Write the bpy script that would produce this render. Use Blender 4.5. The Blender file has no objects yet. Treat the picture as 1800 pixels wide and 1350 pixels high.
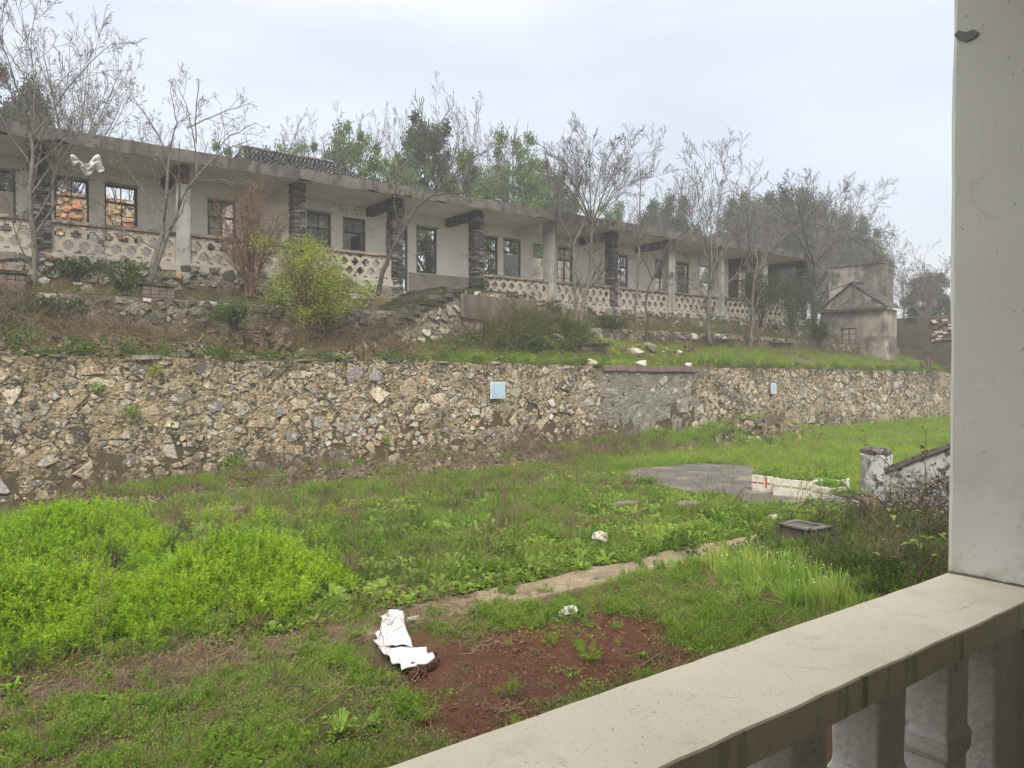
import bpy, math, random
import numpy as np
from mathutils import Vector, noise as mnoise
R = math.radians
random.seed(7); rng = np.random.default_rng(11)
scn = bpy.context.scene; COL = scn.collection

# ------------------------------------------------------------------ camera
CZ = 2.6; F = 1352.0; AZ = R(52.9); PIT = R(0.85)
cam = bpy.data.cameras.new('camera'); cam.sensor_width = 36; cam.lens = 36 * F / 1800
cam.clip_end = 3000; cam.clip_start = 0.05
co = bpy.data.objects.new('camera', cam); COL.objects.link(co); scn.camera = co
co.location = (0, 0, CZ); co.rotation_euler = (R(90) - PIT, 0, AZ - R(90))

# ------------------------------------------------------------------ sky, sun, exposure
SUN_EL = R(47); SUN_ROT = R(215)
w = bpy.data.worlds.new('World'); scn.world = w; w.use_nodes = True
nt = w.node_tree; nt.nodes.clear(); N = nt.nodes.new; L = nt.links.new
out = N('ShaderNodeOutputWorld'); bg = N('ShaderNodeBackground'); bg2 = N('ShaderNodeBackground'); add = N('ShaderNodeAddShader')
sky = N('ShaderNodeTexSky'); sky.sky_type = 'NISHITA'; sky.sun_disc = False; sky.sun_elevation = SUN_EL; sky.sun_rotation = SUN_ROT
sky.dust_density = 4; sky.air_density = 1
L(sky.outputs[0], bg.inputs[0]); bg.inputs[1].default_value = 0.05
tc = N('ShaderNodeTexCoord'); sx = N('ShaderNodeSeparateXYZ'); L(tc.outputs['Generated'], sx.inputs[0])
cr = N('ShaderNodeValToRGB'); L(sx.outputs[2], cr.inputs[0])          # overcast: brighter towards the zenith
e = cr.color_ramp.elements
e[0].position = 0.0; e[0].color = (.300, .302, .308, 1)
e[1].position = 1.0; e[1].color = (1.42, 1.38, 1.27, 1)
k = e.new(.22); k.color = (.340, .341, .348, 1)
k = e.new(.45); k.color = (.410, .411, .418, 1)
mp = N('ShaderNodeMapping'); mp.inputs['Scale'].default_value = (1.3, 1.3, 5); L(tc.outputs['Generated'], mp.inputs[0])
nz = N('ShaderNodeTexNoise'); nz.inputs['Scale'].default_value = 1.7; nz.inputs['Detail'].default_value = 5; nz.inputs['Roughness'].default_value = .5
L(mp.outputs[0], nz.inputs[0])
mr = N('ShaderNodeMapRange'); mr.inputs[1].default_value = .35; mr.inputs[2].default_value = .68; mr.inputs[3].default_value = .86; mr.inputs[4].default_value = 1.12
L(nz.outputs[0], mr.inputs[0])
vm = N('ShaderNodeVectorMath'); vm.operation = 'SCALE'; L(cr.outputs[0], vm.inputs[0]); L(mr.outputs[0], vm.inputs['Scale'])
L(vm.outputs[0], bg2.inputs[0]); bg2.inputs[1].default_value = 1.0
L(bg.outputs[0], add.inputs[0]); L(bg2.outputs[0], add.inputs[1]); L(add.outputs[0], out.inputs[0])
sl = bpy.data.lights.new('sun', 'SUN'); sl.energy = 1.5; sl.angle = R(14); sl.color = (1, .95, .84)
so = bpy.data.objects.new('sun', sl); COL.objects.link(so)
sd = Vector((math.sin(SUN_ROT) * math.cos(SUN_EL), math.cos(SUN_ROT) * math.cos(SUN_EL), math.sin(SUN_EL)))
so.rotation_euler = sd.to_track_quat('Z', 'Y').to_euler()
scn.view_settings.view_transform = 'Standard'; scn.view_settings.look = 'None'
scn.view_settings.exposure = 0.92; scn.view_settings.gamma = 1; scn.view_settings.use_curve_mapping = False
scn.cycles.use_denoising = True; scn.cycles.max_bounces = 6; scn.cycles.transparent_max_bounces = 12
scn.cycles.diffuse_bounces = 3; scn.cycles.glossy_bounces = 2; scn.cycles.volume_bounces = 0

# ------------------------------------------------------------------ pixel -> place helpers (1800x1350 photo)
FW = np.array((math.cos(AZ) * math.cos(PIT), math.sin(AZ) * math.cos(PIT), -math.sin(PIT)))
RT = np.array((math.sin(AZ), -math.cos(AZ), 0.0)); UP = np.array((math.cos(AZ) * math.sin(PIT), math.sin(AZ) * math.sin(PIT), math.cos(PIT)))
def ray(px, py): return FW + RT * ((px - 900) / F) + UP * ((675 - py) / F)
def onY(px, py, Y): d = ray(px, py); t = Y / d[1]; return np.array((d[0] * t, Y, d[2] * t + CZ))
def onX(px, py, X): d = ray(px, py); t = X / d[0]; return np.array((X, d[1] * t, d[2] * t + CZ))
def onZ(px, py, Z=0.0): d = ray(px, py); t = (Z - CZ) / d[2]; return np.array((d[0] * t, d[1] * t, Z))

# ------------------------------------------------------------------ noise
def _h(ix, iy, s):
    n = (ix * 374761393 + iy * 668265263 + s * 1442695041) & 0xffffffff
    n = ((n ^ (n >> 13)) * 1274126177) & 0xffffffff
    return ((n ^ (n >> 16)) & 0xffff) / 65535.0
def vn(x, y, s=0):
    x = np.asarray(x, float); y = np.asarray(y, float)
    ix = np.floor(x).astype(np.int64); iy = np.floor(y).astype(np.int64); fx = x - ix; fy = y - iy
    fx = fx * fx * (3 - 2 * fx); fy = fy * fy * (3 - 2 * fy)
    a = _h(ix, iy, s); b = _h(ix + 1, iy, s); c = _h(ix, iy + 1, s); d = _h(ix + 1, iy + 1, s)
    return (a + (b - a) * fx) * (1 - fy) + (c + (d - c) * fx) * fy
def fbm(x, y, s=0, o=4):
    r = 0; a = .5; t = 0
    for i in range(o): r = r + a * vn(np.asarray(x) * 2 ** i, np.asarray(y) * 2 ** i, s + i); t += a; a *= .5
    return r / t
def sstep(a, b, x): t = np.clip((np.asarray(x, float) - a) / (b - a), 0, 1); return t * t * (3 - 2 * t)
def bump2(x, y, cx, cy, rx, ry): return np.exp(-(((np.asarray(x) - cx) / rx) ** 2 + ((np.asarray(y) - cy) / ry) ** 2))

# ------------------------------------------------------------------ materials
def newmat(name):
    m = bpy.data.materials.new(name); m.use_nodes = True; t = m.node_tree; t.nodes.clear()
    return m, t, t.nodes.new, t.links.new
def c4(c): return (c[0], c[1], c[2], 1)
def nzn(t, scale, detail=4, rough=.6, vec=None, mapscale=None):
    n = t.nodes.new('ShaderNodeTexNoise'); n.inputs['Scale'].default_value = scale; n.inputs['Detail'].default_value = detail; n.inputs['Roughness'].default_value = rough
    if vec is None:
        g = t.nodes.new('ShaderNodeNewGeometry'); vec = g.outputs['Position']
    if mapscale:
        mm = t.nodes.new('ShaderNodeMapping'); mm.inputs['Scale'].default_value = mapscale; t.links.new(vec, mm.inputs[0]); vec = mm.outputs[0]
    t.links.new(vec, n.inputs['Vector']); return n.outputs[0]
def rng_(t, v, a, b, c=0., d=1.):
    m = t.nodes.new('ShaderNodeMapRange'); m.inputs[1].default_value = a; m.inputs[2].default_value = b; m.inputs[3].default_value = c; m.inputs[4].default_value = d
    t.links.new(v, m.inputs[0]); return m.outputs[0]
def mixc(t, f, a, b, mode='MIX'):
    m = t.nodes.new('ShaderNodeMix'); m.data_type = 'RGBA'; m.blend_type = mode
    for s, v in ((m.inputs[0], f), (m.inputs[6], a), (m.inputs[7], b)):
        if isinstance(v, (int, float)): s.default_value = v
        elif isinstance(v, tuple): s.default_value = c4(v)
        else: t.links.new(v, s)
    return m.outputs[2]
def attr(t, name='col'):
    a = t.nodes.new('ShaderNodeAttribute'); a.attribute_name = name; return a.outputs['Color']
def rough_mat(name, c1, c2=None, sc=2., patches=(), streak=None, bump=.3, bsc=30., rough=.92, use_attr=False, fine=.25, spec=.2, dist=.02):
    """weathered matter: base colour(s) + patches [(scale, lo, hi, colour)] + vertical streaks + relief"""
    m, t, N, L = newmat(name)
    col = mixc(t, rng_(t, nzn(t, sc), .35, .65), c1, c2 or c1)
    if use_attr: col = mixc(t, 1.0, attr(t), col, 'MULTIPLY')
    for p in patches:
        col = mixc(t, rng_(t, nzn(t, p[0], 6, .65, None, p[4] if len(p) > 4 else None), p[1], p[2]), col, p[3])
    if streak:
        col = mixc(t, rng_(t, nzn(t, streak[0], 5, .6, None, (1, 1, .07)), streak[1], streak[2]), col, streak[3])
    f = nzn(t, bsc, 6, .7)
    col = mixc(t, fine, col, mixc(t, rng_(t, f, .3, .7), (.25, .25, .25), (1, 1, 1)), 'MULTIPLY') if fine else col
    b = N('ShaderNodeBsdfPrincipled'); L(col, b.inputs['Base Color']); b.inputs['Roughness'].default_value = rough; b.inputs['Specular IOR Level'].default_value = spec
    if bump:
        bm = N('ShaderNodeBump'); bm.inputs['Strength'].default_value = bump; bm.inputs['Distance'].default_value = dist; L(f, bm.inputs['Height']); L(bm.outputs[0], b.inputs['Normal'])
    o = N('ShaderNodeOutputMaterial'); L(b.outputs[0], o.inputs[0]); return m
def leaf_mat(name, c1, c2, c3=None, tr=.35, sc=.8, use_attr=False):
    m, t, N, L = newmat(name)
    oi = N('ShaderNodeObjectInfo')
    col = mixc(t, rng_(t, nzn(t, sc, 3), .35, .65), c1, c2)
    if c3: col = mixc(t, rng_(t, oi.outputs['Random'], .55, 1.0), col, c3)
    col = mixc(t, .55, col, mixc(t, rng_(t, nzn(t, 22, 2), .3, .7), (.55, .55, .5), (1.35, 1.3, 1.2)), 'MULTIPLY')
    if use_attr: col = mixc(t, 1.0, attr(t), col, 'MULTIPLY')
    d = N('ShaderNodeBsdfPrincipled'); d.inputs['Roughness'].default_value = .6; d.inputs['Specular IOR Level'].default_value = .25; L(col, d.inputs['Base Color'])
    tl = N('ShaderNodeBsdfTranslucent'); L(col, tl.inputs[0])
    mx = N('ShaderNodeMixShader'); mx.inputs[0].default_value = tr; L(d.outputs[0], mx.inputs[1]); L(tl.outputs[0], mx.inputs[2])
    o = N('ShaderNodeOutputMaterial'); L(mx.outputs[0], o.inputs[0]); return m

M = {}
M['stone'] = rough_mat('rubble_stone', (.85, .85, .85), (1.15, 1.12, 1.05), 6, [(5.5, .50, .58, (.51, .415, .275)), (11, .55, .60, (.78, .70, .54)), (9, .57, .63, (.13, .105, .07)), (.8, .56, .63, (.15, .138, .115)), (26, .62, .68, (.10, .085, .06))], streak=(1.8, .60, .70, (.16, .145, .115)), bump=.9, bsc=18, use_attr=True, fine=.6, dist=.07)
M['stone_far'] = rough_mat('upper_wall_stone', (.85, .85, .85), (1.08, 1.05, 1.0), 4, [(6, .52, .66, (.25, .22, .17)), (1.6, .58, .72, (.08, .085, .055))], bump=.6, bsc=18, use_attr=True, fine=.5, dist=.05)
def mortar_mat():
    m, t, N, L = newmat('tan_mortar_with_chips')
    g = N('ShaderNodeNewGeometry').outputs['Position']
    v = N('ShaderNodeTexVoronoi'); v.inputs['Scale'].default_value = 13; v.inputs['Randomness'].default_value = 1
    dn = N('ShaderNodeTexNoise'); dn.inputs['Scale'].default_value = 5; dn.inputs['Detail'].default_value = 3; L(g, dn.inputs['Vector'])
    ad = N('ShaderNodeVectorMath'); ad.operation = 'MULTIPLY_ADD'; L(dn.outputs['Color'], ad.inputs[0]); ad.inputs[1].default_value = (.35, .35, .35); L(g, ad.inputs[2])
    L(ad.outputs[0], v.inputs['Vector'])
    sp = N('ShaderNodeSeparateColor'); L(v.outputs['Color'], sp.inputs[0])
    chip = mixc(t, rng_(t, sp.outputs[0], .0, 1.), (.22, .17, .105), (.74, .63, .46))
    chip = mixc(t, rng_(t, sp.outputs[1], .78, .82), chip, (.70, .66, .56))
    chip = mixc(t, rng_(t, sp.outputs[2], .80, .84), chip, (.09, .085, .08))
    ed = rng_(t, v.outputs['Distance'], .0, .09)
    col = mixc(t, rng_(t, nzn(t, 2.2, 5), .42, .6), chip, (.46, .37, .235))
    col = mixc(t, rng_(t, nzn(t, 11, 6, .7), .50, .60), col, (.10, .08, .052))
    col = mixc(t, rng_(t, nzn(t, .75, 6, .65), .57, .66), col, (.17, .155, .125))
    at = attr(t)
    grey = mixc(t, rng_(t, nzn(t, 3, 5), .35, .65), (.25, .24, .215), (.38, .365, .33))
    sa = N('ShaderNodeSeparateColor'); L(at, sa.inputs[0])
    col = mixc(t, sa.outputs[0], col, grey)                       # red channel: grey cement section
    moss = mixc(t, rng_(t, nzn(t, 9, 6, .7), .42, .58), (.045, .042, .028), (.17, .14, .085))
    mk = N('ShaderNodeMath'); mk.operation = 'MULTIPLY'; L(sa.outputs[1], mk.inputs[0]); L(rng_(t, nzn(t, 1.7, 6, .7), .42, .58), mk.inputs[1])
    col = mixc(t, mk.outputs[0], col, moss)
    f = nzn(t, 26, 7, .75)
    col = mixc(t, .5, col, mixc(t, rng_(t, f, .3, .7), (.3, .28, .25), (1.2, 1.2, 1.15)), 'MULTIPLY')
    b = N('ShaderNodeBsdfPrincipled'); L(col, b.inputs['Base Color']); b.inputs['Roughness'].default_value = .95; b.inputs['Specular IOR Level'].default_value = .1
    hh = N('ShaderNodeMath'); L(f, hh.inputs[0]); L(v.outputs['Distance'], hh.inputs[1]); hh.operation = 'SUBTRACT'
    bm = N('ShaderNodeBump'); bm.inputs['Strength'].default_value = .9; bm.inputs['Distance'].default_value = .06; L(hh.outputs[0], bm.inputs['Height']); L(bm.outputs[0], b.inputs['Normal'])
    o = N('ShaderNodeOutputMaterial'); L(b.outputs[0], o.inputs[0]); return m
M['mortar'] = mortar_mat()
M['ground'] = rough_mat('ground_earth', (.85, .85, .85), (1.15, 1.12, 1.05), 3, [(.9, .6, .7, (.09, .075, .045))], bump=.8, bsc=14, use_attr=True, fine=.6, dist=.05)
M['soil'] = rough_mat('red_soil_clods', (.07, .032, .020), (.115, .052, .033), 8, bump=.6, bsc=40, fine=.5)
M['path'] = rough_mat('worn_path_concrete', (.20, .165, .115), (.13, .10, .07), 1.3, [(2.2, .52, .62, (.07, .055, .038)), (7, .6, .7, (.30, .25, .17))], bump=.4, bsc=25, fine=.4)
M['asphalt'] = rough_mat('old_asphalt', (.095, .09, .082), (.14, .13, .11), 1.2, [(1.1, .50, .62, (.21, .18, .13)), (4, .58, .66, (.06, .055, .045))], bump=.3, bsc=40, fine=.3)
M['plaster'] = rough_mat('stained_white_plaster', (.86, .83, .76), (.78, .75, .685), 1.0, [(1.1, .56, .72, (.40, .375, .33)), (3.5, .66, .74, (.26, .245, .215)), (9, .68, .72, (.55, .52, .46))], streak=(1.6, .56, .76, (.45, .43, .38)), bump=.15, bsc=20, fine=.06)
M['vfloor'] = rough_mat('dusty_veranda_floor', (.42, .39, .34), (.34, .31, .27), 2, bump=.2, fine=.2)
M['soffit'] = rough_mat('soffit_plaster', (.78, .76, .70), (.66, .64, .59), 1.2, [(2.5, .62, .72, (.24, .23, .21))], bump=.1, fine=.15)
M['fascia'] = rough_mat('weathered_concrete', (.20, .185, .165), (.12, .112, .10), 1.5, [(4, .52, .62, (.07, .066, .06))], streak=(3, .5, .62, (.09, .085, .075)), bump=.4, bsc=24, fine=.4)
M['colplaster'] = rough_mat('column_plaster', (.42, .41, .375), (.33, .32, .29), 1.6, [(2.2, .55, .68, (.15, .14, .13))], streak=(3, .5, .66, (.18, .17, .155)), bump=.3, bsc=20, fine=.25)
M['darkbrick'] = rough_mat('sooty_brick', (.055, .052, .05), (.085, .08, .076), 4, [(9, .60, .68, (.20, .19, .175))], bump=.5, bsc=40, use_attr=True, fine=.4)
M['redbrick'] = rough_mat('red_brick', (.20, .10, .075), (.27, .17, .13), 6, bump=.4, bsc=40, fine=.5)
M['lattice'] = rough_mat('lattice_cement', (.47, .41, .335), (.36, .315, .26), 1.8, [(3, .56, .66, (.12, .11, .09))], bump=.35, bsc=26, fine=.35)
M['railcap'] = rough_mat('mossy_rail_cap', (.33, .27, .22), (.21, .175, .14), 2, [(5, .5, .6, (.07, .065, .05))], bump=.4, bsc=24, fine=.4)
M['frame'] = rough_mat('faded_grey_green_paint', (.075, .085, .085), (.12, .13, .13), 5, bump=.2, bsc=40, fine=.3, rough=.7)
M['tile'] = rough_mat('dark_roof_tile', (.20, .20, .20), (.30, .30, .295), 6, [(12, .55, .65, (.34, .34, .33))], bump=.4, bsc=40, fine=.4)
M['huttile'] = rough_mat('mossy_hut_tile', (.075, .07, .06), (.12, .115, .10), 6, bump=.4, bsc=40, fine=.4)
M['orange'] = rough_mat('orange_rubble', (.95, .95, .95), (1.1, 1.05, 1.0), 4, bump=.6, bsc=18, use_attr=True, fine=.4, dist=.04)
M['panel'] = rough_mat('brown_cement_render', (.135, .115, .09), (.19, .165, .135), 1.3, [(2.4, .54, .64, (.085, .072, .058))], streak=(2.2, .52, .66, (.10, .085, .07)), bump=.3, bsc=22, fine=.3)
M['step'] = rough_mat('mossy_step_stone', (.085, .08, .055), (.13, .12, .09), 2, [(3, .48, .6, (.045, .055, .022))], bump=.6, bsc=20, fine=.5)
M['hut'] = rough_mat('grimy_lime_wash', (.42, .38, .32), (.28, .25, .21), .8, [(1.0, .48, .60, (.11, .10, .085)), (4, .58, .66, (.30, .19, .13))], streak=(.8, .50, .70, (.13, .12, .105)), bump=.3, bsc=15, fine=.3)
M['boundary'] = rough_mat('dark_stained_and_shade_wall', (.085, .075, .055), (.15, .13, .10), .9, [(1.5, .55, .65, (.04, .038, .028))], bump=.5, bsc=12, fine=.4)
M['block'] = rough_mat('pinkish_cement_block', (.22, .17, .145), (.16, .13, .11), 3, bump=.5, bsc=40, fine=.4)
M['moldwhite'] = rough_mat('mouldy_white_plaster', (.60, .60, .585), (.46, .46, .445), 1.5, [(5, .51, .60, (.085, .085, .078)), (14, .56, .64, (.13, .13, .12)), (1.3, .55, .65, (.22, .215, .2))], streak=(4, .57, .74, (.20, .20, .18)), bump=.3, bsc=24, fine=.25)
M['coping'] = rough_mat('lichened_coping', (.22, .20, .17), (.13, .12, .10), 4, [(9, .5, .6, (.05, .05, .045))], bump=.6, bsc=26, fine=.5)
M['cream'] = rough_mat('cream_cement_cap', (.60, .545, .44), (.53, .475, .38), 2.2, [(6, .62, .74, (.36, .32, .25)), (26, .68, .72, (.24, .21, .17)), (3.2, .60, .8, (.66, .62, .54))], bump=.12, bsc=60, fine=.12, rough=.75, dist=.004)
M['capside'] = M['cream']
M['pillar'] = rough_mat('grey_white_painted_plaster', (.76, .745, .70), (.70, .685, .64), 1.4, [(2.5, .64, .76, (.36, .35, .32)), (18, .70, .74, (.30, .29, .27))], bump=.12, bsc=45, fine=.08, rough=.85, dist=.004)
M['baluster'] = rough_mat('rough_white_baluster', (.86, .835, .78), (.78, .75, .69), 7, [(14, .62, .70, (.28, .255, .21))], bump=.7, bsc=50, fine=.35, dist=.01)
M['corridor'] = rough_mat('corridor_plaster', (.62, .60, .54), (.55, .53, .48), 1, bump=.1, fine=.1)
M['foam'] = rough_mat('white_foam', (.70, .68, .60), (.58, .56, .47), 4, [(7, .52, .66, (.42, .39, .28)), (3, .60, .68, (.22, .20, .14))], bump=.2, bsc=50, fine=.12, rough=.7)
M['tape_red'] = rough_mat('red_tape', (.38, .07, .035), bump=0, fine=.2, rough=.5)
M['tape_yellow'] = rough_mat('olive_tape', (.36, .30, .07), bump=0, fine=.2, rough=.5)
M['sack'] = rough_mat('white_woven_plastic', (.56, .56, .55), (.46, .46, .47), 6, [(5, .58, .70, (.33, .29, .23))], bump=.15, bsc=60, fine=.05, rough=.55)
M['bag'] = rough_mat('pale_torn_plastic', (.55, .52, .51), (.40, .37, .36), 6, bump=.2, bsc=40, fine=.2, rough=.5)
M['sign'] = rough_mat('pale_blue_enamel', (.33, .47, .60), (.42, .55, .64), 3, [(16, .56, .66, (.24, .36, .50), (3, 3, .6))], bump=0, fine=.15, rough=.5)
M['signrim'] = rough_mat('off_white_rim', (.62, .66, .66), bump=0, fine=.2, rough=.6)
M['wood'] = rough_mat('rotten_wood', (.12, .08, .05), (.20, .15, .10), 8, bump=.6, bsc=30, fine=.5)
M['bark'] = rough_mat('grey_bark', (.13, .115, .095), (.20, .18, .155), 5, [(6, .55, .65, (.07, .065, .05))], bump=.5, bsc=30, fine=.4)
M['darkbark'] = rough_mat('dark_bark', (.055, .048, .04), (.10, .088, .075), 5, bump=.5, bsc=30, fine=.4)
M['twig'] = rough_mat('thin_twigs', (.085, .070, .062), (.13, .11, .10), 5, bump=0, fine=.2)
M['redtwig'] = rough_mat('reddish_twigs', (.13, .075, .05), (.19, .12, .085), 5, bump=0, fine=.2)
M['cistern'] = rough_mat('dark_wet_cement', (.06, .058, .05), (.12, .115, .10), 3, bump=.4, bsc=24, fine=.4)
M['white'] = rough_mat('dirty_white_scrap', (.56, .54, .45), (.36, .34, .27), 9, bump=.3, fine=.3)
M['slate'] = rough_mat('brown_slate', (.95, .95, .95), (1.1, 1.05, 1.0), 3, bump=.6, bsc=25, use_attr=True, fine=.5)
M['leaf_bright'] = leaf_mat('bright_feathery_green', (.25, .42, .018), (.34, .50, .035), (.14, .27, .02))
M['leaf_mid'] = leaf_mat('mid_green_leaf', (.14, .26, .03), (.21, .33, .045), (.25, .33, .06))
M['leaf_dull'] = leaf_mat('dull_low_weed', (.17, .23, .06), (.13, .20, .045), (.25, .26, .09))
M['leaf_dark'] = leaf_mat('dark_undergrowth', (.06, .105, .022), (.10, .16, .032), (.15, .21, .045))
M['grass'] = leaf_mat('short_grass', (.17, .27, .04), (.21, .30, .055), (.28, .29, .09))
M['dry'] = leaf_mat('dry_straw', (.20, .15, .085), (.14, .095, .055), (.28, .23, .14), tr=.1)
M['evergreen'] = leaf_mat('evergreen_leaf', (.04, .065, .022), (.065, .095, .035), use_attr=True)
M['lightgreen'] = leaf_mat('light_green_leaf', (.09, .16, .04), (.13, .20, .055), use_attr=True)
M['yellowgreen'] = leaf_mat('yellow_green_leaf', (.21, .28, .035), (.29, .34, .05), use_attr=True)
M['redleaf'] = leaf_mat('russet_leaf', (.17, .095, .055), (.22, .14, .085), use_attr=True)
M['petal'] = rough_mat('white_petal', (.82, .85, .70), bump=0, fine=0)
def glass_mat():
    m, t, N, L = newmat('dusty_glass')
    a = N('ShaderNodeBsdfTransparent'); a.inputs[0].default_value = (.75, .78, .78, 1)
    g = N('ShaderNodeBsdfPrincipled'); g.inputs['Base Color'].default_value = (.20, .21, .20, 1); g.inputs['Roughness'].default_value = .15
    mx = N('ShaderNodeMixShader'); L(rng_(t, nzn(t, 3, 4), .3, .7, .35, .65), mx.inputs[0]); L(a.outputs[0], mx.inputs[1]); L(g.outputs[0], mx.inputs[2])
    o = N('ShaderNodeOutputMaterial'); L(mx.outputs[0], o.inputs[0]); return m
M['glass'] = glass_mat()

# ------------------------------------------------------------------ mesh building
class MB:
    def __init__(s): s.v = []; s.t = []; s.q = []; s.p = []; s.c = []; s.n = 0
    def add(s, v, tris=None, quads=None, polys=None, col=None):
        v = np.asarray(v, float).reshape(-1, 3); k = s.n; s.v.append(v); s.n += len(v)
        if tris is not None and len(tris): s.t.append(np.asarray(tris, np.int64) + k)
        if quads is not None and len(quads): s.q.append(np.asarray(quads, np.int64) + k)
        if polys: s.p += [[i + k for i in p] for p in polys]
        if col is None: col = (1, 1, 1)
        c = np.asarray(col, float)
        s.c.append(np.tile(c, (len(v), 1)) if c.ndim == 1 else c)
    def box(s, x0, x1, y0, y1, z0, z1, col=None, jit=0.):
        v = np.array([(x, y, z) for z in (z0, z1) for y in (y0, y1) for x in (x0, x1)], float)
        if jit: v += rng.uniform(-jit, jit, v.shape)
        s.add(v, quads=[(0, 2, 3, 1), (4, 5, 7, 6), (0, 1, 5, 4), (2, 6, 7, 3), (0, 4, 6, 2), (1, 3, 7, 5)], col=col)
    def prism(s, poly, axis, a, b, col=None):
        """polygon in the two axes that remain (xz for axis y, yz for x, xy for z), extruded a..b"""
        n = len(poly); V = []
        for d in (a, b):
            for p in poly: V.append({'y': (p[0], d, p[1]), 'x': (d, p[0], p[1]), 'z': (p[0], p[1], d)}[axis])
        polys = [list(range(n)), list(range(2 * n - 1, n - 1, -1))] + [[i, n + i, n + (i + 1) % n, (i + 1) % n] for i in range(n)]
        s.add(V, polys=polys, col=col)
    def data(s, name, mat, smooth=False, fixn=False):
        me = bpy.data.meshes.new(name)
        V = np.concatenate(s.v) if s.v else np.zeros((0, 3)); C = np.concatenate(s.c) if s.c else np.zeros((0, 3))
        T = np.concatenate(s.t) if s.t else np.zeros((0, 3), np.int64); Q = np.concatenate(s.q) if s.q else np.zeros((0, 4), np.int64)
        lens = [3] * len(T) + [4] * len(Q) + [len(p) for p in s.p]
        idx = np.concatenate([T.ravel(), Q.ravel(), np.array([i for p in s.p for i in p], np.int64)]).astype(np.int32)
        me.vertices.add(len(V)); me.vertices.foreach_set('co', V.ravel().astype(np.float32))
        me.loops.add(len(idx)); me.loops.foreach_set('vertex_index', idx)
        me.polygons.add(len(lens)); st = np.concatenate([[0], np.cumsum(lens)[:-1]]).astype(np.int32) if lens else np.zeros(0, np.int32)
        me.polygons.foreach_set('loop_start', st)
        ca = me.color_attributes.new('col', 'FLOAT_COLOR', 'POINT'); ca.data.foreach_set('color', np.hstack([C, np.ones((len(C), 1))]).ravel().astype(np.float32))
        me.update(calc_edges=True); me.validate()
        if fixn:
            import bmesh
            b = bmesh.new(); b.from_mesh(me); bmesh.ops.recalc_face_normals(b, faces=b.faces); b.to_mesh(me); b.free()
        me.polygons.foreach_set('use_smooth', np.full(len(lens), bool(smooth)))
        if mat: me.materials.append(mat if not isinstance(mat, str) else M[mat])
        return me
    def build(s, name, mat, parent=None, smooth=False, fixn=True, kind=None, bevel=0, label=None):
        o = bpy.data.objects.new(name, s.data(name, mat, smooth, fixn)); COL.objects.link(o)
        if parent: o.parent = parent; o.matrix_parent_inverse = parent.matrix_basis.inverted()
        if kind: o['kind'] = kind
        if label: o['label'] = label
        if bevel:
            b = o.modifiers.new('bevel', 'BEVEL'); b.width = bevel; b.segments = 2; b.limit_method = 'ANGLE'
        return o
def tag(o, label, cat, group=None):
    o['label'] = label; o['category'] = cat
    if group: o['group'] = group
    return o
def thing(name, loc, label, cat, group=None):
    o = bpy.data.objects.new(name, None); COL.objects.link(o); o.location = tuple(loc); o.empty_display_size = .2
    return tag(o, label, cat, group)
def copy_tree(o, loc=None, rz=0, sc=None):
    c = o.copy(); COL.objects.link(c)
    if loc is not None: c.location = tuple(loc)
    c.rotation_euler[2] = rz
    if sc is not None: c.scale = sc if isinstance(sc, tuple) else (sc,) * 3
    for ch in list(o.children):
        d = ch.copy(); COL.objects.link(d); d.parent = c
        for g in list(ch.children):
            h = g.copy(); COL.objects.link(h); h.parent = d
    return c

# ------------------------------------------------------------------ land heights
def ztop(X): return 2.95 - .0065 * np.clip(np.asarray(X, float), 0, 50)          # top of the retaining wall
def z2b(X): return 3.42 + .33 * sstep(12, 19, X) - .35 * sstep(30, 42, X)        # terrace where it meets the upper bank wall
def z2t(X): return 4.52 - .22 * sstep(12, 19, X) - .3 * sstep(28, 40, X)         # ledge on top of that bank wall
def gh(X, Y):
    X = np.asarray(X, float); Y = np.asarray(Y, float)
    z = .05 * fbm(X * .7, Y * .7, 3) + .05 * fbm(X * 3, Y * 3, 5) - .05
    z = z + .50 * bump2(X, Y, 1.3, 12.0, 1.5, .9) + .38 * bump2(X, Y, .5, 8.8, 1.2, .5) + .40 * bump2(X, Y, 2.7, 8.85, .9, .45) + .16 * (fbm(X * 1.3, Y * 1.3, 15) - .5) * sstep(7.6, 8.4, Y) * sstep(17, 15, Y)
    z = z + (.02 + .34 * fbm(X * .5, 0 * Y, 9) * sstep(1.5, 5, X)) * sstep(15.6, 18.0, Y) + .55 * bump2(X, Y, 24.5, 17.3, 3.2, 1.6) + .25 * bump2(X, Y, 17.5, 17.8, 3, 1)
    z = z - .025 * sstep(8.2, 7.3, Y) * sstep(5.8, 6.6, Y) * sstep(13, 11, X)
    soil = soilmask(X, Y); z = z - .10 * soil + .09 * soil * fbm(X * 2.2, Y * 2.2, 21) + .05 * soil * fbm(X * 6, Y * 6, 23)
    return z
def soilmask(X, Y):
    # dug bed of red earth: elongated blob between the path and the near rail
    n = (fbm(np.asarray(X) * 1.4, np.asarray(Y) * 1.4, 31) - .5) * 1.1
    a = np.maximum.reduce([1.25 - np.hypot((X - 3.9) / 1.1, (Y - 5.45) / .95), 1.2 - np.hypot((X - 4.9) / 1.0, (Y - 5.3) / .95), 1.2 - np.hypot((X - 3.2) / .55, (Y - 4.7) / .75), .95 - np.hypot((X - 5.1) / .7, (Y - 4.7) / .7)])
    return sstep(.05, .45, a + n * .75)
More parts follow.
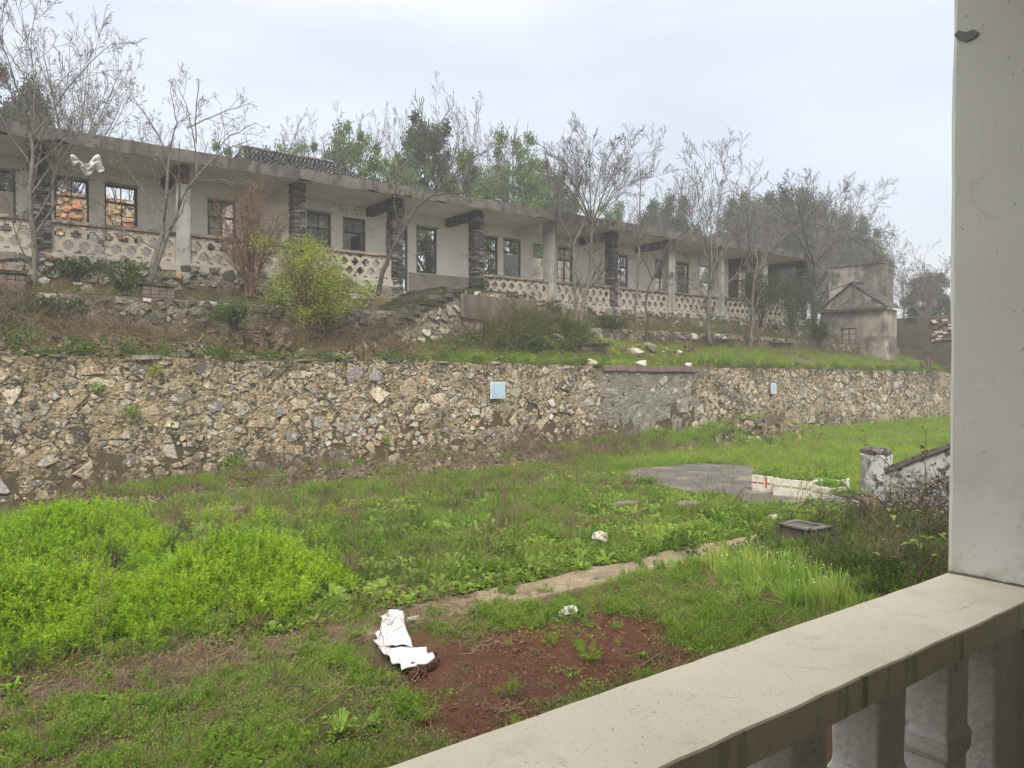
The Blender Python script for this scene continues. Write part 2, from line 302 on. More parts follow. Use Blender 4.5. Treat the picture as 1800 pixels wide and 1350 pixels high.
def th(X, Y):
    X = np.asarray(X, float); Y = np.asarray(Y, float)
    t = np.clip((Y - 18.5) / 3.0, 0, 1)
    z = ztop(X) + .0 + (z2b(X) - ztop(X)) * t ** 1.2 + (.16 * fbm(X * .9, Y * .9, 41) - .06) * sstep(18.5, 19.3, Y) + .06 * fbm(X * 3.3, Y * 3.3, 45) * sstep(18.5, 19, Y)
    z = z + .95 * bump2(X, Y, 15.9, 20.1, 2.0, .65) + .75 * bump2(X, Y, .8, 21.3, 2.4, .9) + .45 * bump2(X, Y, 18.6, 20.2, 1.6, .6) + .33 * bump2(X, Y, 21.4, 19.6, 1.5, .6) + .2 * bump2(X, Y, 4, 19.6, 4, .8)
    return z
def H(X, Y):
    X = np.asarray(X, float); Y = np.asarray(Y, float)
    z = np.where(Y < 18.33, gh(X, Y), th(X, Y))
    z = np.where(Y > 21.6, z2t(X) + .08 * fbm(X * 2, Y * 2, 51) + .12 * sstep(21.6, 24, Y), z)
    z = np.where(Y > 23.95, np.where(X < 40.5, 5.2, 3.1), z)
    z = np.where((X > 46) & (Y > 21.6), 3.1, z)
    return z
def Hs(x, y): return float(H(np.array(x), np.array(y)))

# ------------------------------------------------------------------ ground sheet
def ground():
    xs = np.concatenate([[-700, -200, -60, -20, -9, -6], np.arange(-4.5, 16, .14), np.arange(16, 30, .35), np.arange(30, 48, .7), [50, 55, 65, 90, 200, 700]])
    ys = np.concatenate([[-700, -200, -50, -10, -3, 0, 1.5, 2.5], np.arange(3.2, 14, .12), np.arange(14, 18.2, .2), [18.30, 18.36], np.arange(18.6, 21.5, .2), [21.57, 21.63], [22, 22.6, 23.3, 23.9], [23.99, 26, 30, 35, 45, 60, 90, 200, 700]])
    X, Y = np.meshgrid(xs, ys); Z = H(X, Y)
    Z = np.where((np.abs(X) > 60) | (Y > 60) | (Y < -3), np.where(Y > 24, 5.2, np.where(Y > 18.4, 3.0, 0)), Z)
    V = np.stack([X, Y, Z], -1).reshape(-1, 3); n, m = X.shape
    I = (np.arange(n - 1)[:, None] * m + np.arange(m - 1)[None]).ravel()
    Q = np.stack([I, I + 1, I + m + 1, I + m], 1)
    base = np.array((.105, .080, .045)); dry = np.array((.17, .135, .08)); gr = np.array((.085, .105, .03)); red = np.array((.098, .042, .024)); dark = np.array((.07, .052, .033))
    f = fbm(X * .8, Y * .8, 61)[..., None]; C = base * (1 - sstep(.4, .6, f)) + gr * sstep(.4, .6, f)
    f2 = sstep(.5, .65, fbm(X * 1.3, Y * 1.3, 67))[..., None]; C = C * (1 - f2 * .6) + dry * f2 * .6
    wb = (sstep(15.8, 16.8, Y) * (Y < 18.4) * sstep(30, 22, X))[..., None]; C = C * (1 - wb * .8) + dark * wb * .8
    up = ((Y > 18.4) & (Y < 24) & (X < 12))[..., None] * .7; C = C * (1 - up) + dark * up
    s = soilmask(X, Y)[..., None]
    s2 = (sstep(.44, .58, fbm(X * 1.1 + 3, Y * 1.1, 71)) * sstep(9, 7, X) * sstep(7, 6.5, Y) * sstep(2.4, 3.4, X))[..., None]
    s = np.maximum(s, s2); C = C * (1 - s) + red * s
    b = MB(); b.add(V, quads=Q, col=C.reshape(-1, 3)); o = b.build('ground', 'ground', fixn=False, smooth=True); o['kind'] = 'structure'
ground()

# path and pad
def path_mat():
    m, t, N, L = newmat('earth_coated_path'); g = N('ShaderNodeNewGeometry'); sp = N('ShaderNodeSeparateXYZ'); L(g.outputs['Position'], sp.inputs[0])
    col = mixc(t, rng_(t, nzn(t, 1.6, 5), .35, .65), (.27, .215, .145), (.17, .135, .09))
    col = mixc(t, rng_(t, nzn(t, 5, 6, .7), .56, .66), col, (.38, .30, .19))
    ad = N('ShaderNodeMath'); ad.operation = 'MULTIPLY_ADD'; L(nzn(t, .9, 5, .7), ad.inputs[0]); ad.inputs[1].default_value = 5.0; L(sp.outputs[0], ad.inputs[2])
    col = mixc(t, rng_(t, ad.outputs[0], 5.6, 7.4, .88, .0), col, mixc(t, rng_(t, nzn(t, 9, 5), .4, .6), (.06, .045, .028), (.10, .075, .048)))
    col = mixc(t, rng_(t, nzn(t, 2.6, 6, .7), .58, .64), col, (.055, .042, .028))
    b = N('ShaderNodeBsdfPrincipled'); L(col, b.inputs['Base Color']); b.inputs['Roughness'].default_value = .9; b.inputs['Specular IOR Level'].default_value = .2
    bm = N('ShaderNodeBump'); bm.inputs['Strength'].default_value = .5; bm.inputs['Distance'].default_value = .03; L(nzn(t, 20, 7, .75), bm.inputs['Height']); L(bm.outputs[0], b.inputs['Normal'])
    o = N('ShaderNodeOutputMaterial'); L(b.outputs[0], o.inputs[0]); return m
M['pathearth'] = path_mat()
def strip_path():
    b = MB(); xs = list(np.arange(-6, 12.2, .25)); V = []; Q = []
    for i, x in enumerate(xs):
        ya = 6.84 + .12 * (float(vn(x * 1.5, 0, 5)) - .5); yb = 7.50 + .16 * (float(vn(x * 1.3, 3, 6)) - .5)
        for y in (ya, ya + .03, yb - .03, yb):
            V.append((x, y, (.005 if y not in (ya, yb) else -.1) + .012 * (float(vn(x * 2, y * 4, 8)) - .5)))
    for i in range(len(xs) - 1):
        for j in range(3): a = i * 4 + j; Q.append((a, a + 4, a + 5, a + 1))
    b.add(V, quads=Q); o = b.build('footpath', 'pathearth'); o['kind'] = 'structure'
    b = MB(); P = [(14.6, 14.4), (17.3, 14.0), (18.0, 12.4), (17.0, 11.3), (15.6, 9.6), (14.0, 8.0), (12.9, 8.5), (12.9, 10.6), (13.3, 12.3), (13.9, 13.8)]
    b.prism(P, 'z', -.1, .055); o = b.build('asphalt_pad', 'asphalt'); o['kind'] = 'structure'
strip_path()

# ------------------------------------------------------------------ rubble masonry: power-diagram stones
def clip_poly(P, nx, ny, c):          # keep nx*x+ny*y<=c
    o = []; n = len(P)
    for i in range(n):
        a = P[i]; b = P[(i + 1) % n]; da = nx * a[0] + ny * a[1] - c; db = nx * b[0] + ny * b[1] - c
        if da <= 0: o.append(a)
        if (da < 0) != (db < 0) and abs(da - db) > 1e-12:
            t = da / (da - db); o.append((a[0] + (b[0] - a[0]) * t, a[1] + (b[1] - a[1]) * t))
    return o
def stones_layout(u0, u1, vb, vt, radii, seed, inside=None, asp=1.25, tries=5):
    """dart throwing of stones of several sizes, then the cell of each; u along the wall, v up"""
    r_ = np.random.default_rng(seed); P = np.zeros((0, 2)); W = np.zeros(0)
    vmin = min(vb(u0), vb(u1), vb((u0 + u1) / 2)); vmax = max(vt(u0), vt(u1), vt((u0 + u1) / 2)); area = (u1 - u0) * (vmax - vmin)
    for rad, frac in radii:
        n = int(tries * area * frac / (3.14 * rad * rad))
        cand = np.stack([r_.uniform(u0, u1, n), r_.uniform(vmin, vmax, n)], 1)
        pts = list(map(tuple, P)); ws = list(W); got = 0; want = area * frac / (3.3 * rad * rad)
        A = np.zeros((len(pts) + n, 3)); A[:len(pts), :2] = P; A[:len(pts), 2] = W; k = len(pts)
        for c in cand:
            if got >= want: break
            if not (vb(c[0]) < c[1] < vt(c[0])) or (inside and not inside(c[0], c[1])): continue
            if k:
                d = np.hypot((A[:k, 0] - c[0]) / asp, A[:k, 1] - c[1])
                if (d < (A[:k, 2] + rad) * .88).any(): continue
            A[k] = (c[0], c[1], rad * r_.uniform(.85, 1.15)); k += 1; got += 1
        P = A[:k, :2].copy(); W = A[:k, 2].copy()
    S = P.copy(); S[:, 0] /= asp; cells = []
    for i in range(len(P)):
        d2 = ((S - S[i]) ** 2).sum(1); o = np.argsort(d2)[1:16]; m = max(W[i] * 2.6, .16)
        poly = [(S[i, 0] - m, S[i, 1] - m), (S[i, 0] + m, S[i, 1] - m), (S[i, 0] + m, S[i, 1] + m), (S[i, 0] - m, S[i, 1] + m)]
        poly = clip_poly(poly, 1, 1, S[i, 0] + S[i, 1] + m * 1.6); poly = clip_poly(poly, -1, -1, -S[i, 0] - S[i, 1] + m * 1.6)
        poly = clip_poly(poly, 1, -1, S[i, 0] - S[i, 1] + m * 1.6); poly = clip_poly(poly, -1, 1, -S[i, 0] + S[i, 1] + m * 1.6)
        for j in o:
            nx, ny = S[j] - S[i]; c = (S[j] @ S[j] - S[i] @ S[i] + W[i] ** 2 - W[j] ** 2) / 2
            poly = clip_poly(poly, nx, ny, c)
            if len(poly) < 3: break
        if len(poly) < 3: continue
        poly = clip_poly(poly, 0, 1, vt(P[i, 0])); poly = clip_poly(poly, 0, -1, -vb(P[i, 0]))
        if len(poly) < 3: continue
        cx, cy = S[i]
        for q in range(3 if W[i] > .13 else 2):
            a = r_.uniform(0, 6.283); poly2 = clip_poly(poly, math.cos(a), math.sin(a), cx * math.cos(a) + cy * math.sin(a) + W[i] * r_.uniform(.45, 1.0))
            if len(poly2) >= 3: poly = poly2
        while len(poly) > 4:                                       # drop the shortest edge: angular blocks, not cobbles
            l = [math.dist(poly[k], poly[(k + 1) % len(poly)]) for k in range(len(poly))]; k = int(np.argmin(l))
            if l[k] > W[i] * r_.uniform(.55, .9): break
            poly.pop((k + 1) % len(poly))
        poly = np.array(poly); poly[:, 0] *= asp
        poly[:, 0] += .07 * (vn(poly[:, 0] * 5, poly[:, 1] * 5, seed) - .5); poly[:, 1] += .05 * (vn(poly[:, 0] * 6, poly[:, 1] * 6, seed + 1) - .5)
        cells.append((P[i], W[i], poly))
    return cells
def stone_geo(poly, gap, depth, r_, maxseg=.09):
    c = poly.mean(0); n = len(poly); pts = []
    for i in range(n):
        a = poly[i]; b = poly[(i + 1) % n]; l = np.hypot(*(b - a)); k = max(1, min(3, int(l / maxseg)))
        if l < .02: continue
        for j in range(k):
            p = a + (b - a) * (j / k); pts.append(p)
    pts = np.array(pts)
    if len(pts) < 4: return None
    d = pts - c; rr = np.hypot(d[:, 0], d[:, 1]); rm = rr.mean()
    if rm < .02: return None
    f = 1 - gap / np.maximum(rr, .03)
    pts = c + d * (f * r_.uniform(.84, 1.06, len(pts)))[:, None]
    n = len(pts); tx, tz = r_.uniform(-.35, .35, 2)
    V = []; rings = ((1.0, -.06), (.98, .55), (.86, .92), (.45, 1.0))
    for s, h in rings:
        q = c + (pts - c) * s
        hh = np.full(n, h * depth) + (r_.uniform(-.16, .16, n) * depth if h > 0 else 0) + (q - c) @ np.array((tx, tz)) * (.6 if h > .3 else 0)
        V.append(np.stack([q[:, 0], hh, q[:, 1]], 1))
    V.append(np.array([[c[0], depth * 1.02, c[1]]])); V = np.concatenate(V)
    Q = []
    for k in range(3):
        for i in range(n): j = (i + 1) % n; Q.append((k * n + i, k * n + j, (k + 1) * n + j, (k + 1) * n + i))
    T = [(3 * n + i, 3 * n + (i + 1) % n, 4 * n) for i in range(n)]
    return V, Q, T
PAL = [((.58, .475, .325), .24), ((.40, .33, .22), .20), ((.74, .665, .52), .20), ((.29, .28, .265), .11), ((.47, .47, .465), .10), ((.70, .69, .67), .07), ((.12, .11, .10), .09), ((.50, .34, .20), .025)]
PALU = [((.30, .28, .23), .34), ((.20, .19, .16), .24), ((.42, .40, .35), .18), ((.12, .115, .09), .16), ((.40, .24, .12), .04), ((.58, .57, .53), .04)]
PALO = [((.52, .30, .17), .4), ((.60, .42, .28), .3), ((.42, .20, .11), .2), ((.62, .52, .40), .1)]
def pick(pal, r_):
    x = r_.uniform(0, sum(p[1] for p in pal)); s = 0
    for c, wgt in pal:
        s += wgt
        if x <= s: return np.array(c) * r_.uniform(.82, 1.15) * (1 + r_.uniform(-.05, .05, 3))
    return np.array(pal[0][0])
def masonry(parent, cells, face, pal, mat, seed, gap=.012, depth=.05, singles=300, drop=None, camxy=True, limit=0.0, mod=None):
    """stones: the ones that show largest become parts, the rest one joined part; face(u,d,v)->xyz"""
    r_ = np.random.default_rng(seed); items = []
    for P, W, poly in cells:
        g = gap; dp = depth * r_.uniform(.5, 1.3)
        if drop:
            k = drop(P[0], P[1], r_)
            if k is None: continue
            g, dp = g + k[0], dp * k[1]
        geo = stone_geo(poly, g, dp, r_)
        if geo is None: continue
        V, Q, T = geo; A = face(V[:, 0], V[:, 1], V[:, 2]); ctr = A.mean(0)
        dist = np.linalg.norm(ctr - np.array((0, 0, CZ))); size = np.ptp(V[:, 0]) * np.ptp(V[:, 2]) / dist ** 2
        col = pick(pal, r_)
        if mod: col = mod(P[0], P[1], col, r_)
        items.append((size, A, Q, T, col, ctr))
    items.sort(key=lambda x: -x[0]); rest = MB()
    for i, (size, A, Q, T, col, ctr) in enumerate(items):
        if i < singles:
            b = MB(); b.add(A - ctr, quads=Q, tris=T, col=col); o = bpy.data.objects.new('stone', b.data('stone', mat)); COL.objects.link(o)
            o.location = ctr; o.parent = parent; o.matrix_parent_inverse = parent.matrix_basis.inverted()
        else: rest.add(A, quads=Q, tris=T, col=col)
    if rest.n: rest.build('small_stones', mat, parent, fixn=False, kind='stuff')

# the long retaining wall across the yard
YW = 18.3
def gh_s(x, y): return float(gh(np.array(float(x)), np.array(float(y))))
zb_c = {}
def zbw(u):
    k = round(u * 4)
    if k not in zb_c: zb_c[k] = gh_s(k / 4, 18.1) - .12
    return zb_c[k]
rw = thing('retaining_wall', (20, YW, 0), 'long cream and grey rubble stone retaining wall across the weedy yard', 'retaining wall')
def wall_backing():
    # mortar skin with real relief
    us = np.concatenate([np.arange(-6, 16, .09), np.arange(16, 28, .16), np.arange(28, 48, .3)]); K = 30
    V = []; C = []
    for u in us:
        zt = float(ztop(u)) - (.19 if 17.5 < u < 22.35 else .0) + .07 * (float(vn(u * 2.2, 0, 77)) - .5)
        zb = zbw(u) - .15
        for k in range(K):
            z = zb + (zt - zb) * k / (K - 1); d = .05 * (float(fbm(u * 2.5, z * 2.5, 81, 3)) - .5) + .035 * (float(vn(u * 9, z * 9, 82)) - .5)
            V.append((u, YW - d + .035 * (z / 3), z))
            g = float(sstep(17.0, 17.8, u) * (1 - sstep(21.9, 22.6, u + .5 * math.sin(z * 4))))
            C.append((g * .95, .25 + .75 * float(sstep(zt - .9, zt, z)) * float(.35 + .65 * sstep(20, 30, u)) + .5 * float(sstep(1.0, .3, z)), 0))
    n = len(us); Q = [(i * K + j, (i + 1) * K + j, (i + 1) * K + j + 1, i * K + j + 1) for i in range(n - 1) for j in range(K - 1)]
    m = len(V)                                                    # top of the wall and its back
    for i, u in enumerate(us): z = V[i * K + K - 1][2]; V.append((u, YW + .45, z + .01)); V.append((u, YW + .45, 0)); C += [(0, 1, 0)] * 2
    Q += [(i * K + K - 1, (i + 1) * K + K - 1, m + 2 * i + 2, m + 2 * i) for i in range(n - 1)]
    b = MB(); b.add(V, quads=Q, col=np.array(C)); b.build('mortar_face', 'mortar', rw, fixn=False)
wall_backing()
def rw_drop(u, v, r_):
    if 17.2 < u < 22.3:
        if r_.uniform() < .42: return None
        return (.03 + r_.uniform(0, .03), .9)
    if r_.uniform() < .13: return None
    return (r_.uniform(0, .012), 1.0)
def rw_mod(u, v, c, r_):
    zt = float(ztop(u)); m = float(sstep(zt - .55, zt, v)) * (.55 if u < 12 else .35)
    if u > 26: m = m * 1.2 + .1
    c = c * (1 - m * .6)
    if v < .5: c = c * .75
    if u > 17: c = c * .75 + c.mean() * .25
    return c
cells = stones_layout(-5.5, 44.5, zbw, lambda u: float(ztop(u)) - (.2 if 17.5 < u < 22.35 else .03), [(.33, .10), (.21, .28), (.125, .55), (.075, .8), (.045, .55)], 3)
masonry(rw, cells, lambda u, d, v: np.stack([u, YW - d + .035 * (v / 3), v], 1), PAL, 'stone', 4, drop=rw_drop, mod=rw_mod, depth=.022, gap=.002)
print('stones', len(cells))
# row of cement blocks let into the wall top
x = 17.6
for i, wd in enumerate([.55, .5, .5, .5, .55, .35, .95, .45, .4]):
    b = MB(); b.box(-wd / 2 + .012, wd / 2 - .012, -.14, .14, -.1, .1, jit=.006); o = b.build('block', 'block', rw, bevel=.01)
    o.matrix_parent_inverse.identity(); o.location = (x + wd / 2 - 20, .08, float(ztop(x)) - .09 + rng.uniform(-.01, .01)); x += wd
# copings / loose capping stones on the left part
for i in range(9):
    u = 2 + i * 1.9 + rng.uniform(-.3, .3)
    if 11.9 < u < 17.3 and i % 2: continue
    b = MB(); s = rng.uniform(.16, .34); h = rng.uniform(.02, .045)
    n = 7; P = [(math.cos(a) * s * rng.uniform(.8, 1.2), math.sin(a) * .2 * rng.uniform(.8, 1.2)) for a in np.linspace(0, 2 * math.pi, n, endpoint=False)]
    c = pick(PALU, rng) * .9; b.prism(P, 'z', -h, h, col=c); o = b.build('capping_stone', 'stone_far', rw)
    o.matrix_parent_inverse.identity(); o.location = (u - 20, .14, float(ztop(u)) + h * .4); o.rotation_euler = (rng.uniform(-.1, .1), rng.uniform(-.1, .1), rng.uniform(-.3, .3))

# two blue plates on the wall
for (px, py, wd, hh, lab) in ((875, 686, .52, .49, 'larger pale blue metal plate on the middle of the stone wall'), (1360, 683, .34, .42, 'smaller light blue metal plate farther right on the stone wall')):
    p = onY(px, py, YW - .13); t = thing('wall_plate', p, lab, 'plate', 'blue plates on the stone wall')
    b = MB(); b.box(p[0] - wd / 2, p[0] + wd / 2, p[1] - .01, p[1] + .02, p[2] - hh / 2, p[2] + hh / 2); b.build('rim', 'signrim', t, bevel=.004)
    b = MB(); b.box(p[0] - wd / 2 + .03, p[0] + wd / 2 - .03, p[1] - .016, p[1] - .0105, p[2] - hh / 2 + .03, p[2] + hh / 2 - .03); b.build('plate_face', 'sign', t)

# upper bank wall (second tier) below the ledge
bw = thing('bank_wall', (10, 21.5, 3), 'mossy grey rubble bank wall holding the ledge above the terrace', 'stone wall')
def bank():
    b = MB(); us = np.arange(-6, 46, .25); V = []; Q = []; C = []
    K = 7
    for u in us:
        for k in range(K):
            zt = float(z2t(u)); zb = float(z2b(u)) - .4; z = zb + (zt - zb) * k / (K - 1)
            V.append((u, 21.5 - .05 * (float(vn(u * 3, z * 5, 5)) - .5), z)); C.append((.55, .9, 0))
        V.append((u, 21.85, float(z2t(u)) + .02)); C.append((.5, 1, 0))
    K += 1
    for i in range(len(us) - 1):
        for j in range(K - 1): Q.append((i * K + j, (i + 1) * K + j, (i + 1) * K + j + 1, i * K + j + 1))
    b.add(V, quads=Q, col=np.array(C)); b.build('mortar_face', 'mortar', bw, fixn=False)
    cl = stones_layout(-5.5, 40, lambda u: float(z2b(u)) - .1, lambda u: float(z2t(u)), [(.2, .3), (.12, .6), (.075, .6)], 13)
    masonry(bw, cl, lambda u, d, v: np.stack([u, 21.5 - d, v], 1), PALU, 'stone_far', 14, singles=220, depth=.07, mod=lambda u, v, c, r: c * (.8 if u < 4 else .95), drop=lambda u, v, r: None if (r.uniform() < .18 or 11 < u < 19.0) else (.0, 1))
bank()

# ------------------------------------------------------------------ the ruined school building
YB = 24.0; YF = 26.2
def FL(x): return 5.85 if x < 13.2 else 5.47
bd = thing('ruined_building', (20, YB, 0), 'long derelict white-walled veranda building on the upper level', 'building')
def inb(o):                                          # local coords = world coords
    o.parent = bd; o.matrix_parent_inverse = bd.matrix_basis.inverted(); return o
COLX = [-4.8, -1.2, 2.43, 6.0, 9.57, 13.13, 16.6, 20.24, 23.76, 27.45, 31.1, 34.7, 38.3]
PLAST = {3, 7, 9, 10, 11}
# plinth of rubble under the veranda
def plinth():
    t = MB(); us = np.arange(-6, 39.2, .3); K = 6; V = []; C = []
    for u in us:
        zt = FL(u) - .02; zb = float(z2t(u)) - .1
        for k in range(K): z = zb + (zt - zb) * k / (K - 1); V.append((u, 24.02 - .05 * (float(vn(u * 3, z * 5, 15)) - .5), z)); C.append((.45, .45, 0))
    Q = [(i * K + j, (i + 1) * K + j, (i + 1) * K + j + 1, i * K + j + 1) for i in range(len(us) - 1) for j in range(K - 1)]
    t.add(V, quads=Q, col=np.array(C)); p = t.build('plinth', 'mortar', bd, fixn=False)
    cl = stones_layout(-5.5, 38.6, lambda u: float(z2t(u)) + .05, lambda u: FL(u) - .06, [(.21, .25), (.13, .5), (.08, .5)], 23)
    # stones are sub-parts of the plinth
    r_ = np.random.default_rng(24); items = []
    for P, W, poly in cl:
        if r_.uniform() < .15 or 12.2 < P[0] < 18.8: continue
        g = stone_geo(poly, .008, .07 * r_.uniform(.5, 1.2), r_)
        if g is None: continue
        V, Q, T = g; A = np.stack([V[:, 0], 24.0 - V[:, 1], V[:, 2]], 1); c = A.mean(0)
        items.append((np.ptp(V[:, 0]) * np.ptp(V[:, 2]) / np.linalg.norm(c) ** 2, A, Q, T, pick(PALU, r_) * (1.15 if P[0] > 18 else 1), c))
    items.sort(key=lambda x: -x[0]); rest = MB()
    for i, (s_, A, Q, T, c_, c) in enumerate(items):
        if i < 260:
            b = MB(); b.add(A - c, quads=Q, tris=T, col=c_); o = bpy.data.objects.new('stone', b.data('stone', 'stone_far')); COL.objects.link(o)
            o.location = c; o.parent = p; o.matrix_parent_inverse = (bd.matrix_basis @ p.matrix_parent_inverse @ p.matrix_basis).inverted()
        else: rest.add(A, quads=Q, tris=T, col=c_)
    o = bpy.data.objects.new('small_stones', rest.data('small_stones', 'stone_far')); COL.objects.link(o); o.parent = p; o['kind'] = 'stuff'
    o.matrix_parent_inverse = (bd.matrix_basis @ p.matrix_parent_inverse @ p.matrix_basis).inverted()
    b = MB(); b.box(-6, 13.2, 24.0, 26.3, 5.6, 5.85); b.box(13.2, 39.2, 24.0, 26.3, 5.2, 5.47); b.build('veranda_floor', 'vfloor', bd)
plinth()
# columns
def column(i, x):
    z0 = FL(x - .3) - .45; z1 = 8.72
    if i in PLAST:
        b = MB(); b.box(x - .2, x + .2, YB + .0, YB + .42, z0, z1 - (.55 if i == 3 else .0), jit=.008); o = b.build('plastered_column', 'colplaster', bd, bevel=.02)
        if i == 3:
            b = MB(); z = z1 - .55
            while z < z1 - .02:
                for s in (0, 1):
                    b.box(x - .19 + s * .19 + .006, x - .19 + (s + 1) * .19 - .006, YB + .01, YB + .40, z, z + .052, jit=.007)
                z += .068
            b.build('bare_brick_top', 'redbrick', o)
            bpy.data.objects['bare_brick_top'].parent = bd; bpy.data.objects['bare_brick_top'].matrix_parent_inverse = bd.matrix_basis.inverted()
        return
    b = MB(); z = z0; k = 0
    b.box(x - .18, x + .18, YB + .03, YB + .41, z0, z1, col=(1.9, 1.85, 1.75))
    while z < z1 - .03:
        cuts = (-.21, .03, .21) if k % 2 else (-.21, -.03, .21)
        for s in range(2):
            if rng.uniform() < .04: continue
            e = rng.uniform(-.012, .012)
            b.box(x + cuts[s] + .005, x + cuts[s + 1] - .005, YB - .01 + e, YB + .21, z, z + .055, col=(1, 1, 1) * np.array(rng.choice([.5, .8, 1.2, 1.8, 2.6])), jit=.009)
            b.box(x - .21 + e, x - .03, YB + .215, YB + .43, z + .002, z + .053, col=(1, 1, 1) * np.array(rng.choice([.5, .8, 1.2, 1.8, 2.6])), jit=.009) if s == 0 else None
        z += .068; k += 1
    b.build('bare_brick_column', 'darkbrick', bd)
for i, x in enumerate(COLX): column(i, x)
# lattice balustrade with cross-shaped openings
def lattice_mesh():
    h = .0325; nx = 96; nz_ = 25; S = np.ones((nx, nz_), bool)
    for r in range(0, 4):
        for a in range(-1, 9):
            cx = 12 * a + 6 + (6 if r % 2 else 0); cz = 9 * r - 2
            if cx < 5 or cx > nx - 5: continue
            for dx in range(-4, 4):
                for dz in range(-4, 4):
                    if -2 <= dx <= 1 or -2 <= dz <= 1:
                        i, j = cx + dx, cz + dz
                        if 2 <= i < nx - 2 and 0 <= j < nz_ - 1: S[i, j] = False
    b = MB(); V = []; Q = []
    idx = {}
    def vv(i, j, d):
        k = (i, j, d)
        if k not in idx: idx[k] = len(V); V.append((i * h, .13 * d, j * h))
        return idx[k]
    for i in range(nx):
        for j in range(nz_):
            if not S[i, j]: continue
            Q.append((vv(i, j, 0), vv(i + 1, j, 0), vv(i + 1, j + 1, 0), vv(i, j + 1, 0))); Q.append((vv(i, j + 1, 1), vv(i + 1, j + 1, 1), vv(i + 1, j, 1), vv(i, j, 1)))
            if i and not S[i - 1, j]: Q.append((vv(i, j, 1), vv(i, j, 0), vv(i, j + 1, 0), vv(i, j + 1, 1)))
            if i < nx - 1 and not S[i + 1, j]: Q.append((vv(i + 1, j, 0), vv(i + 1, j, 1), vv(i + 1, j + 1, 1), vv(i + 1, j + 1, 0)))
            if j and not S[i, j - 1]: Q.append((vv(i, j, 0), vv(i, j, 1), vv(i + 1, j, 1), vv(i + 1, j, 0)))
            if j < nz_ - 1 and not S[i, j + 1]: Q.append((vv(i, j + 1, 1), vv(i, j + 1, 0), vv(i + 1, j + 1, 0), vv(i + 1, j + 1, 1)))
    V = np.array(V); V[:, 1] += .012 * (vn(V[:, 0] * 8, V[:, 2] * 8, 4) - .5); V[:, 0] += .010 * (vn(V[:, 0] * 20, V[:, 2] * 20, 5) - .5); V[:, 2] += .010 * (vn(V[:, 0] * 20 + 9, V[:, 2] * 20, 6) - .5)
    b.add(V, quads=Q); return b.data('lattice_panel', 'lattice')
LM = lattice_mesh()
for i in range(len(COLX) - 1):
    if i == 5: continue
    x0 = COLX[i] + .21; x1 = COLX[i + 1] - .21; z = FL(x0)
    o = bpy.data.objects.new('lattice_balustrade', LM); COL.objects.link(o); inb(o); o.location = (x0, YB + .10, z); o.scale = ((x1 - x0) / 3.12, 1, 1)
    b = MB(); n = 14; xs = np.linspace(x0, x1, n); V = []
    for u in xs:
        e = rng.uniform(-.012, .012, 6)
        V += [(u, YB + .03 + e[0], z + .80 + e[1] * .5), (u, YB + .03 + e[2], z + .89 + e[3]), (u, YB + .32, z + .89 + e[4]), (u, YB + .32, z + .80)]
    Q = [(a * 4 + j, a * 4 + (j + 1) % 4, (a + 1) * 4 + (j + 1) % 4, (a + 1) * 4 + j) for a in range(n - 1) for j in range(4)] + [(0, 1, 2, 3), (4 * n - 1, 4 * n - 2, 4 * n - 3, 4 * n - 4)]
    b.add(V, quads=Q); b.build('balustrade_rail', 'railcap', bd)
# roof slab with its ragged fascia
b = MB(); xs = np.arange(-6, 39.3, .22); V = []; r_ = rng
for u in xs:
    ch = .06 * max(0, float(fbm(u * 2.2, 0, 8)) - .60) * 6; e = r_.uniform(-.005, .005, 4)
    V += [(u, 23.42 + e[0], 8.66 + ch + e[1]), (u, 23.40 + e[2], 9.02 + e[3]), (u, 23.62, 9.03), (u, 23.62, 8.70)]
n = len(xs); Q = [(a * 4 + j, a * 4 + (j + 1) % 4, (a + 1) * 4 + (j + 1) % 4, (a + 1) * 4 + j) for a in range(n - 1) for j in range(4)] + [(0, 1, 2, 3), (4 * n - 1, 4 * n - 2, 4 * n - 3, 4 * n - 4)]
b.add(V, quads=Q); b.build('eaves_fascia', 'fascia', bd)
b = MB(); b.box(-6, 39.2, 23.622, 26.50, 8.74, 8.95); b.build('roof_slab', 'soffit', bd)
b = MB()
for u in np.arange(-2.5, 39, .22):
    if r_.uniform() < .55: s = r_.uniform(.05, .14); b.box(u, u + s * 1.6, 23.7 + r_.uniform(0, .5), 24.1 + r_.uniform(0, .5), 8.951, 8.97 + s * .6, jit=.02)
for k in range(70):                                    # heap of broken tiles left on the slab edge
    u = 17.4 + r_.normal(0, .5); y = 23.9 + r_.uniform(0, .6); h = max(0, .33 - abs(u - 17.4) * .35) * r_.uniform(0, 1)
    b.box(u, u + .25, y, y + .22, 8.952 + h, 8.98 + h, jit=.03)
b.build('roof_debris', 'tile', bd, kind='stuff')
for i, x in enumerate(COLX):
    b = MB(); b.box(x - .13, x + .13, YB + .43, YF, 8.42, 8.738, jit=.006); b.build('cross_beam', 'fascia' if (i + 2) % 3 else 'soffit', bd)
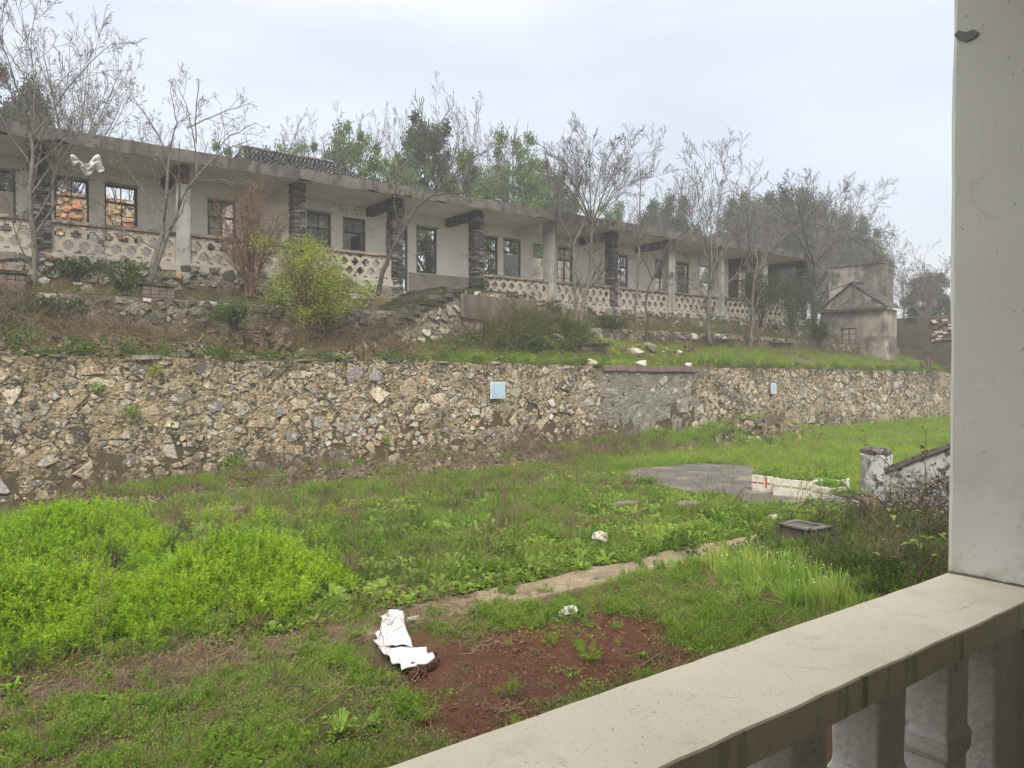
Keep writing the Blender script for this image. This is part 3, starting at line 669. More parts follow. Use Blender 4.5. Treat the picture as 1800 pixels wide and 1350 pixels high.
# facade wall with its openings  (x0, x1, sill, head, kind)
OPEN = [(1.08, 2.0, 6.62, 8.36, 'w'), (2.95, 3.86, 6.62, 8.38, 'w'), (4.28, 5.2, 6.62, 8.36, 'w'), (7.3, 8.22, 6.62, 8.3, 'w'), (10.7, 11.61, 6.62, 8.34, 'w'), (12.07, 12.98, 5.85, 8.3, 'd'),
        (13.82, 14.76, 5.47, 8.3, 'd'), (15.15, 16.08, 6.5, 8.3, 'w'), (18.15, 19.07, 6.4, 8.25, 'w'), (19.36, 20.3, 6.4, 8.27, 'w'), (20.95, 21.7, 5.47, 8.24, 'o'), (22.36, 23.26, 6.4, 8.22, 'w'),
        (25.9, 26.82, 6.4, 8.2, 'w'), (28.7, 29.56, 6.0, 8.2, 'w'), (30.33, 31.27, 6.3, 8.2, 'w'), (32.1, 33.05, 5.47, 8.2, 'o'), (35.4, 36.3, 6.3, 8.2, 'w'), (-1.4, -.5, 6.6, 8.3, 'w')]
OPEN.sort()
def facade():
    for (a0, a1, mt, nm) in ((-6, 34.5, 'plaster', 'front_wall'), (34.5, 39.2, 'boundary', 'dark_front_wall')):
        b = MB(); x = a0; ops = [o for o in OPEN if a0 <= o[0] < a1]
        for (x0, x1, z0, z1, k) in ops:
            b.box(x, x0, YF, YF + .24, 5.2, 8.738); b.box(x0, x1, YF, YF + .24, z1, 8.738)
            if z0 > 5.9 or (x > 13 and z0 > 5.5): b.box(x0, x1, YF, YF + .24, 5.2, z0)
            x = x1
        b.box(x, a1, YF, YF + .24, 5.2, 8.738)
        b.build(nm, mt, bd)
    b = MB()                                            # lower dado band beside the stair door
    b.box(14.80, 19.9, YF - .018, YF - .001, 5.47, 6.48); b.build('dado_band', 'panel' if 0 else 'lattice', bd)
    b = MB()
    for (x0, x1, z0, z1, k) in OPEN:
        if k == 'w': b.box(x0 - .05, x1 + .05, YF - .03, YF - .001, z1 + .0, z1 + .045, jit=.004)
    b.build('lintel_lips', 'colplaster', bd)
facade()
def window(x0, x1, z0, z1, kind, sash=True, panes=()):
    wd = x1 - x0; yf = YF + .05; f = .05; b = MB()
    def bar(a, c, d, e, y0=0., y1=.07): b.box(a, c, yf + y0, yf + y1, d, e)
    bar(x0, x0 + f, z0, z1); bar(x1 - f, x1, z0, z1); bar(x0 + f, x1 - f, z1 - f, z1)
    zt = z1 - .52 if kind != 'o' else z1
    if kind == 'w': bar(x0 + f, x1 - f, z0, z0 + f)
    if kind in 'wd':
        bar(x0 + f, x1 - f, zt - .05, zt); xm = (x0 + x1) / 2; bar(xm - .015, xm + .015, zt, z1 - f, .01, .05)
        bar(x0 + f, x1 - f, z1 - f - .035, z1 - f, .012, .055); bar(x1 - f - .035, x1 - f, zt, z1 - f - .035, .012, .055)
    o = b.build('window_frame' if kind == 'w' else 'door_frame', 'frame', bd)
    if kind == 'w' and sash:
        for s in range(2):
            if not (sash & (1 << s)): continue
            a = x0 + f if s == 0 else (x0 + x1) / 2 + .004; c = (x0 + x1) / 2 - .004 if s == 0 else x1 - f
            q = MB(); g = .032
            def sb(u0, u1, v0, v1): q.box(u0, u1, yf + .012, yf + .045, v0, v1)
            zb = z0 + f; zt2 = zt - .05
            sb(a, a + g, zb, zt2); sb(c - g, c, zb, zt2); sb(a + g, c - g, zb, zb + g); sb(a + g, c - g, zt2 - g, zt2)
            for kk in (1, 2): zz = zb + (zt2 - zb) * kk / 3; sb(a + g, c - g, zz - .012, zz + .012)
            sh = q.build('casement', 'frame', o); sh.matrix_parent_inverse = (bd.matrix_basis @ o.matrix_parent_inverse @ o.matrix_basis).inverted()
    for (u0, u1, v0, v1) in panes:
        q = MB(); q.box(x0 + f + u0 * (wd - 2 * f), x0 + f + u1 * (wd - 2 * f), yf + .024, yf + .030, z0 + v0 * (z1 - z0), z0 + v1 * (z1 - z0))
        g = q.build('pane', 'glass', o); g.matrix_parent_inverse = (bd.matrix_basis @ o.matrix_parent_inverse @ o.matrix_basis).inverted()
SASH = {0: 0, 1: 0, 2: 0, 3: 2, 4: 3, 5: 3, 8: 3, 9: 2, 10: 0, 12: 3, 13: 2, 14: 3, 15: 3, 17: 3}
PANE = {4: [(.04, .96, .02, .26), (.04, .46, .72, .97)], 5: [(.04, .48, .03, .66), (.52, .96, .03, .66), (.04, .48, .71, .96), (.52, .96, .71, .96)], 6: [(.04, .48, .79, .96), (.52, .96, .79, .96)],
        10: [(.03, .97, .03, .66)], 15: [(.04, .96, .03, .66)], 13: [(.5, .96, .03, .3)], 9: [(.52, .96, .03, .3)]}
for i, o_ in enumerate(OPEN): window(*o_, sash=SASH.get(i, 1), panes=PANE.get(i, ()))
# open door leaf in the room under the tiled roof
b = MB(); b.box(12.83, 12.87, YF + .13, YF + .95, 5.87, 7.75); b.box(12.81, 12.829, YF + .22, YF + .85, 6.9, 7.6); b.build('door_leaf', 'frame', bd)
# rooms behind
b = MB(); b.box(9.2, 9.4, YF + .25, 30.9, 5.2, 9.0); b.box(13.3, 13.5, YF + .25, 30.9, 5.2, 8.9); b.box(9.2, 13.5, 31.0, 31.2, 5.2, 9.0); b.build('partition_wall', 'corridor', bd)
b = MB(); b.box(22.5, 27.5, 31, 31.2, 5.2, 8.55, jit=.05); b.box(30.5, 39, 31, 31.2, 5.2, 8.1, jit=.05); b.box(38.9, 39.2, YF + .25, 31, 5.2, 8.73); b.build('rear_wall', 'hut', bd)
b = MB(); b.box(-6, 2.88, 31, 31.2, 5.2, 8.7, jit=.02); b.box(8.02, 9.18, 31, 31.2, 5.2, 8.6, jit=.02); b.build('dark_window_backing', 'boundary', bd)  # added dark backing: room shade put into its colour behind two left windows
bo = thing('orange_stone_wall', (3, 31, 5), 'orange rubble wall seen through the two left windows of the ruined building', 'stone wall')
b = MB(); b.box(2.9, 8.0, 31.0, 31.3, 5.2, 8.92, col=(.05, .2, 0)); b.build('mortar_face', 'mortar', bo)
cl = stones_layout(2.95, 7.95, lambda u: 6.9, lambda u: 8.98 + .1 * math.sin(u * 3), [(.24, .4), (.15, .5), (.09, .4)], 33)
masonry(bo, cl, lambda u, d, v: np.stack([u, 31.0 - d, v], 1), PALO, 'orange', 34, singles=150, depth=.09, gap=.02)
# remaining tiled roof
def tile_roof():
    b = MB(); rows = 27; y0, z0, y1, z1 = 24.35, 9.06, 28.1, 10.72
    b.add([(7.9, y0, z0 - .05), (12.9, y0, z0 - .05), (12.5, y1, z1 - .06), (9.0, y1, z1 - .06)], quads=[(0, 1, 2, 3)], col=(.3, .3, .3))
    b.add([(9.0, y1, z1 - .06), (12.5, y1, z1 - .06), (13.1, 31.2, 9.1), (8.2, 31.2, 9.1)], quads=[(0, 1, 2, 3)], col=(.3, .3, .3))
    sl_ = math.hypot(y1 - y0, z1 - z0); ty = (y1 - y0) / sl_; tz = (z1 - z0) / sl_
    for r in range(rows):
        s = r / rows; xa = 7.9 + (9.0 - 7.9) * s + rng.uniform(-.15, .1); xb = 12.9 + (12.45 - 12.9) * s + rng.uniform(-.3, .1); u = xa
        while u < xb:
            if rng.uniform() < .03: u += .15; continue
            yy = y0 + (y1 - y0) * s; zz = z0 + (z1 - z0) * s; l = sl_ / rows * 1.5; e = rng.uniform(-.012, .02); n = 4; V = []
            for j in range(n + 1):
                a = math.pi * (j / n); cx = u + .067 - .067 * math.cos(a); cz = .028 * math.sin(a)
                for q, lift in ((0, .06), (1, .005)): V.append((cx + rng.uniform(-.004, .004), yy + ty * l * q - tz * (cz + lift) * .5, zz + tz * l * q + cz + lift + e))
            Q = [(2 * j, 2 * j + 1, 2 * j + 3, 2 * j + 2) for j in range(n)]
            b.add(V, quads=Q); u += .15
    b.build('roof_tiles', 'tile', bd, kind='stuff', fixn=False)
    b = MB()
    for k in range(20): u = 8.95 + k * .18; b.box(u, u + .17, 28.02, 28.2, 10.70, 10.78 + rng.uniform(0, .03), jit=.012)
    b.build('roof_ridge', 'tile', bd, kind='stuff')
tile_roof()
# fallen rafters behind the empty windows
def pole(a, b_, r, mat, name, lab=None, cat=None, group=None, n=6, parent=None):
    a = Vector(a); b_ = Vector(b_); d = (b_ - a); q = d.to_track_quat('Z', 'Y'); V = []; K = 5
    for k in range(K):
        p = a + d * (k / (K - 1)) + (Vector((rng.uniform(-1, 1), rng.uniform(-1, 1), rng.uniform(-1, 1))) * r * .4 if 0 < k < K - 1 else Vector((0, 0, 0)))
        for j in range(n): t = 2 * math.pi * j / n; V.append(p + q @ Vector((math.cos(t) * r, math.sin(t) * r, 0)))
    Q = [(k * n + j, k * n + (j + 1) % n, (k + 1) * n + (j + 1) % n, (k + 1) * n + j) for k in range(K - 1) for j in range(n)]
    m = MB(); m.add([tuple(v) for v in V], quads=Q, polys=[list(range(n))[::-1], [(K - 1) * n + j for j in range(n)]]); o = m.build(name, mat, parent)
    if lab: tag(o, lab, cat, group)
    return o
PL = [((14.6, 27.0, 6.0), (17.3, 28.2, 9.3)), ((16.9, 27.2, 5.6), (15.6, 28.6, 8.9)), ((15.2, 27.6, 7.2), (18.2, 28.0, 8.1)), ((17.2, 27.4, 5.9), (17.0, 28.8, 9.4)), ((18.6, 27.0, 6.3), (20.9, 28.2, 8.5)), ((19.0, 27.3, 8.4), (21.2, 27.9, 6.8)), ((25.4, 27.2, 6.2), (28.4, 28.4, 8.6))]
LB = ['fallen rafter leaning right behind the empty window by the stair', 'steep fallen rafter crossing behind the empty window by the stair', 'low slanting rafter behind the empty window by the stair', 'nearly upright rafter behind the empty window by the stair', 'long slanting rafter behind the window right of the stair column', 'dropping rafter crossing behind the window right of the stair column', 'slanting rafter behind a far window of the ruined building']
for (a, c), l in zip(PL, LB): pole(a, c, .055, 'darkbark', 'fallen_rafter', l, 'rafter', 'fallen rafters inside the ruin')
# faded painted characters over the window
def chars():
    for ch, px, py, s in (('\u4e0e', 603, 368, .42), ('\u793a', 628, 372, .40)):
        cu = bpy.data.curves.new('faded_character', 'FONT'); cu.body = ch; cu.size = s; cu.extrude = .001; cu.align_x = 'CENTER'
        o = bpy.data.objects.new('tmp', cu); COL.objects.link(o); dg = bpy.context.evaluated_depsgraph_get()
        me = bpy.data.meshes.new_from_object(o.evaluated_get(dg)); bpy.data.objects.remove(o)
        if not me.vertices: continue
        me.materials.clear(); me.materials.append(M['faded']); n = bpy.data.objects.new('faded_character', me); COL.objects.link(n); inb(n)
        p = onY(px, py, YF); n.location = (p[0], YF - .004, p[2] - s * .35); n.rotation_euler = (R(90), 0, 0)
M['faded'] = rough_mat('faded_grey_paint', (.34, .33, .30), (.44, .42, .38), 12, bump=0, fine=.1)
chars()

# ------------------------------------------------------------------ central stair to the veranda
def stairway():
    st = thing('stone_stairway', (15, 21.3, 3.5), 'mossy double stone stairway with a brown cement panel rising to the veranda door', 'stairway')
    Y0 = 21.2
    pA = onY(588, 598, Y0); pB = onY(790, 505, Y0); pC = onY(938, 521, Y0); pD = onY(1015, 590, Y0)
    xa, xb, xc, xd = pA[0], pB[0], pC[0], pD[0]; zt1, zt2 = pB[2], pC[2]; zbs = 3.2
    def top(u):
        if u < xb: return 3.3 + (zt1 - 3.3) * max(0, (u - xa) / (xb - xa))
        if u < xc: return zt1 + (zt2 - zt1) * (u - xb) / (xc - xb)
        return max(3.4, zt2 + (3.9 - zt2) * (u - xc) / (xd - xc))
    us = np.linspace(xa, xd + .4, 60); K = 12; V = []; C = []
    for u in us:
        for k in range(K): z = zbs + (top(u) - zbs - .02) * k / (K - 1); V.append((u, Y0 + .03 - .07 * (float(vn(u * 4, z * 4, 25)) - .5), z)); C.append((.25, .55, 0))
        V.append((u, Y0 + .35, top(u) + .01)); C.append((.3, 1, 0))
    K += 1; b = MB(); b.add(V, quads=[(i * K + j, (i + 1) * K + j, (i + 1) * K + j + 1, i * K + j + 1) for i in range(len(us) - 1) for j in range(K - 1)], col=np.array(C)); b.build('front_face', 'mortar', st, fixn=False)
    q0 = onY(808, 516, Y0 - .02); q1 = onY(940, 567, Y0 - .02)
    cl = stones_layout(xa, xd, lambda u: 3.5, lambda u: top(u) - .03, [(.19, .30), (.12, .5), (.075, .5)], 43, inside=lambda u, v: (v < top(u) - .62 or u > xb - .25) and not (q0[0] - .1 < u < q1[0] + .1 and q1[2] - .1 < v < q0[2] + .1))
    masonry(st, cl, lambda u, d, v: np.stack([u, Y0 - d, v], 1), [((.44, .40, .32), .3), ((.56, .53, .46), .25), ((.26, .24, .20), .25), ((.36, .27, .17), .1), ((.13, .12, .10), .1)], 'stone_far', 44, singles=220, depth=.05, gap=.012, drop=lambda u, v, r: None if r.uniform() < .22 else (r.uniform(0, .02), 1))
    b = MB(); P = [(q0[0], q0[2]), (q1[0], q0[2] - .08), (q1[0], q1[2] + .02), (q0[0] + 2.3, q1[2] - .08), (q0[0] + 2.2, q1[2] + .05), (q0[0] + 1.4, q1[2] + .12), (q0[0] + 1.35, q1[2] - .04), (q0[0] + .02, q1[2] + .05)]
    b.prism(P, 'y', Y0 - .10, Y0 + .02); b.build('cement_panel', 'panel', st)
    for (ax, az, bx, bz) in ((.44, .0, .58, -.35), (.58, -.35, .70, -.45), (.70, -.45, .86, -.18), (.66, -.42, .60, -.75), (.30, -.80, .36, -.6)):   # cracks as thin raised edges of broken render
        W_ = q1[0] - q0[0]; c = MB(); X0 = q0[0] + ax * W_; X1 = q0[0] + bx * W_; Z0 = q0[2] + az - .06; Z1 = q0[2] + bz - .06
        dx, dz = X1 - X0, Z1 - Z0; l = math.hypot(dx, dz); nx, nz2 = -dz / l * .012, dx / l * .012
        c.prism([(X0 - nx, Z0 - nz2), (X1 - nx, Z1 - nz2), (X1 + nx, Z1 + nz2), (X0 + nx, Z0 + nz2)], 'y', Y0 - .115, Y0 - .101); c.build('render_crack', 'cistern', st)
    # treads: left flight, landing, right flight
    n = 13
    for k in range(n):
        x0 = xa + .1 + (xb - xa - .1) * k / n; x1 = xa + .1 + (xb - xa - .1) * (k + 1) / n + .06; z = 3.35 + (zt1 - 3.35) * (k + 1) / n
        for s in range(2):
            b = MB(); ya = Y0 - .10 + s * 1.56; b.box(x0 + rng.uniform(-.03, .03), x1 + .35, ya + rng.uniform(-.05, .05), ya + 1.53, z - .17, z + rng.uniform(-.015, .015), jit=.022); b.build('step', 'step', st, bevel=.015)
    for k in range(9):
        x0 = xc + (xd - xc) * k / 9; x1 = x0 + (xd - xc) / 9 + .06; z = zt2 - (zt2 - 3.9) * (k + .6) / 9
        b = MB(); b.box(x0, x1, Y0 + .25, 23.9, z - .2, z, jit=.03); b.build('step', 'step', st, bevel=.015)
    b = MB(); b.box(xb, xc, Y0 + .1, 24.0, zt2 - .4, zt2 + .02, jit=.03); b.build('landing', 'step', st)
    b = MB(); b.box(13.45, 16.3, 23.4, 24.1, 5.1, 5.46, jit=.01); b.build('door_sill', 'fascia', st)
    b = MB()
    for k in range(90):
        u = rng.uniform(xb - .3, xc + .8); s = rng.uniform(.05, .14); b.box(u - s, u + s, Y0 + rng.uniform(-.05, .5), Y0 + .6, top(u) - .08, top(u) + rng.uniform(.0, .07), jit=.04, )
    b.build('edge_rubble', 'step', st, kind='stuff')
stairway()

# ------------------------------------------------------------------ gabled outbuilding, block and boundary wall at the far right
def hut():
    h = thing('gabled_hut', (40, 22, 3.6), 'small grimy gabled outbuilding with a barred window at the right end of the terrace', 'hut')
    X = 40; yl, yr = 24.1, 20.45; ze = 5.95; za = 7.35; ym = (yl + yr) / 2
    wy0 = onX(1505, 600, X)[1]; wy1 = onX(1478, 600, X)[1]; wz1 = onX(1490, 577, X)[2]; wz0 = 3.7
    b = MB(); b.box(X, X + .25, yr, wy0, 3, ze); b.box(X, X + .25, wy1, yl, 3, ze); b.box(X, X + .25, wy0, wy1, wz1, ze); b.box(X, X + .25, wy0, wy1, 3, wz0)
    b.box(X + .25, X + 1.3, yr, yr + .25, 3, ze); b.box(X + .25, X + 1.3, yl - .25, yl, 3, ze); b.build('wall', 'hut', h)
    b = MB(); b.prism([(yr, ze + .12), (yl, ze + .12), (ym, za)], 'x', X - .03, X + .22); b.build('gable', 'hut', h)
    b = MB(); b.box(X - .2, X + .1, yr - .1, yl + .1, ze, ze + .118, jit=.02); b.build('gable_ledge', 'huttile', h)
    for s in (0, 1):
        b = MB(); nrow = 9
        for r in range(nrow):
            t0 = r / nrow; ya = (yr - .25 + (ym - yr + .25) * t0) if s == 0 else (yl + .25 - (yl + .25 - ym) * t0); dy = (ym - yr + .25) / nrow * (1 if s == 0 else -1)
            zz = ze + .05 + (za + .12 - ze - .05) * t0; dz = (za + .07 - ze) / nrow
            for q in range(4):
                if rng.uniform() < .05: continue
                xx = X - .08 + q * .36; V = [(xx, ya, zz + .05), (xx + .34, ya, zz + .05), (xx + .34, ya + dy * 1.3, zz + dz * 1.3 + .02), (xx, ya + dy * 1.3, zz + dz * 1.3 + .02)]
                V = np.array(V) + rng.uniform(-.02, .02, (4, 3)); W_ = V - np.array((0, 0, .05)); b.add(np.concatenate([V, W_]), quads=[(0, 1, 2, 3), (7, 6, 5, 4), (0, 4, 5, 1), (1, 5, 6, 2), (2, 6, 7, 3), (3, 7, 4, 0)])
        b.build('roof_slope', 'huttile', h)
    wf = MB()
    for (a, c, d, e) in ((wy0, wy0 + .07, wz0, wz1), (wy1 - .07, wy1, wz0, wz1), (wy0, wy1, wz1 - .07, wz1), ((wy0 + wy1) / 2 - .03, (wy0 + wy1) / 2 + .03, wz0, wz1)): wf.box(X + .04, X + .10, a, c, d, e)
    for k in range(1, 4): z = wz0 + (wz1 - wz0) * k / 4; wf.box(X + .05, X + .09, wy0 + .07, wy1 - .07, z - .025, z + .025)
    wf.build('window', 'frame', h)
    k = thing('flat_roofed_block', (45, 24, 3.1), 'taller flat-topped stained wall block rising behind the gabled hut', 'building')
    y1 = onX(1458, 470, 44.6)[1]; y0 = onX(1571, 470, 45.5)[1]; zt = onX(1510, 466, 44.6)[2]
    b = MB(); b.prism([(y1, 3), (y0, 3), (y0, zt - .32), (y0 + .5, zt - .06), (y0 + 1.6, zt), (y1, zt + .1)], 'x', 44.6, 45.5); b.build('wall', 'hut', k)
    b = MB(); b.box(44.5, 45.6, y0 + .4, y1 + .05, zt + .02, zt + .13, jit=.03); b.build('parapet_cap', 'fascia', k)
    w_ = thing('boundary_wall', (44, 19, 2.7), 'low dark stained boundary wall with broken orange bricks at far right', 'wall')
    zt = onX(1620, 557, 43.8)[2]; b = MB(); b.box(43.8, 44.1, 8, 22.6, 2.4, zt, jit=.03); b.build('wall_face', 'boundary', w_)
    for j in range(34):
        p = onX(1640 + rng.uniform(0, 32), rng.uniform(562, 600), 43.8); b = MB(); b.box(43.74, 43.82, p[1] - .12, p[1] + .12, p[2] - .045, p[2] + .045, jit=.01); b.build('brick', 'redbrick' if j % 3 else 'foam', w_)
hut()

# ------------------------------------------------------------------ trees
def tubes(mb, P, Rd, n, col=None):
    B, K, _ = P.shape; T = np.gradient(P, axis=1); T /= np.linalg.norm(T, axis=2, keepdims=True) + 1e-9
    ref = np.where(np.abs(T[:, :1, 2:3]) > .9, np.array([[[1., .1, 0]]]), np.array([[[0, 0, 1.]]])); ref = np.broadcast_to(ref, T.shape)
    U = np.cross(T, ref); U /= np.linalg.norm(U, axis=2, keepdims=True) + 1e-9; W = np.cross(T, U)
    a = 2 * np.pi * np.arange(n) / n
    V = P[:, :, None] + Rd[:, :, None, None] * (U[:, :, None] * np.cos(a)[None, None, :, None] + W[:, :, None] * np.sin(a)[None, None, :, None])
    b, k, j = np.meshgrid(np.arange(B), np.arange(K - 1), np.arange(n), indexing='ij'); j2 = (j + 1) % n; o = b * K * n
    Q = np.stack([o + k * n + j, o + k * n + j2, o + (k + 1) * n + j2, o + (k + 1) * n + j], -1).reshape(-1, 4)
    mb.add(V.reshape(-1, 3), quads=Q, col=col)
def spawn(P, Rd, m, t0, t1, ang, lf, up, wander, K, r_, rf=.6, flat=None):
    B, KP, _ = P.shape; B2 = B * m; par = np.repeat(np.arange(B), m)
    t = t0 + (t1 - t0) * (np.tile(np.arange(m), B) + r_.uniform(0, 1, B2)) / m
    f = t * (KP - 1); i = np.minimum(f.astype(int), KP - 2); g = (f - i)[:, None]
    pos = P[par, i] * (1 - g) + P[par, i + 1] * g; T = P[par, i + 1] - P[par, i]; T /= np.linalg.norm(T, axis=1, keepdims=True) + 1e-9
    rr = Rd[par, i] * (1 - g[:, 0]) + Rd[par, i + 1] * g[:, 0]
    rnd = r_.normal(size=(B2, 3)); N_ = rnd - (rnd * T).sum(1, keepdims=True) * T; N_ /= np.linalg.norm(N_, axis=1, keepdims=True) + 1e-9
    a = (ang * r_.uniform(.6, 1.3, B2))[:, None]; D = T * np.cos(a) + N_ * np.sin(a)
    plen = np.linalg.norm(np.diff(P, axis=1), axis=2).sum(1)[par]; ln = plen * lf * (1.15 - .6 * t) * r_.uniform(.65, 1.25, B2)
    Q = np.zeros((B2, K, 3)); Q[:, 0] = pos
    for k in range(1, K):
        D = D + r_.normal(size=(B2, 3)) * wander + np.array((0, 0, up)); D /= np.linalg.norm(D, axis=1, keepdims=True)
        Q[:, k] = Q[:, k - 1] + D * (ln / (K - 1))[:, None]
    r0 = rr * rf; R2 = r0[:, None] * np.linspace(1, .35, K)[None]
    return Q, R2
def resample(pts, K):
    pts = np.asarray(pts, float); d = np.concatenate([[0], np.cumsum(np.linalg.norm(np.diff(pts, axis=0), axis=1))]); s = np.linspace(0, d[-1], K)
    return np.stack([np.interp(s, d, pts[:, i]) for i in range(3)], 1)
def quads_at(mb, C, size, r_, col, jit=.25, flat=0.0, asp=.6):
    n = len(C); a = r_.normal(size=(n, 3)); a[:, 2] *= (1 - flat); a /= np.linalg.norm(a, axis=1, keepdims=True); b = np.cross(a, r_.normal(size=(n, 3))); b /= np.linalg.norm(b, axis=1, keepdims=True) + 1e-9
    s = (size * r_.uniform(.6, 1.3, n))[:, None]; V = np.stack([C - a * s, C - b * s * asp, C + a * s, C + b * s * asp], 1).reshape(-1, 3)
    cc = np.asarray(col)[None] * (1 + r_.uniform(-jit, jit, n))[:, None] if np.ndim(col) == 1 else col * (1 + r_.uniform(-jit, jit, n))[:, None]
    mb.add(V, quads=np.arange(4 * n).reshape(-1, 4), col=np.repeat(cc, 4, axis=0))
def twiggy(stems, seed, lv, minr=.007, leaf=None, pods=0, trunk_n=7):
    """stems: list of (points, r0, r1); lv: spawn arguments per level. returns (trunk MB, crown MB)"""
    r_ = np.random.default_rng(seed); tb = MB(); cb = MB(); K = 9
    P = np.stack([resample(s[0], K) for s in stems]); L_ = np.linalg.norm(P[:, -1] - P[:, 0], axis=1)[:, None, None]
    wob = r_.normal(size=P.shape) * .012 * L_; wob[:, 0] = 0; P = P + wob * .6
    Rd = np.stack([np.linspace(s[1], s[2], K) for s in stems]); tubes(tb, P, np.maximum(Rd, minr), trunk_n)
    last = P
    for q, (m, t0, t1, ang, lf, up, wan, k) in enumerate(lv):
        P, Rd = spawn(P, Rd, m, t0, t1, ang, lf, up, wan, k, r_); tubes(tb if q == 0 else cb, P, np.maximum(Rd, minr), 4 if q < 1 else 3); last = P
    ends = last[:, -1]
    if leaf:
        cnt, size, col, = leaf; i = r_.integers(0, len(last), cnt); j = r_.integers(max(0, last.shape[1] - 3), last.shape[1], cnt)
        quads_at(cb, last[i, j] + r_.normal(size=(cnt, 3)) * size * .8, size, r_, np.array(col))
    if pods:
        i = r_.choice(len(ends), min(pods, len(ends)), replace=False)
        for p in ends[i]:
            m = 14; C = p + np.stack([r_.normal(0, .055, m), r_.normal(0, .055, m), -np.abs(r_.normal(0, .13, m))], 1); quads_at(cb, C, .019, r_, np.array((2.1, 1.7, 1.2)))
    return tb, cb
def put_tree(name, loc, label, cat, tb, cb, tm, cm, group=None, crown='crown'):
    t = thing(name, loc, label, cat, group); t_ = tb.build('trunk', tm, t, smooth=True, fixn=False)
    c = cb.build(crown, cm, t, fixn=False); return t
def pxs(L_, Y, dy=0.): return [tuple(onY(x, y, Y + dy * i / max(1, len(L_) - 1))) for i, (x, y) in enumerate(L_)]
def crown_mat(base, twig): return base
# mixed twig + leaf crowns use a material that reads the colour attribute
M['twigleaf'] = rough_mat('twigs_and_buds', (.095, .080, .072), (.135, .115, .10), 4, bump=0, fine=.2, use_attr=True)
M['darktwigleaf'] = rough_mat('dark_twigs_and_buds', (.075, .068, .06), (.11, .10, .09), 4, bump=0, fine=.2, use_attr=True)

G_F = 'slender trees growing on the ledge in front of the ruined building'
Y_ = 22.2
# a: tall bare tree at the far left
tb, cb = twiggy([(pxs([(58, 520), (57, 400), (56, 300), (57, 232)], Y_), .075, .045), (pxs([(57, 235), (30, 160), (8, 90), (-10, 10)], Y_, -1), .022, .006), (pxs([(57, 235), (62, 160), (55, 80), (62, 10)], Y_, .6), .022, .006),
                 (pxs([(57, 240), (95, 190), (150, 120), (200, 75)], Y_, -.8), .026, .007), (pxs([(57, 300), (15, 230), (-30, 130)], Y_, .5), .022, .007), (pxs([(57, 390), (85, 350), (100, 290), (130, 250)], Y_, -.6), .025, .008), (pxs([(57, 470), (30, 420), (10, 330)], Y_, -.4), .022, .008)],
                101, [(7, .3, 1, .6, .45, .05, .09, 5), (5, .2, 1, .7, .48, .04, .12, 4), (4, .3, 1, .7, .5, .02, .15, 3)], minr=.005, leaf=(900, .018, (1.1, 1, .9)))
put_tree('bare_tree', onY(58, 520, Y_), 'tall slim bare tree at far left, its trunk crossing the brick column', 'tree', tb, cb, 'bark', 'twigleaf', G_F)
# b: forked tree with hanging seed clusters
tb, cb = twiggy([(pxs([(264, 497), (276, 440), (288, 380), (293, 320), (296, 265)], Y_), .08, .028), (pxs([(267, 490), (292, 415), (318, 358), (352, 308), (395, 262), (442, 245)], Y_, -.5), .07, .008), (pxs([(296, 268), (262, 212), (226, 158)], Y_, .3), .024, .007),
                 (pxs([(296, 268), (312, 215), (300, 160)], Y_, -.5), .024, .007), (pxs([(345, 312), (342, 240), (330, 190), (308, 140)], Y_, .4), .024, .007), (pxs([(345, 250), (345, 190), (350, 150)], Y_, -.2), .022, .01), (pxs([(330, 225), (380, 200), (445, 180)], Y_, .4), .02, .007),
                 (pxs([(352, 308), (400, 240), (452, 215)], Y_, -.4), .022, .007), (pxs([(290, 395), (262, 350), (225, 300), (205, 265)], Y_, .3), .022, .008), (pxs([(280, 440), (240, 420), (200, 400), (180, 360)], Y_, -.3), .02, .008)],
                102, [(6, .3, 1, .7, .34, .10, .09, 5), (3, .25, 1, .75, .45, .08, .12, 4), (2, .4, 1, .7, .4, .05, .15, 3)], minr=.005, pods=130)
put_tree('forked_tree', onY(264, 497, Y_), 'forked leafless tree with hanging tan seed clusters before the plastered column', 'tree', tb, cb, 'bark', 'twigleaf', G_F)
# e: leaning tree before the dark column by the stair
tb, cb = twiggy([(pxs([(664, 520), (682, 455), (704, 400), (742, 352), (790, 312), (850, 262)], 22.4, -.6), .085, .012), (pxs([(700, 405), (692, 350), (703, 280)], 22.4), .03, .008), (pxs([(780, 322), (800, 270), (812, 225)], 22.2), .025, .008), (pxs([(742, 352), (760, 290), (770, 240)], 22.3), .022, .008)],
                103, [(6, .3, 1, .6, .35, .08, .12, 4), (4, .3, 1, .7, .45, .05, .15, 3)])
put_tree('leaning_tree', onY(664, 520, 22.4), 'young tree leaning right across the dark column beside the stairway', 'tree', tb, cb, 'darkbark', 'darktwigleaf', G_F)
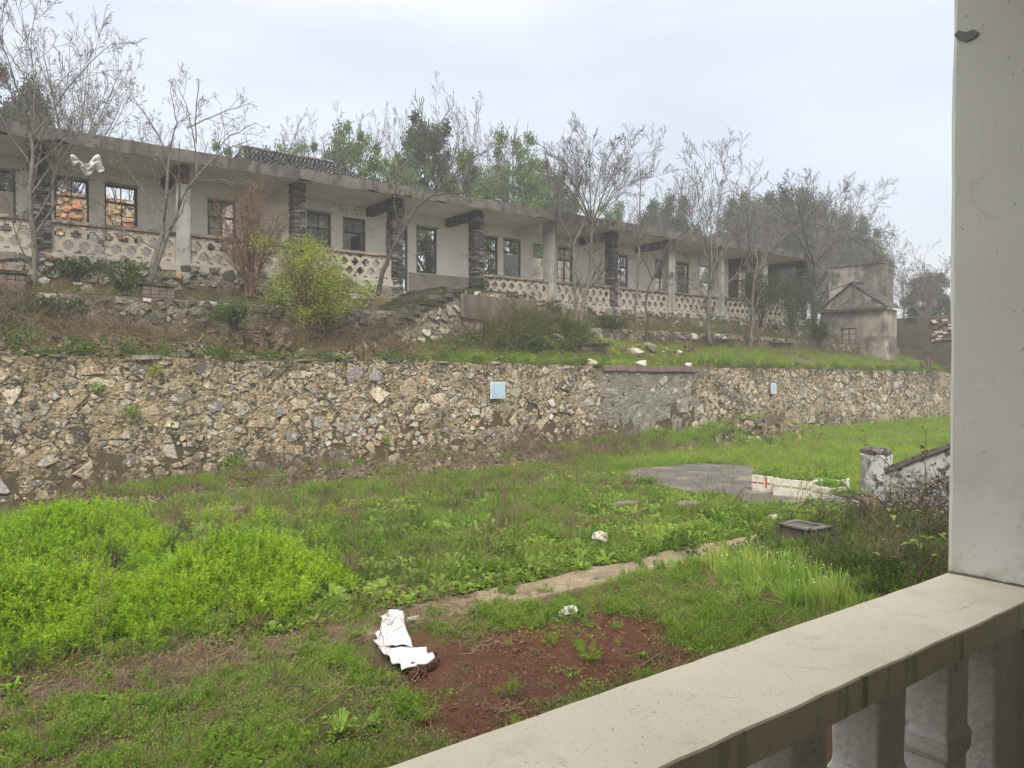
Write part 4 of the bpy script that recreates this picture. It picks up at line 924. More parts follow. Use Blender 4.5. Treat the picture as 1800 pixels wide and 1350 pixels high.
# f: slim pale forked one and the large round twiggy crown
tb, cb = twiggy([(pxs([(1013, 562), (1010, 490), (1008, 432)], 22), .07, .05), (pxs([(1008, 434), (985, 380), (968, 320), (960, 270)], 22), .035, .01), (pxs([(1008, 434), (1030, 380), (1040, 330)], 22, .4), .03, .01)], 104, [(5, .3, 1, .6, .38, .08, .12, 4), (4, .3, 1, .7, .5, .05, .15, 3)])
put_tree('slim_tree', onY(1013, 562, 22), 'slim pale forked tree just left of the round-crowned tree', 'tree', tb, cb, 'bark', 'twigleaf', G_F)
fan = [(pxs([(1042, 395), (x0, 330), (x1, y1)], 22.3, dy), .032, .007) for x0, x1, y1, dy in ((1000, 948, 300, .5), (1012, 965, 262, -1), (1025, 1000, 245, 1.2), (1036, 1035, 238, -.8), (1050, 1070, 240, .8), (1065, 1105, 250, -1.2), (1080, 1140, 272, .6), (1090, 1160, 305, -.5), (1010, 985, 300, 1.5))]
tb, cb = twiggy([(pxs([(1020, 566), (1033, 500), (1040, 440), (1042, 392)], 22.3), .08, .06)] + fan, 105, [(8, .15, 1, .55, .40, .08, .10, 5), (7, .15, 1, .6, .48, .05, .12, 4), (6, .2, 1, .7, .55, .04, .15, 3)], leaf=(3500, .020, (1.0, .95, .9)), minr=.006)
put_tree('round_crowned_tree', onY(1020, 566, 22.3), 'bare tree with a wide round crown of fine twigs above the middle of the roof', 'tree', tb, cb, 'bark', 'twigleaf', G_F)
tb, cb = twiggy([(pxs([(1120, 578), (1117, 520), (1124, 430), (1127, 325), (1122, 270)], 21.9), .06, .012)], 106, [(10, .35, 1, .8, .16, .1, .1, 4), (3, .3, 1, .7, .5, .05, .15, 3)])
put_tree('pole_tree', onY(1120, 578, 21.9), 'straight pole-like young tree with short side twigs right of the round-crowned tree', 'tree', tb, cb, 'bark', 'twigleaf', G_F)
tb, cb = twiggy([(pxs([(1134, 596), (1137, 530), (1152, 472), (1175, 425), (1200, 395)], 21.2), .055, .01), (pxs([(1146, 490), (1128, 450), (1122, 410)], 21.2), .025, .008), (pxs([(1140, 520), (1180, 500), (1230, 490)], 21.2, -.5), .02, .006)], 107, [(6, .3, 1, .7, .35, .05, .14, 4), (4, .3, 1, .7, .45, .05, .15, 3)])
put_tree('crooked_tree', onY(1134, 596, 21.2), 'crooked dark young tree bending right in front of the lattice balustrade', 'tree', tb, cb, 'darkbark', 'darktwigleaf', G_F)
fan = [(pxs([(1250, 478), (x0, 400), (x1, y1)], 21, dy), .03, .007) for x0, x1, y1, dy in ((1222, 1195, 330, .5), (1235, 1222, 290, -1), (1250, 1250, 268, .8), (1262, 1275, 270, -.6), (1275, 1305, 285, .6), (1290, 1330, 320, -.8), (1300, 1345, 370, .3))]
tb, cb = twiggy([(pxs([(1248, 604), (1244, 550), (1250, 475)], 21), .10, .06), (pxs([(1246, 520), (1290, 485), (1345, 462)], 21, -.5), .03, .008), (pxs([(1246, 530), (1215, 500), (1180, 490)], 21), .02, .008)] + fan, 108, [(7, .2, 1, .5, .38, .08, .10, 5), (6, .2, 1, .6, .48, .05, .12, 4), (4, .3, 1, .7, .55, .04, .15, 3)], leaf=(1600, .018, (1.1, 1.05, .95)))
put_tree('budding_tree', onY(1248, 604, 21), 'budding tree with a bent grey trunk before the right end of the balustrade', 'tree', tb, cb, 'bark', 'twigleaf', G_F)
fan = [(pxs([(1325, 495), (x0, 430), (x1, y1)], 20.9, dy), .035, .008) for x0, x1, y1, dy in ((1305, 1275, 395, .5), (1318, 1310, 370, -1), (1335, 1345, 360, .8), (1350, 1380, 365, -.6), (1360, 1405, 395, .3))]
tb, cb = twiggy([(pxs([(1319, 614), (1322, 560), (1325, 492)], 20.9), .07, .045)] + fan, 109, [(6, .2, 1, .55, .42, .05, .12, 5), (5, .2, 1, .65, .48, .02, .14, 4)], leaf=(400, .026, (1, 1, .9)))
put_tree('thin_spreading_tree', onY(1319, 614, 20.9), 'thin pale-trunked spreading tree standing left of the dark ivy-clad tree', 'tree', tb, cb, 'bark', 'twigleaf', G_F)
fan = [(pxs([(1432, 470), (x0, 410), (x1, y1)], 22.4, dy), .05, .01) for x0, x1, y1, dy in ((1400, 1350, 350, .5), (1415, 1390, 325, -1), (1435, 1430, 318, 1.0), (1455, 1475, 330, -.6), (1475, 1520, 350, .8), (1490, 1550, 400, -.4), (1480, 1545, 445, .3))]
tb, cb = twiggy([(pxs([(1434, 606), (1430, 540), (1432, 465)], 22.4), .13, .09), (pxs([(1432, 520), (1490, 500), (1548, 470)], 22.4, -.5), .04, .01), (pxs([(1432, 545), (1480, 545), (1530, 540)], 22.4, -.8), .03, .008)] + fan, 110, [(7, .2, 1, .55, .42, .04, .12, 5), (7, .2, 1, .65, .48, .02, .14, 4), (5, .3, 1, .7, .5, 0, .15, 3)], leaf=(3500, .022, (.8, .95, .7)), minr=.008)
put_tree('dark_spreading_tree', onY(1434, 606, 22.4), 'dark spreading leafless tree reaching over the gabled hut', 'tree', tb, cb, 'darkbark', 'darktwigleaf', G_F)

# shrubs in front of the veranda
def shrub(name, base, top_h, rad, seed, label, cat, stemmat, leafmat, nst, nleaf, size, col, spread=1.0, fine=(6, 5), zc=.55):
    r_ = np.random.default_rng(seed); base = np.array(base); stems = []
    for i in range(nst):
        a = r_.uniform(0, 2 * math.pi); rr = rad * math.sqrt(r_.uniform(0, 1)) * spread; h = top_h * (1 - .35 * (rr / rad / spread) ** 2) * r_.uniform(.75, 1.0)
        stems.append(([tuple(base + r_.normal(0, .06, 3) * (1, 1, 0)), tuple(base + (math.cos(a) * rr * .45, math.sin(a) * rr * .35, h * .5)), tuple(base + (math.cos(a) * rr, math.sin(a) * rr * .8, h))], .022, .006))
    tb, cb = twiggy(stems, seed, [(fine[0], .25, 1, .6, .34, .06, .14, 4), (fine[1], .25, 1, .7, .5, .04, .16, 3)], minr=.005, trunk_n=4)
    lb = MB(); k = 60; cen = base + np.stack([r_.normal(0, rad * .48, k), r_.normal(0, rad * .42, k), top_h * r_.uniform(.18, .95, k)], 1)
    ctr = r_.integers(0, k, nleaf); C = cen[ctr] + r_.normal(size=(nleaf, 3)) * np.array((rad * .15, rad * .15, top_h * .06)); C = C[C[:, 2] > base[2] + .05]
    quads_at(lb, C, size, r_, np.array(col))
    t = thing(name, base, label, cat); tb.build('stems', stemmat, t, fixn=False); cb.build('twigs', stemmat, t, fixn=False, kind='stuff'); lb.build('foliage', leafmat, t, fixn=False); return t
shrub('russet_shrub', onY(440, 522, 22.2), 3.3, 1.15, 201, 'reddish brown twiggy shrub beside the yellow-green bush', 'shrub', 'redtwig', 'redleaf', 24, 2600, .018, (1, 1, 1), fine=(9, 6))
shrub('yellow_green_bush', onY(548, 590, 21.0), 2.75, 1.2, 202, 'bright yellow-green bush below the veranda left of the stairway', 'bush', 'redtwig', 'yellowgreen', 34, 17000, .027, (1, 1, 1))
for i, (px, py, Yp, h, r, n, lab) in enumerate([(130, 495, 22.6, .6, .6, 900, 'dark low shrub under the left end of the lattice balustrade'), (222, 520, 22.4, 1.0, .6, 1300, 'leafy dark green shrub left of the forked tree'), (100, 560, 21.1, .5, .7, 900, 'mossy creeper patch on the bank wall at far left'),
        (1338, 575, 22.0, 2.6, 1.1, 6000, 'tall dark shrub against the right end of the balustrade'), (1395, 590, 22.2, 3.0, 1.1, 7000, 'ivy-covered dark shrub left of the dark spreading tree'), (1440, 612, 21.4, 1.6, .8, 3500, 'dense dark green bush at the corner of the gabled hut'),
        (1070, 585, 21.6, .7, .8, 1500, 'scrubby low shrub behind the rubble beside the crooked tree'), (965, 560, 21.9, .7, .7, 1500, 'small scrubby shrub at the right foot of the stairway'), (410, 575, 21.0, .7, .7, 1800, 'low weedy shrub below the russet shrub')]):
    shrub('dark_shrub', onY(px, py, Yp), h, r, 210 + i, lab, 'shrub', 'darkbark', 'leaf_dark' if i in (8, 1) else 'evergreen', 14, n, .035, (1.0, 1.05, .9), fine=(5, 3))
# creepers on two brick columns
for (x, z0, z1, lab) in ((2.43, 7.4, 8.7, 'leafy creeper hanging at the head of the leftmost dark brick column'), (16.75, 5.5, 6.2, 'small green creeper at the foot of the dark column right of the stair')):
    r_ = np.random.default_rng(int(x)); lb = MB(); n = 420; C = np.stack([x + r_.normal(0, .22, n), np.full(n, 23.93) + r_.normal(0, .05, n), r_.uniform(z0, z1, n)], 1); quads_at(lb, C, .035, r_, np.array((1, 1, 1)))
    tag(lb.build('creeper', 'evergreen', fixn=False), lab, 'creeper')

# woodland behind the building
def evergreen(seed, h=7., rad=2.4, n=9000, leaf=.07, lumps=46, low=.25, bare=0, cone=0.):
    r_ = np.random.default_rng(seed); tb, cb = twiggy([([(0, 0, 0), (.1, 0, h * .5), (0, .1, h * .93)], .16, .03)], seed, [(14, .3, 1, .8, .34, .08, .1, 5), (5, .3, 1, .7, .45, .05, .14, 4)], minr=.015)
    lumps = int(lumps * 1.9); v = r_.normal(size=(lumps, 3)); v /= np.linalg.norm(v, axis=1, keepdims=True); rr = r_.uniform(.35, 1, lumps)[:, None] ** .6
    zc = h * (1 + low) / 2; hz = h * (1 - low) / 2; cen = v * rr * np.array((rad, rad, hz)) + np.array((0, 0, zc))
    if cone: cen[:, :2] *= (1.35 - cone * (cen[:, 2:3] - h * low) / (h * (1 - low)))
    lr = r_.uniform(.16, .50, lumps) * rad * .52; cen = cen + r_.normal(size=cen.shape) * rad * .10; k = r_.integers(0, lumps, n); d = r_.normal(size=(n, 3)); d /= np.linalg.norm(d, axis=1, keepdims=True)
    C = cen[k] + d * (lr[k] * np.abs(r_.normal(.7, .35, n)))[:, None] * np.array((1, 1, .95)); lc = r_.uniform(.75, 1.25, lumps)[k][:, None] * np.array((1, 1, 1))
    lb = MB(); quads_at(lb, C, leaf, r_, lc); return tb, cb, lb
def bare(seed, h=7., spread=2.6, n=7, lv=None, leafn=1200, multi=1):
    r_ = np.random.default_rng(seed); st = []
    for m in range(multi):
        bx = r_.uniform(-.6, .6) * (multi > 1); th_ = h * r_.uniform(.32, .42); tip = np.array((bx + r_.normal(0, .15), r_.normal(0, .15), th_)); st.append(([(bx, 0, 0), tuple(tip)], .10, .05))
        for i in range(n):
            a = 2 * math.pi * (i + r_.uniform(-.3, .3)) / n; q = spread * r_.uniform(.35, 1); hh = h * r_.uniform(.85, 1) * (1 - .22 * (q / spread) ** 2)
            st.append(([tuple(tip - (0, 0, r_.uniform(0, .5))), tuple(tip + (math.cos(a) * q * .45, math.sin(a) * q * .45, (hh - th_) * .42)), (tip[0] + math.cos(a) * q, tip[1] + math.sin(a) * q, hh)], .032, .007))
    return twiggy(st, seed, lv or [(6, .15, 1, .75, .42, .03, .13, 5), (5, .15, 1, .75, .46, .02, .15, 4), (5, .2, 1, .8, .5, .0, .18, 3)], minr=.0055, leaf=(leafn, .018, (.95, .95, .9)))
PROTO = {}
def proto(kind, var):
    k = (kind, var)
    if k in PROTO: return PROTO[k]
    t = bpy.data.objects.new('proto', None)
    def ob(mb, nm, mt):
        o = bpy.data.objects.new(nm, mb.data(nm, mt)); return o
    if kind == 'bare': a, b = bare(300 + var, multi=1 + (var == 2), n=7 + var); parts = [ob(a, 'trunk', 'bark'), ob(b, 'crown', 'twigleaf')]
    elif kind == 'dark': a, b, c = evergreen(320 + var, n=46000, leaf=.062, lumps=60); parts = [ob(a, 'trunk', 'darkbark'), ob(b, 'branches', 'darkbark'), ob(c, 'crown', 'evergreen')]
    elif kind == 'tall': a, b, c = evergreen(340 + var, h=7, rad=1.6, n=24000, leaf=.06, cone=.75, lumps=50, low=.15); parts = [ob(a, 'trunk', 'darkbark'), ob(b, 'branches', 'darkbark'), ob(c, 'crown', 'evergreen')]
    elif kind == 'light': a, b, c = evergreen(360 + var, h=7, rad=2.2, n=24000, leaf=.06, lumps=50, low=.2); parts = [ob(a, 'trunk', 'bark'), ob(b, 'branches', 'bark'), ob(c, 'crown', 'lightgreen')]
    PROTO[k] = parts; return parts
def bgtree(kind, var, px, pytop, Y, halfw, label, rz=0., zb=5.2):
    p = onY(px, pytop, Y); hgt = p[2] - zb; sc = hgt / 7.0; rad0 = {'bare': 2.9, 'dark': 2.9, 'tall': 1.6, 'light': 2.3}[kind]
    ppm = F / (p @ FW - CZ * FW[2]); sr = max((halfw / ppm) / rad0, sc * .62)
    t = thing({'bare': 'bare_tree', 'dark': 'evergreen_tree', 'tall': 'tall_evergreen_tree', 'light': 'light_green_tree'}[kind], (p[0], Y, zb), label, 'tree', 'trees growing behind the ruined building')
    t.scale = (sr, sr, sc); t.rotation_euler[2] = rz
    for q in proto(kind, var):
        o = q.copy(); COL.objects.link(o); o.parent = t
        if q.name.startswith('branches'): o['kind'] = 'stuff'
BG = [('dark', 0, 22, 142, 37, 62, 'dark round evergreen behind the roof at far left'), ('bare', 2, 128, 28, 33, 95, 'tall bare tree with twin trunks behind the left roof end'), ('bare', 0, 222, 150, 38, 55, 'small bare tree between the twin-trunk tree and the forked tree'),
      ('light', 0, 405, 252, 34, 60, 'low light green tree showing just above the roof left of the tiles'), ('light', 1, 500, 236, 40, 45, 'light green tree behind the left edge of the tiled roof'), ('bare', 1, 560, 196, 37, 48, 'thin bare tree behind the tiled roof'),
      ('light', 2, 618, 222, 38, 44, 'light green tree behind the right edge of the tiled roof'), ('bare', 3, 688, 196, 40, 52, 'bare tree between the light green and the tall dark evergreen trees'), ('tall', 0, 752, 180, 38, 62, 'tallest narrow dark evergreen behind the middle of the roof'),
      ('bare', 4, 812, 162, 37, 62, 'tall bare tree just right of the tallest evergreen'), ('light', 0, 903, 230, 40, 54, 'light green tree between two bare trees above the roof'), ('bare', 1, 985, 262, 38, 60, 'bare tree behind the left side of the round crown'),
      ('dark', 1, 1172, 340, 44, 46, 'small dark evergreen right of the round-crowned tree'), ('bare', 0, 1120, 290, 40, 60, 'bare tree behind the right side of the round crown'), ('light', 1, 1075, 345, 42, 42, 'low light green tree low behind the round crown'),
      ('dark', 0, 1300, 352, 46, 60, 'dark evergreen behind the budding tree'), ('dark', 1, 1385, 330, 42, 78, 'largest dark evergreen over the right end of the building'), ('bare', 3, 1445, 318, 38, 92, 'wide bare tree spreading over the right end of the building'),
      ('dark', 0, 1480, 378, 44, 62, 'dark evergreen behind the flat-topped block'), ('bare', 4, 1530, 350, 36, 60, 'sparse bare tree right of the dark evergreens'), ('bare', 2, 1620, 430, 27, 80, 'bare tree beyond the dark boundary wall'), ('dark', 1, 1632, 478, 29, 50, 'round evergreen beyond the dark boundary wall'),
      ('bare', 1, 1330, 325, 41, 66, 'bare tree between the two right-hand dark evergreens'), ('bare', 0, 40, 100, 42, 70, 'bare tree far behind the round evergreen at far left'), ('light', 2, 1225, 395, 45, 46, 'low light green tree behind the roof left of the budding tree')]
BG += [('bare', 3, 318, 228, 36, 50, 'low bare tree behind the roof right of the forked tree'), ('light', 1, 455, 262, 34, 40, 'low light green tree at the lower left of the tiled roof'), ('bare', 0, 655, 240, 42, 55, 'bare tree far behind the right edge of the tiled roof'),
       ('light', 2, 700, 262, 36, 40, 'low light green tree left of the tallest evergreen'), ('bare', 4, 862, 205, 42, 58, 'bare tree behind the light green tree above the middle columns'), ('light', 0, 815, 262, 37, 44, 'low light green tree right of the tallest evergreen'), ('bare', 3, 1215, 300, 42, 60, 'bare tree between the small evergreen and the budding tree'),
       ('dark', 1, 1430, 352, 46, 70, 'dark evergreen behind the wide bare tree'), ('bare', 1, 1400, 322, 43, 80, 'bare tree crowning the largest dark evergreen'), ('dark', 0, 955, 300, 46, 45, 'dark evergreen behind the left side of the round crown'), ('dark', 0, 1340, 350, 45, 60, 'dark evergreen low behind the thin spreading tree'), ('dark', 0, 1520, 405, 43, 55, 'small dark evergreen just left of the flat-topped block corner'), ('bare', 0, 1590, 445, 28, 60, 'bare tree just right of the flat-topped block'), ('bare', 4, 545, 235, 42, 50, 'bare tree far behind the tiled roof')]
for i, (k, v, px, py, Y, hw, lab) in enumerate(BG): bgtree(k, v, px, py, Y, hw, lab, rz=i * 1.3, zb=3.1 if px > 1600 else 5.2)

# ------------------------------------------------------------------ near building: corridor, rail, pillar
nb = thing('veranda_corridor', (2, 0, 1), 'shaded corridor of the near building with its cream rail and grey pillar', 'building')
b = MB(); b.box(-8, 14, -1.6, 1.06, .8, 1.0); b.build('corridor_floor', 'path', nb)
b = MB(); b.box(-8, 14, .92, 1.05, 0, .798); b.build('base_wall', 'moldwhite', nb)
b = MB(); b.box(-8, 14, -1.9, 1.15, 4.25, 4.45); b.build('corridor_ceiling', 'corridor', nb)
b = MB(); b.box(-8, 14, -1.9, -1.62, .8, 4.25); b.build('corridor_wall', 'corridor', nb)
def cap():
    n = 130; xs = np.linspace(-6, 2.428, n); V = []; K = 10
    prof = [(.79, 1.932), (.788, 1.96), (.788, 1.9965), (.791, 2.0), (.87, 2.001), (.97, 2.001), (1.041, 2.0), (1.044, 1.9965), (1.044, 1.96), (1.04, 1.932)]
    for u in xs:
        for (y, z) in prof:
            e = .0008 * (float(vn(u * 5, y * 9, 3)) - .5) + .003 * (float(vn(u * 23, y * 5, 4)) - .5); V.append((u, y + e * (1 if y < .85 or y > 1.0 else 0), z + e * .6))
    Q = [(a * K + j, a * K + (j + 1) % K, (a + 1) * K + (j + 1) % K, (a + 1) * K + j) for a in range(n - 1) for j in range(K)]
    b = MB(); b.add(V, quads=Q, polys=[list(range(K)), [(n - 1) * K + j for j in range(K)][::-1]]); b.build('rail_cap', 'railtop', nb)
def cracked_cream():
    # cement cap: wandering hairline cracks (Voronoi edges), pits, darker drip marks on its vertical face
    m, t, N, L = newmat('cream_cement_rail'); g = N('ShaderNodeNewGeometry').outputs['Position']
    col = mixc(t, rng_(t, nzn(t, 2.2, 5), .35, .65), (.86, .78, .62), (.76, .685, .54))
    col = mixc(t, rng_(t, nzn(t, 7, 6, .7), .60, .78), col, (.50, .44, .34))
    col = mixc(t, rng_(t, nzn(t, 60, 3, .6), .68, .72), col, (.30, .26, .20))
    col = mixc(t, rng_(t, nzn(t, 3.4, 7, .72), .55, .72), col, (.66, .585, .45))
    col = mixc(t, rng_(t, nzn(t, 130, 2, .5), .62, .70, 0, .5), col, (.45, .39, .30))
    wn = N('ShaderNodeTexNoise'); wn.inputs['Scale'].default_value = 7; wn.inputs['Detail'].default_value = 4; L(g, wn.inputs['Vector'])
    ad = N('ShaderNodeVectorMath'); ad.operation = 'MULTIPLY_ADD'; L(wn.outputs['Color'], ad.inputs[0]); ad.inputs[1].default_value = (.22, .22, .22); L(g, ad.inputs[2])
    v = N('ShaderNodeTexVoronoi'); v.feature = 'DISTANCE_TO_EDGE'; v.inputs['Scale'].default_value = 2.9; L(ad.outputs[0], v.inputs['Vector'])
    cf = N('ShaderNodeMath'); cf.operation = 'MULTIPLY'; L(rng_(t, v.outputs['Distance'], .0, .006, 1., 0.), cf.inputs[0]); L(rng_(t, nzn(t, 2.7, 3), .46, .56), cf.inputs[1])
    n0 = N('ShaderNodeNewGeometry'); s0 = N('ShaderNodeSeparateXYZ'); L(n0.outputs['Normal'], s0.inputs[0]); c2 = N('ShaderNodeMath'); c2.operation = 'MULTIPLY'; L(cf.outputs[0], c2.inputs[0]); L(rng_(t, s0.outputs[2], .5, .8), c2.inputs[1]); cf = c2
    col = mixc(t, cf.outputs[0], col, (.40, .34, .26))
    # drips only where the surface is vertical
    nn = N('ShaderNodeNewGeometry'); sp = N('ShaderNodeSeparateXYZ'); L(nn.outputs['Normal'], sp.inputs[0]); ab = N('ShaderNodeMath'); ab.operation = 'ABSOLUTE'; L(sp.outputs[2], ab.inputs[0])
    ver = rng_(t, ab.outputs[0], .3, .6, 1., 0.); st = rng_(t, nzn(t, 20, 4, .6, None, (1, 1, .10)), .54, .70)
    mu = N('ShaderNodeMath'); mu.operation = 'MULTIPLY'; L(ver, mu.inputs[0]); L(st, mu.inputs[1]); col = mixc(t, mu.outputs[0], col, (.44, .39, .30))
    b = N('ShaderNodeBsdfPrincipled'); L(col, b.inputs['Base Color']); b.inputs['Roughness'].default_value = .7; b.inputs['Specular IOR Level'].default_value = .25
    bm = N('ShaderNodeBump'); bm.inputs['Strength'].default_value = .25; bm.inputs['Distance'].default_value = .004
    hh = N('ShaderNodeMath'); hh.operation = 'SUBTRACT'; L(nzn(t, 50, 6, .7), hh.inputs[0]); L(cf.outputs[0], hh.inputs[1]); L(hh.outputs[0], bm.inputs['Height']); L(bm.outputs[0], b.inputs['Normal'])
    o = N('ShaderNodeOutputMaterial'); L(b.outputs[0], o.inputs[0]); return m
M['railtop'] = cracked_cream(); cap()
def pillar():
    # 0.42 m square plastered pillar with a chipped edge near the top
    x0, x1, y0, y1 = 2.43, 2.85, .60, 1.047; b = MB(); zs = list(np.linspace(1.0, 4.25, 60)); V = []
    for z in zs:
        e = lambda s: .006 * (float(vn(z * 3, s, 7)) - .5) + .003 * (float(vn(z * 14, s, 8)) - .5)
        ch = .0
        V += [(x0 + e(0), y0, z), (x1, y0, z), (x1, y1, z), (x0 + .012, y1 + e(3), z), (x0 + e(0), y1 - .012 + e(4) - ch, z), (x0 + e(0) * .6, (y0 + y1) / 2, z)]
    K = 6; n = len(zs); b.add(V, quads=[(a * K + j, a * K + (j + 1) % K, (a + 1) * K + (j + 1) % K, (a + 1) * K + j) for a in range(n - 1) for j in range(K)], polys=[list(range(K))[::-1], [(n - 1) * K + j for j in range(K)]])
    b.build('pillar', 'pillarpaint', nb)
    # blistered patch of missing paint near the top and the cracked mortar joint at its foot
    P = [onX(px, py, x0) for px, py in ((1678, 62), (1686, 54), (1700, 57), (1712, 52), (1721, 58), (1712, 68), (1697, 74), (1684, 70))]
    c = MB(); c.prism([(p[1], p[2]) for p in P], 'x', x0 - .0045, x0 + .0); c.build('bare_patch', 'barepatch', nb)
    V = []; ys = np.linspace(1.04, .79, 26)
    c = MB()
    for i in range(len(ys) - 1):
        h = .004 + .004 * float(vn(ys[i] * 40, 1, 2)); c.box(x0 - .006 - .003 * float(vn(ys[i] * 60, 2, 2)), x0 + .002, ys[i + 1], ys[i], 2.0, 2.0 + h)
    c.build('cracked_joint', 'joint', nb)
def pillar_mat():
    m, t, N, L = newmat('brushed_wall_paint'); g = N('ShaderNodeNewGeometry').outputs['Position']
    col = mixc(t, rng_(t, nzn(t, 1.6, 5), .35, .65), (.86, .845, .79), (.80, .785, .73))
    col = mixc(t, rng_(t, nzn(t, 5, 7, .75, None, (1, 1, .35)), .58, .76), col, (.60, .58, .53))
    col = mixc(t, rng_(t, nzn(t, 45, 3, .6), .70, .73), col, (.42, .40, .36))
    sp = N('ShaderNodeSeparateXYZ'); L(g, sp.inputs[0])
    mu = N('ShaderNodeMath'); mu.operation = 'MULTIPLY'; L(rng_(t, sp.outputs[2], 2.0, 2.45, 1., 0.), mu.inputs[0]); L(rng_(t, nzn(t, 6, 6, .7), .45, .62), mu.inputs[1]); col = mixc(t, mu.outputs[0], col, (.62, .57, .47))
    wn = N('ShaderNodeTexNoise'); wn.inputs['Scale'].default_value = 6; wn.inputs['Detail'].default_value = 4; L(g, wn.inputs['Vector'])
    ad = N('ShaderNodeVectorMath'); ad.operation = 'MULTIPLY_ADD'; L(wn.outputs['Color'], ad.inputs[0]); ad.inputs[1].default_value = (.3, .3, .3); L(g, ad.inputs[2])
    v = N('ShaderNodeTexVoronoi'); v.feature = 'DISTANCE_TO_EDGE'; v.inputs['Scale'].default_value = 3.4; L(ad.outputs[0], v.inputs['Vector'])
    cf = N('ShaderNodeMath'); cf.operation = 'MULTIPLY'; L(rng_(t, v.outputs['Distance'], .0, .005, 1., 0.), cf.inputs[0]); L(rng_(t, nzn(t, 1.9, 3), .52, .60, 0, .6), cf.inputs[1]); col = mixc(t, cf.outputs[0], col, (.38, .36, .31))
    b = N('ShaderNodeBsdfPrincipled'); L(col, b.inputs['Base Color']); b.inputs['Roughness'].default_value = .8; b.inputs['Specular IOR Level'].default_value = .25
    bm = N('ShaderNodeBump'); bm.inputs['Strength'].default_value = .35; bm.inputs['Distance'].default_value = .006; L(nzn(t, 9, 7, .7, None, (1, 1, .4)), bm.inputs['Height']); L(bm.outputs[0], b.inputs['Normal'])
    o = N('ShaderNodeOutputMaterial'); L(b.outputs[0], o.inputs[0]); return m
M['pillarpaint'] = pillar_mat()
M['barepatch'] = rough_mat('grey_undercoat', (.28, .29, .29), (.34, .34, .33), 20, bump=.2, bsc=60, fine=.2); M['joint'] = rough_mat('dirty_joint', (.20, .18, .15), (.30, .27, .22), 30, bump=.3, fine=.3)
pillar()
def baluster(xc, half=.06, right=None):
    secs = [(1.0, .075), (1.14, .075), (1.16, .058), (1.38, .058), (1.44, .056), (1.60, .057), (1.625, .058), (1.645, .068), (1.685, .068), (1.700, .060), (1.715, .060), (1.936, .061)]
    b = MB(); V = []
    for z, w_ in secs:
        for sx_, sy in ((-1, -1), (1, -1), (1, 1), (-1, 1)): V.append((xc + sx_ * w_ * half / .06 + rng.uniform(-.002, .002), .913 + sy * w_ * .95 + rng.uniform(-.002, .002), z))
    n = len(secs); b.add(V, quads=[(a * 4 + j, a * 4 + (j + 1) % 4, (a + 1) * 4 + (j + 1) % 4, (a + 1) * 4 + j) for a in range(n - 1) for j in range(4)], polys=[[3, 2, 1, 0], [4 * n - 4, 4 * n - 3, 4 * n - 2, 4 * n - 1]])
    b.build('baluster', 'baluster', nb, bevel=.006)
for xc in (2.055, 1.725, 1.395, 1.065, .735, .405, .075, -.255, -.585): baluster(xc)
b = MB(); b.box(2.24, 2.428, .84, .985, 1.0, 1.938, jit=.003); b.build('half_baluster', 'baluster', nb, bevel=.008)

# ------------------------------------------------------------------ stair side wall and end post at the right
sw = thing('stair_side_wall', (14.6, 5.5, 0), 'mould-streaked white side wall with sloping coping rising behind the brambles', 'wall')
Xs = 14.5; p0 = onX(1557, 826, Xs); p1 = onX(1672, 781, Xs); sl2 = (p1[2] - p0[2]) / (p1[1] - p0[1]); ye = 2.2; zz = lambda y: p0[2] + (y - p0[1]) * sl2
b = MB(); ysx = np.linspace(7.36, ye, 20); b.prism([(7.36, -.1), (ye, -.1)] + [(y, zz(y) - .06) for y in ysx[::-1]], 'x', Xs, Xs + .2); b.build('wall_face', 'moldwhite', sw)
b = MB(); V = [];
for y in ysx:
    e = rng.uniform(-.012, .012, 4); V += [(Xs - .05 + e[0], y, zz(y) - .06), (Xs - .05 + e[1], y, zz(y) + .04 + e[2]), (Xs + .25, y, zz(y) + .04 + e[3]), (Xs + .25, y, zz(y) - .06)]
n = len(ysx); b.add(V, quads=[(a * 4 + j, a * 4 + (j + 1) % 4, (a + 1) * 4 + (j + 1) % 4, (a + 1) * 4 + j) for a in range(n - 1) for j in range(4)], polys=[[0, 1, 2, 3], [4 * n - 1, 4 * n - 2, 4 * n - 3, 4 * n - 4]]); b.build('coping', 'coping', sw)
b = MB(); b.box(Xs - .06, Xs - .005, ye, 7.3, -.1, .42, jit=.01); b.build('base_band', 'moldwhite', sw)
po = thing('stair_post', (14.55, 7.6, 0), 'stout mouldy white concrete post with a rounded cap at the foot of the sloping wall', 'post')
b = MB(); b.box(14.38, 14.78, 7.37, 7.83, -.1, 1.03, jit=.006); b.build('shaft', 'moldwhite', po, bevel=.02)
b = MB(); V = []
for z, s in ((1.031, .99), (1.04, 1.1), (1.10, 1.1), (1.15, .85), (1.17, .4)):
    for j in range(10): a = 2 * math.pi * j / 10 + .3; q = 1 / max(abs(math.cos(a)), abs(math.sin(a))) ** .6; V.append((14.58 + .2 * s * q * math.cos(a), 7.6 + .235 * s * q * math.sin(a), z + rng.uniform(-.006, .006)))
b.add(V, quads=[(k * 10 + j, k * 10 + (j + 1) % 10, (k + 1) * 10 + (j + 1) % 10, (k + 1) * 10 + j) for k in range(4) for j in range(10)], polys=[list(range(10))[::-1], list(range(40, 50))]); b.build('cap', 'coping', po, smooth=False)
b = MB(); V = [(14.22, 7.55, .30)]
for k, (rr, z) in enumerate(((.13, .28), (.20, .20), (.23, .08), (.23, 0))):
    for j in range(12): a = 2 * math.pi * j / 12; V.append((14.22 + rr * math.cos(a) * rng.uniform(.93, 1.05), 7.55 + rr * math.sin(a) * rng.uniform(.93, 1.05), z))
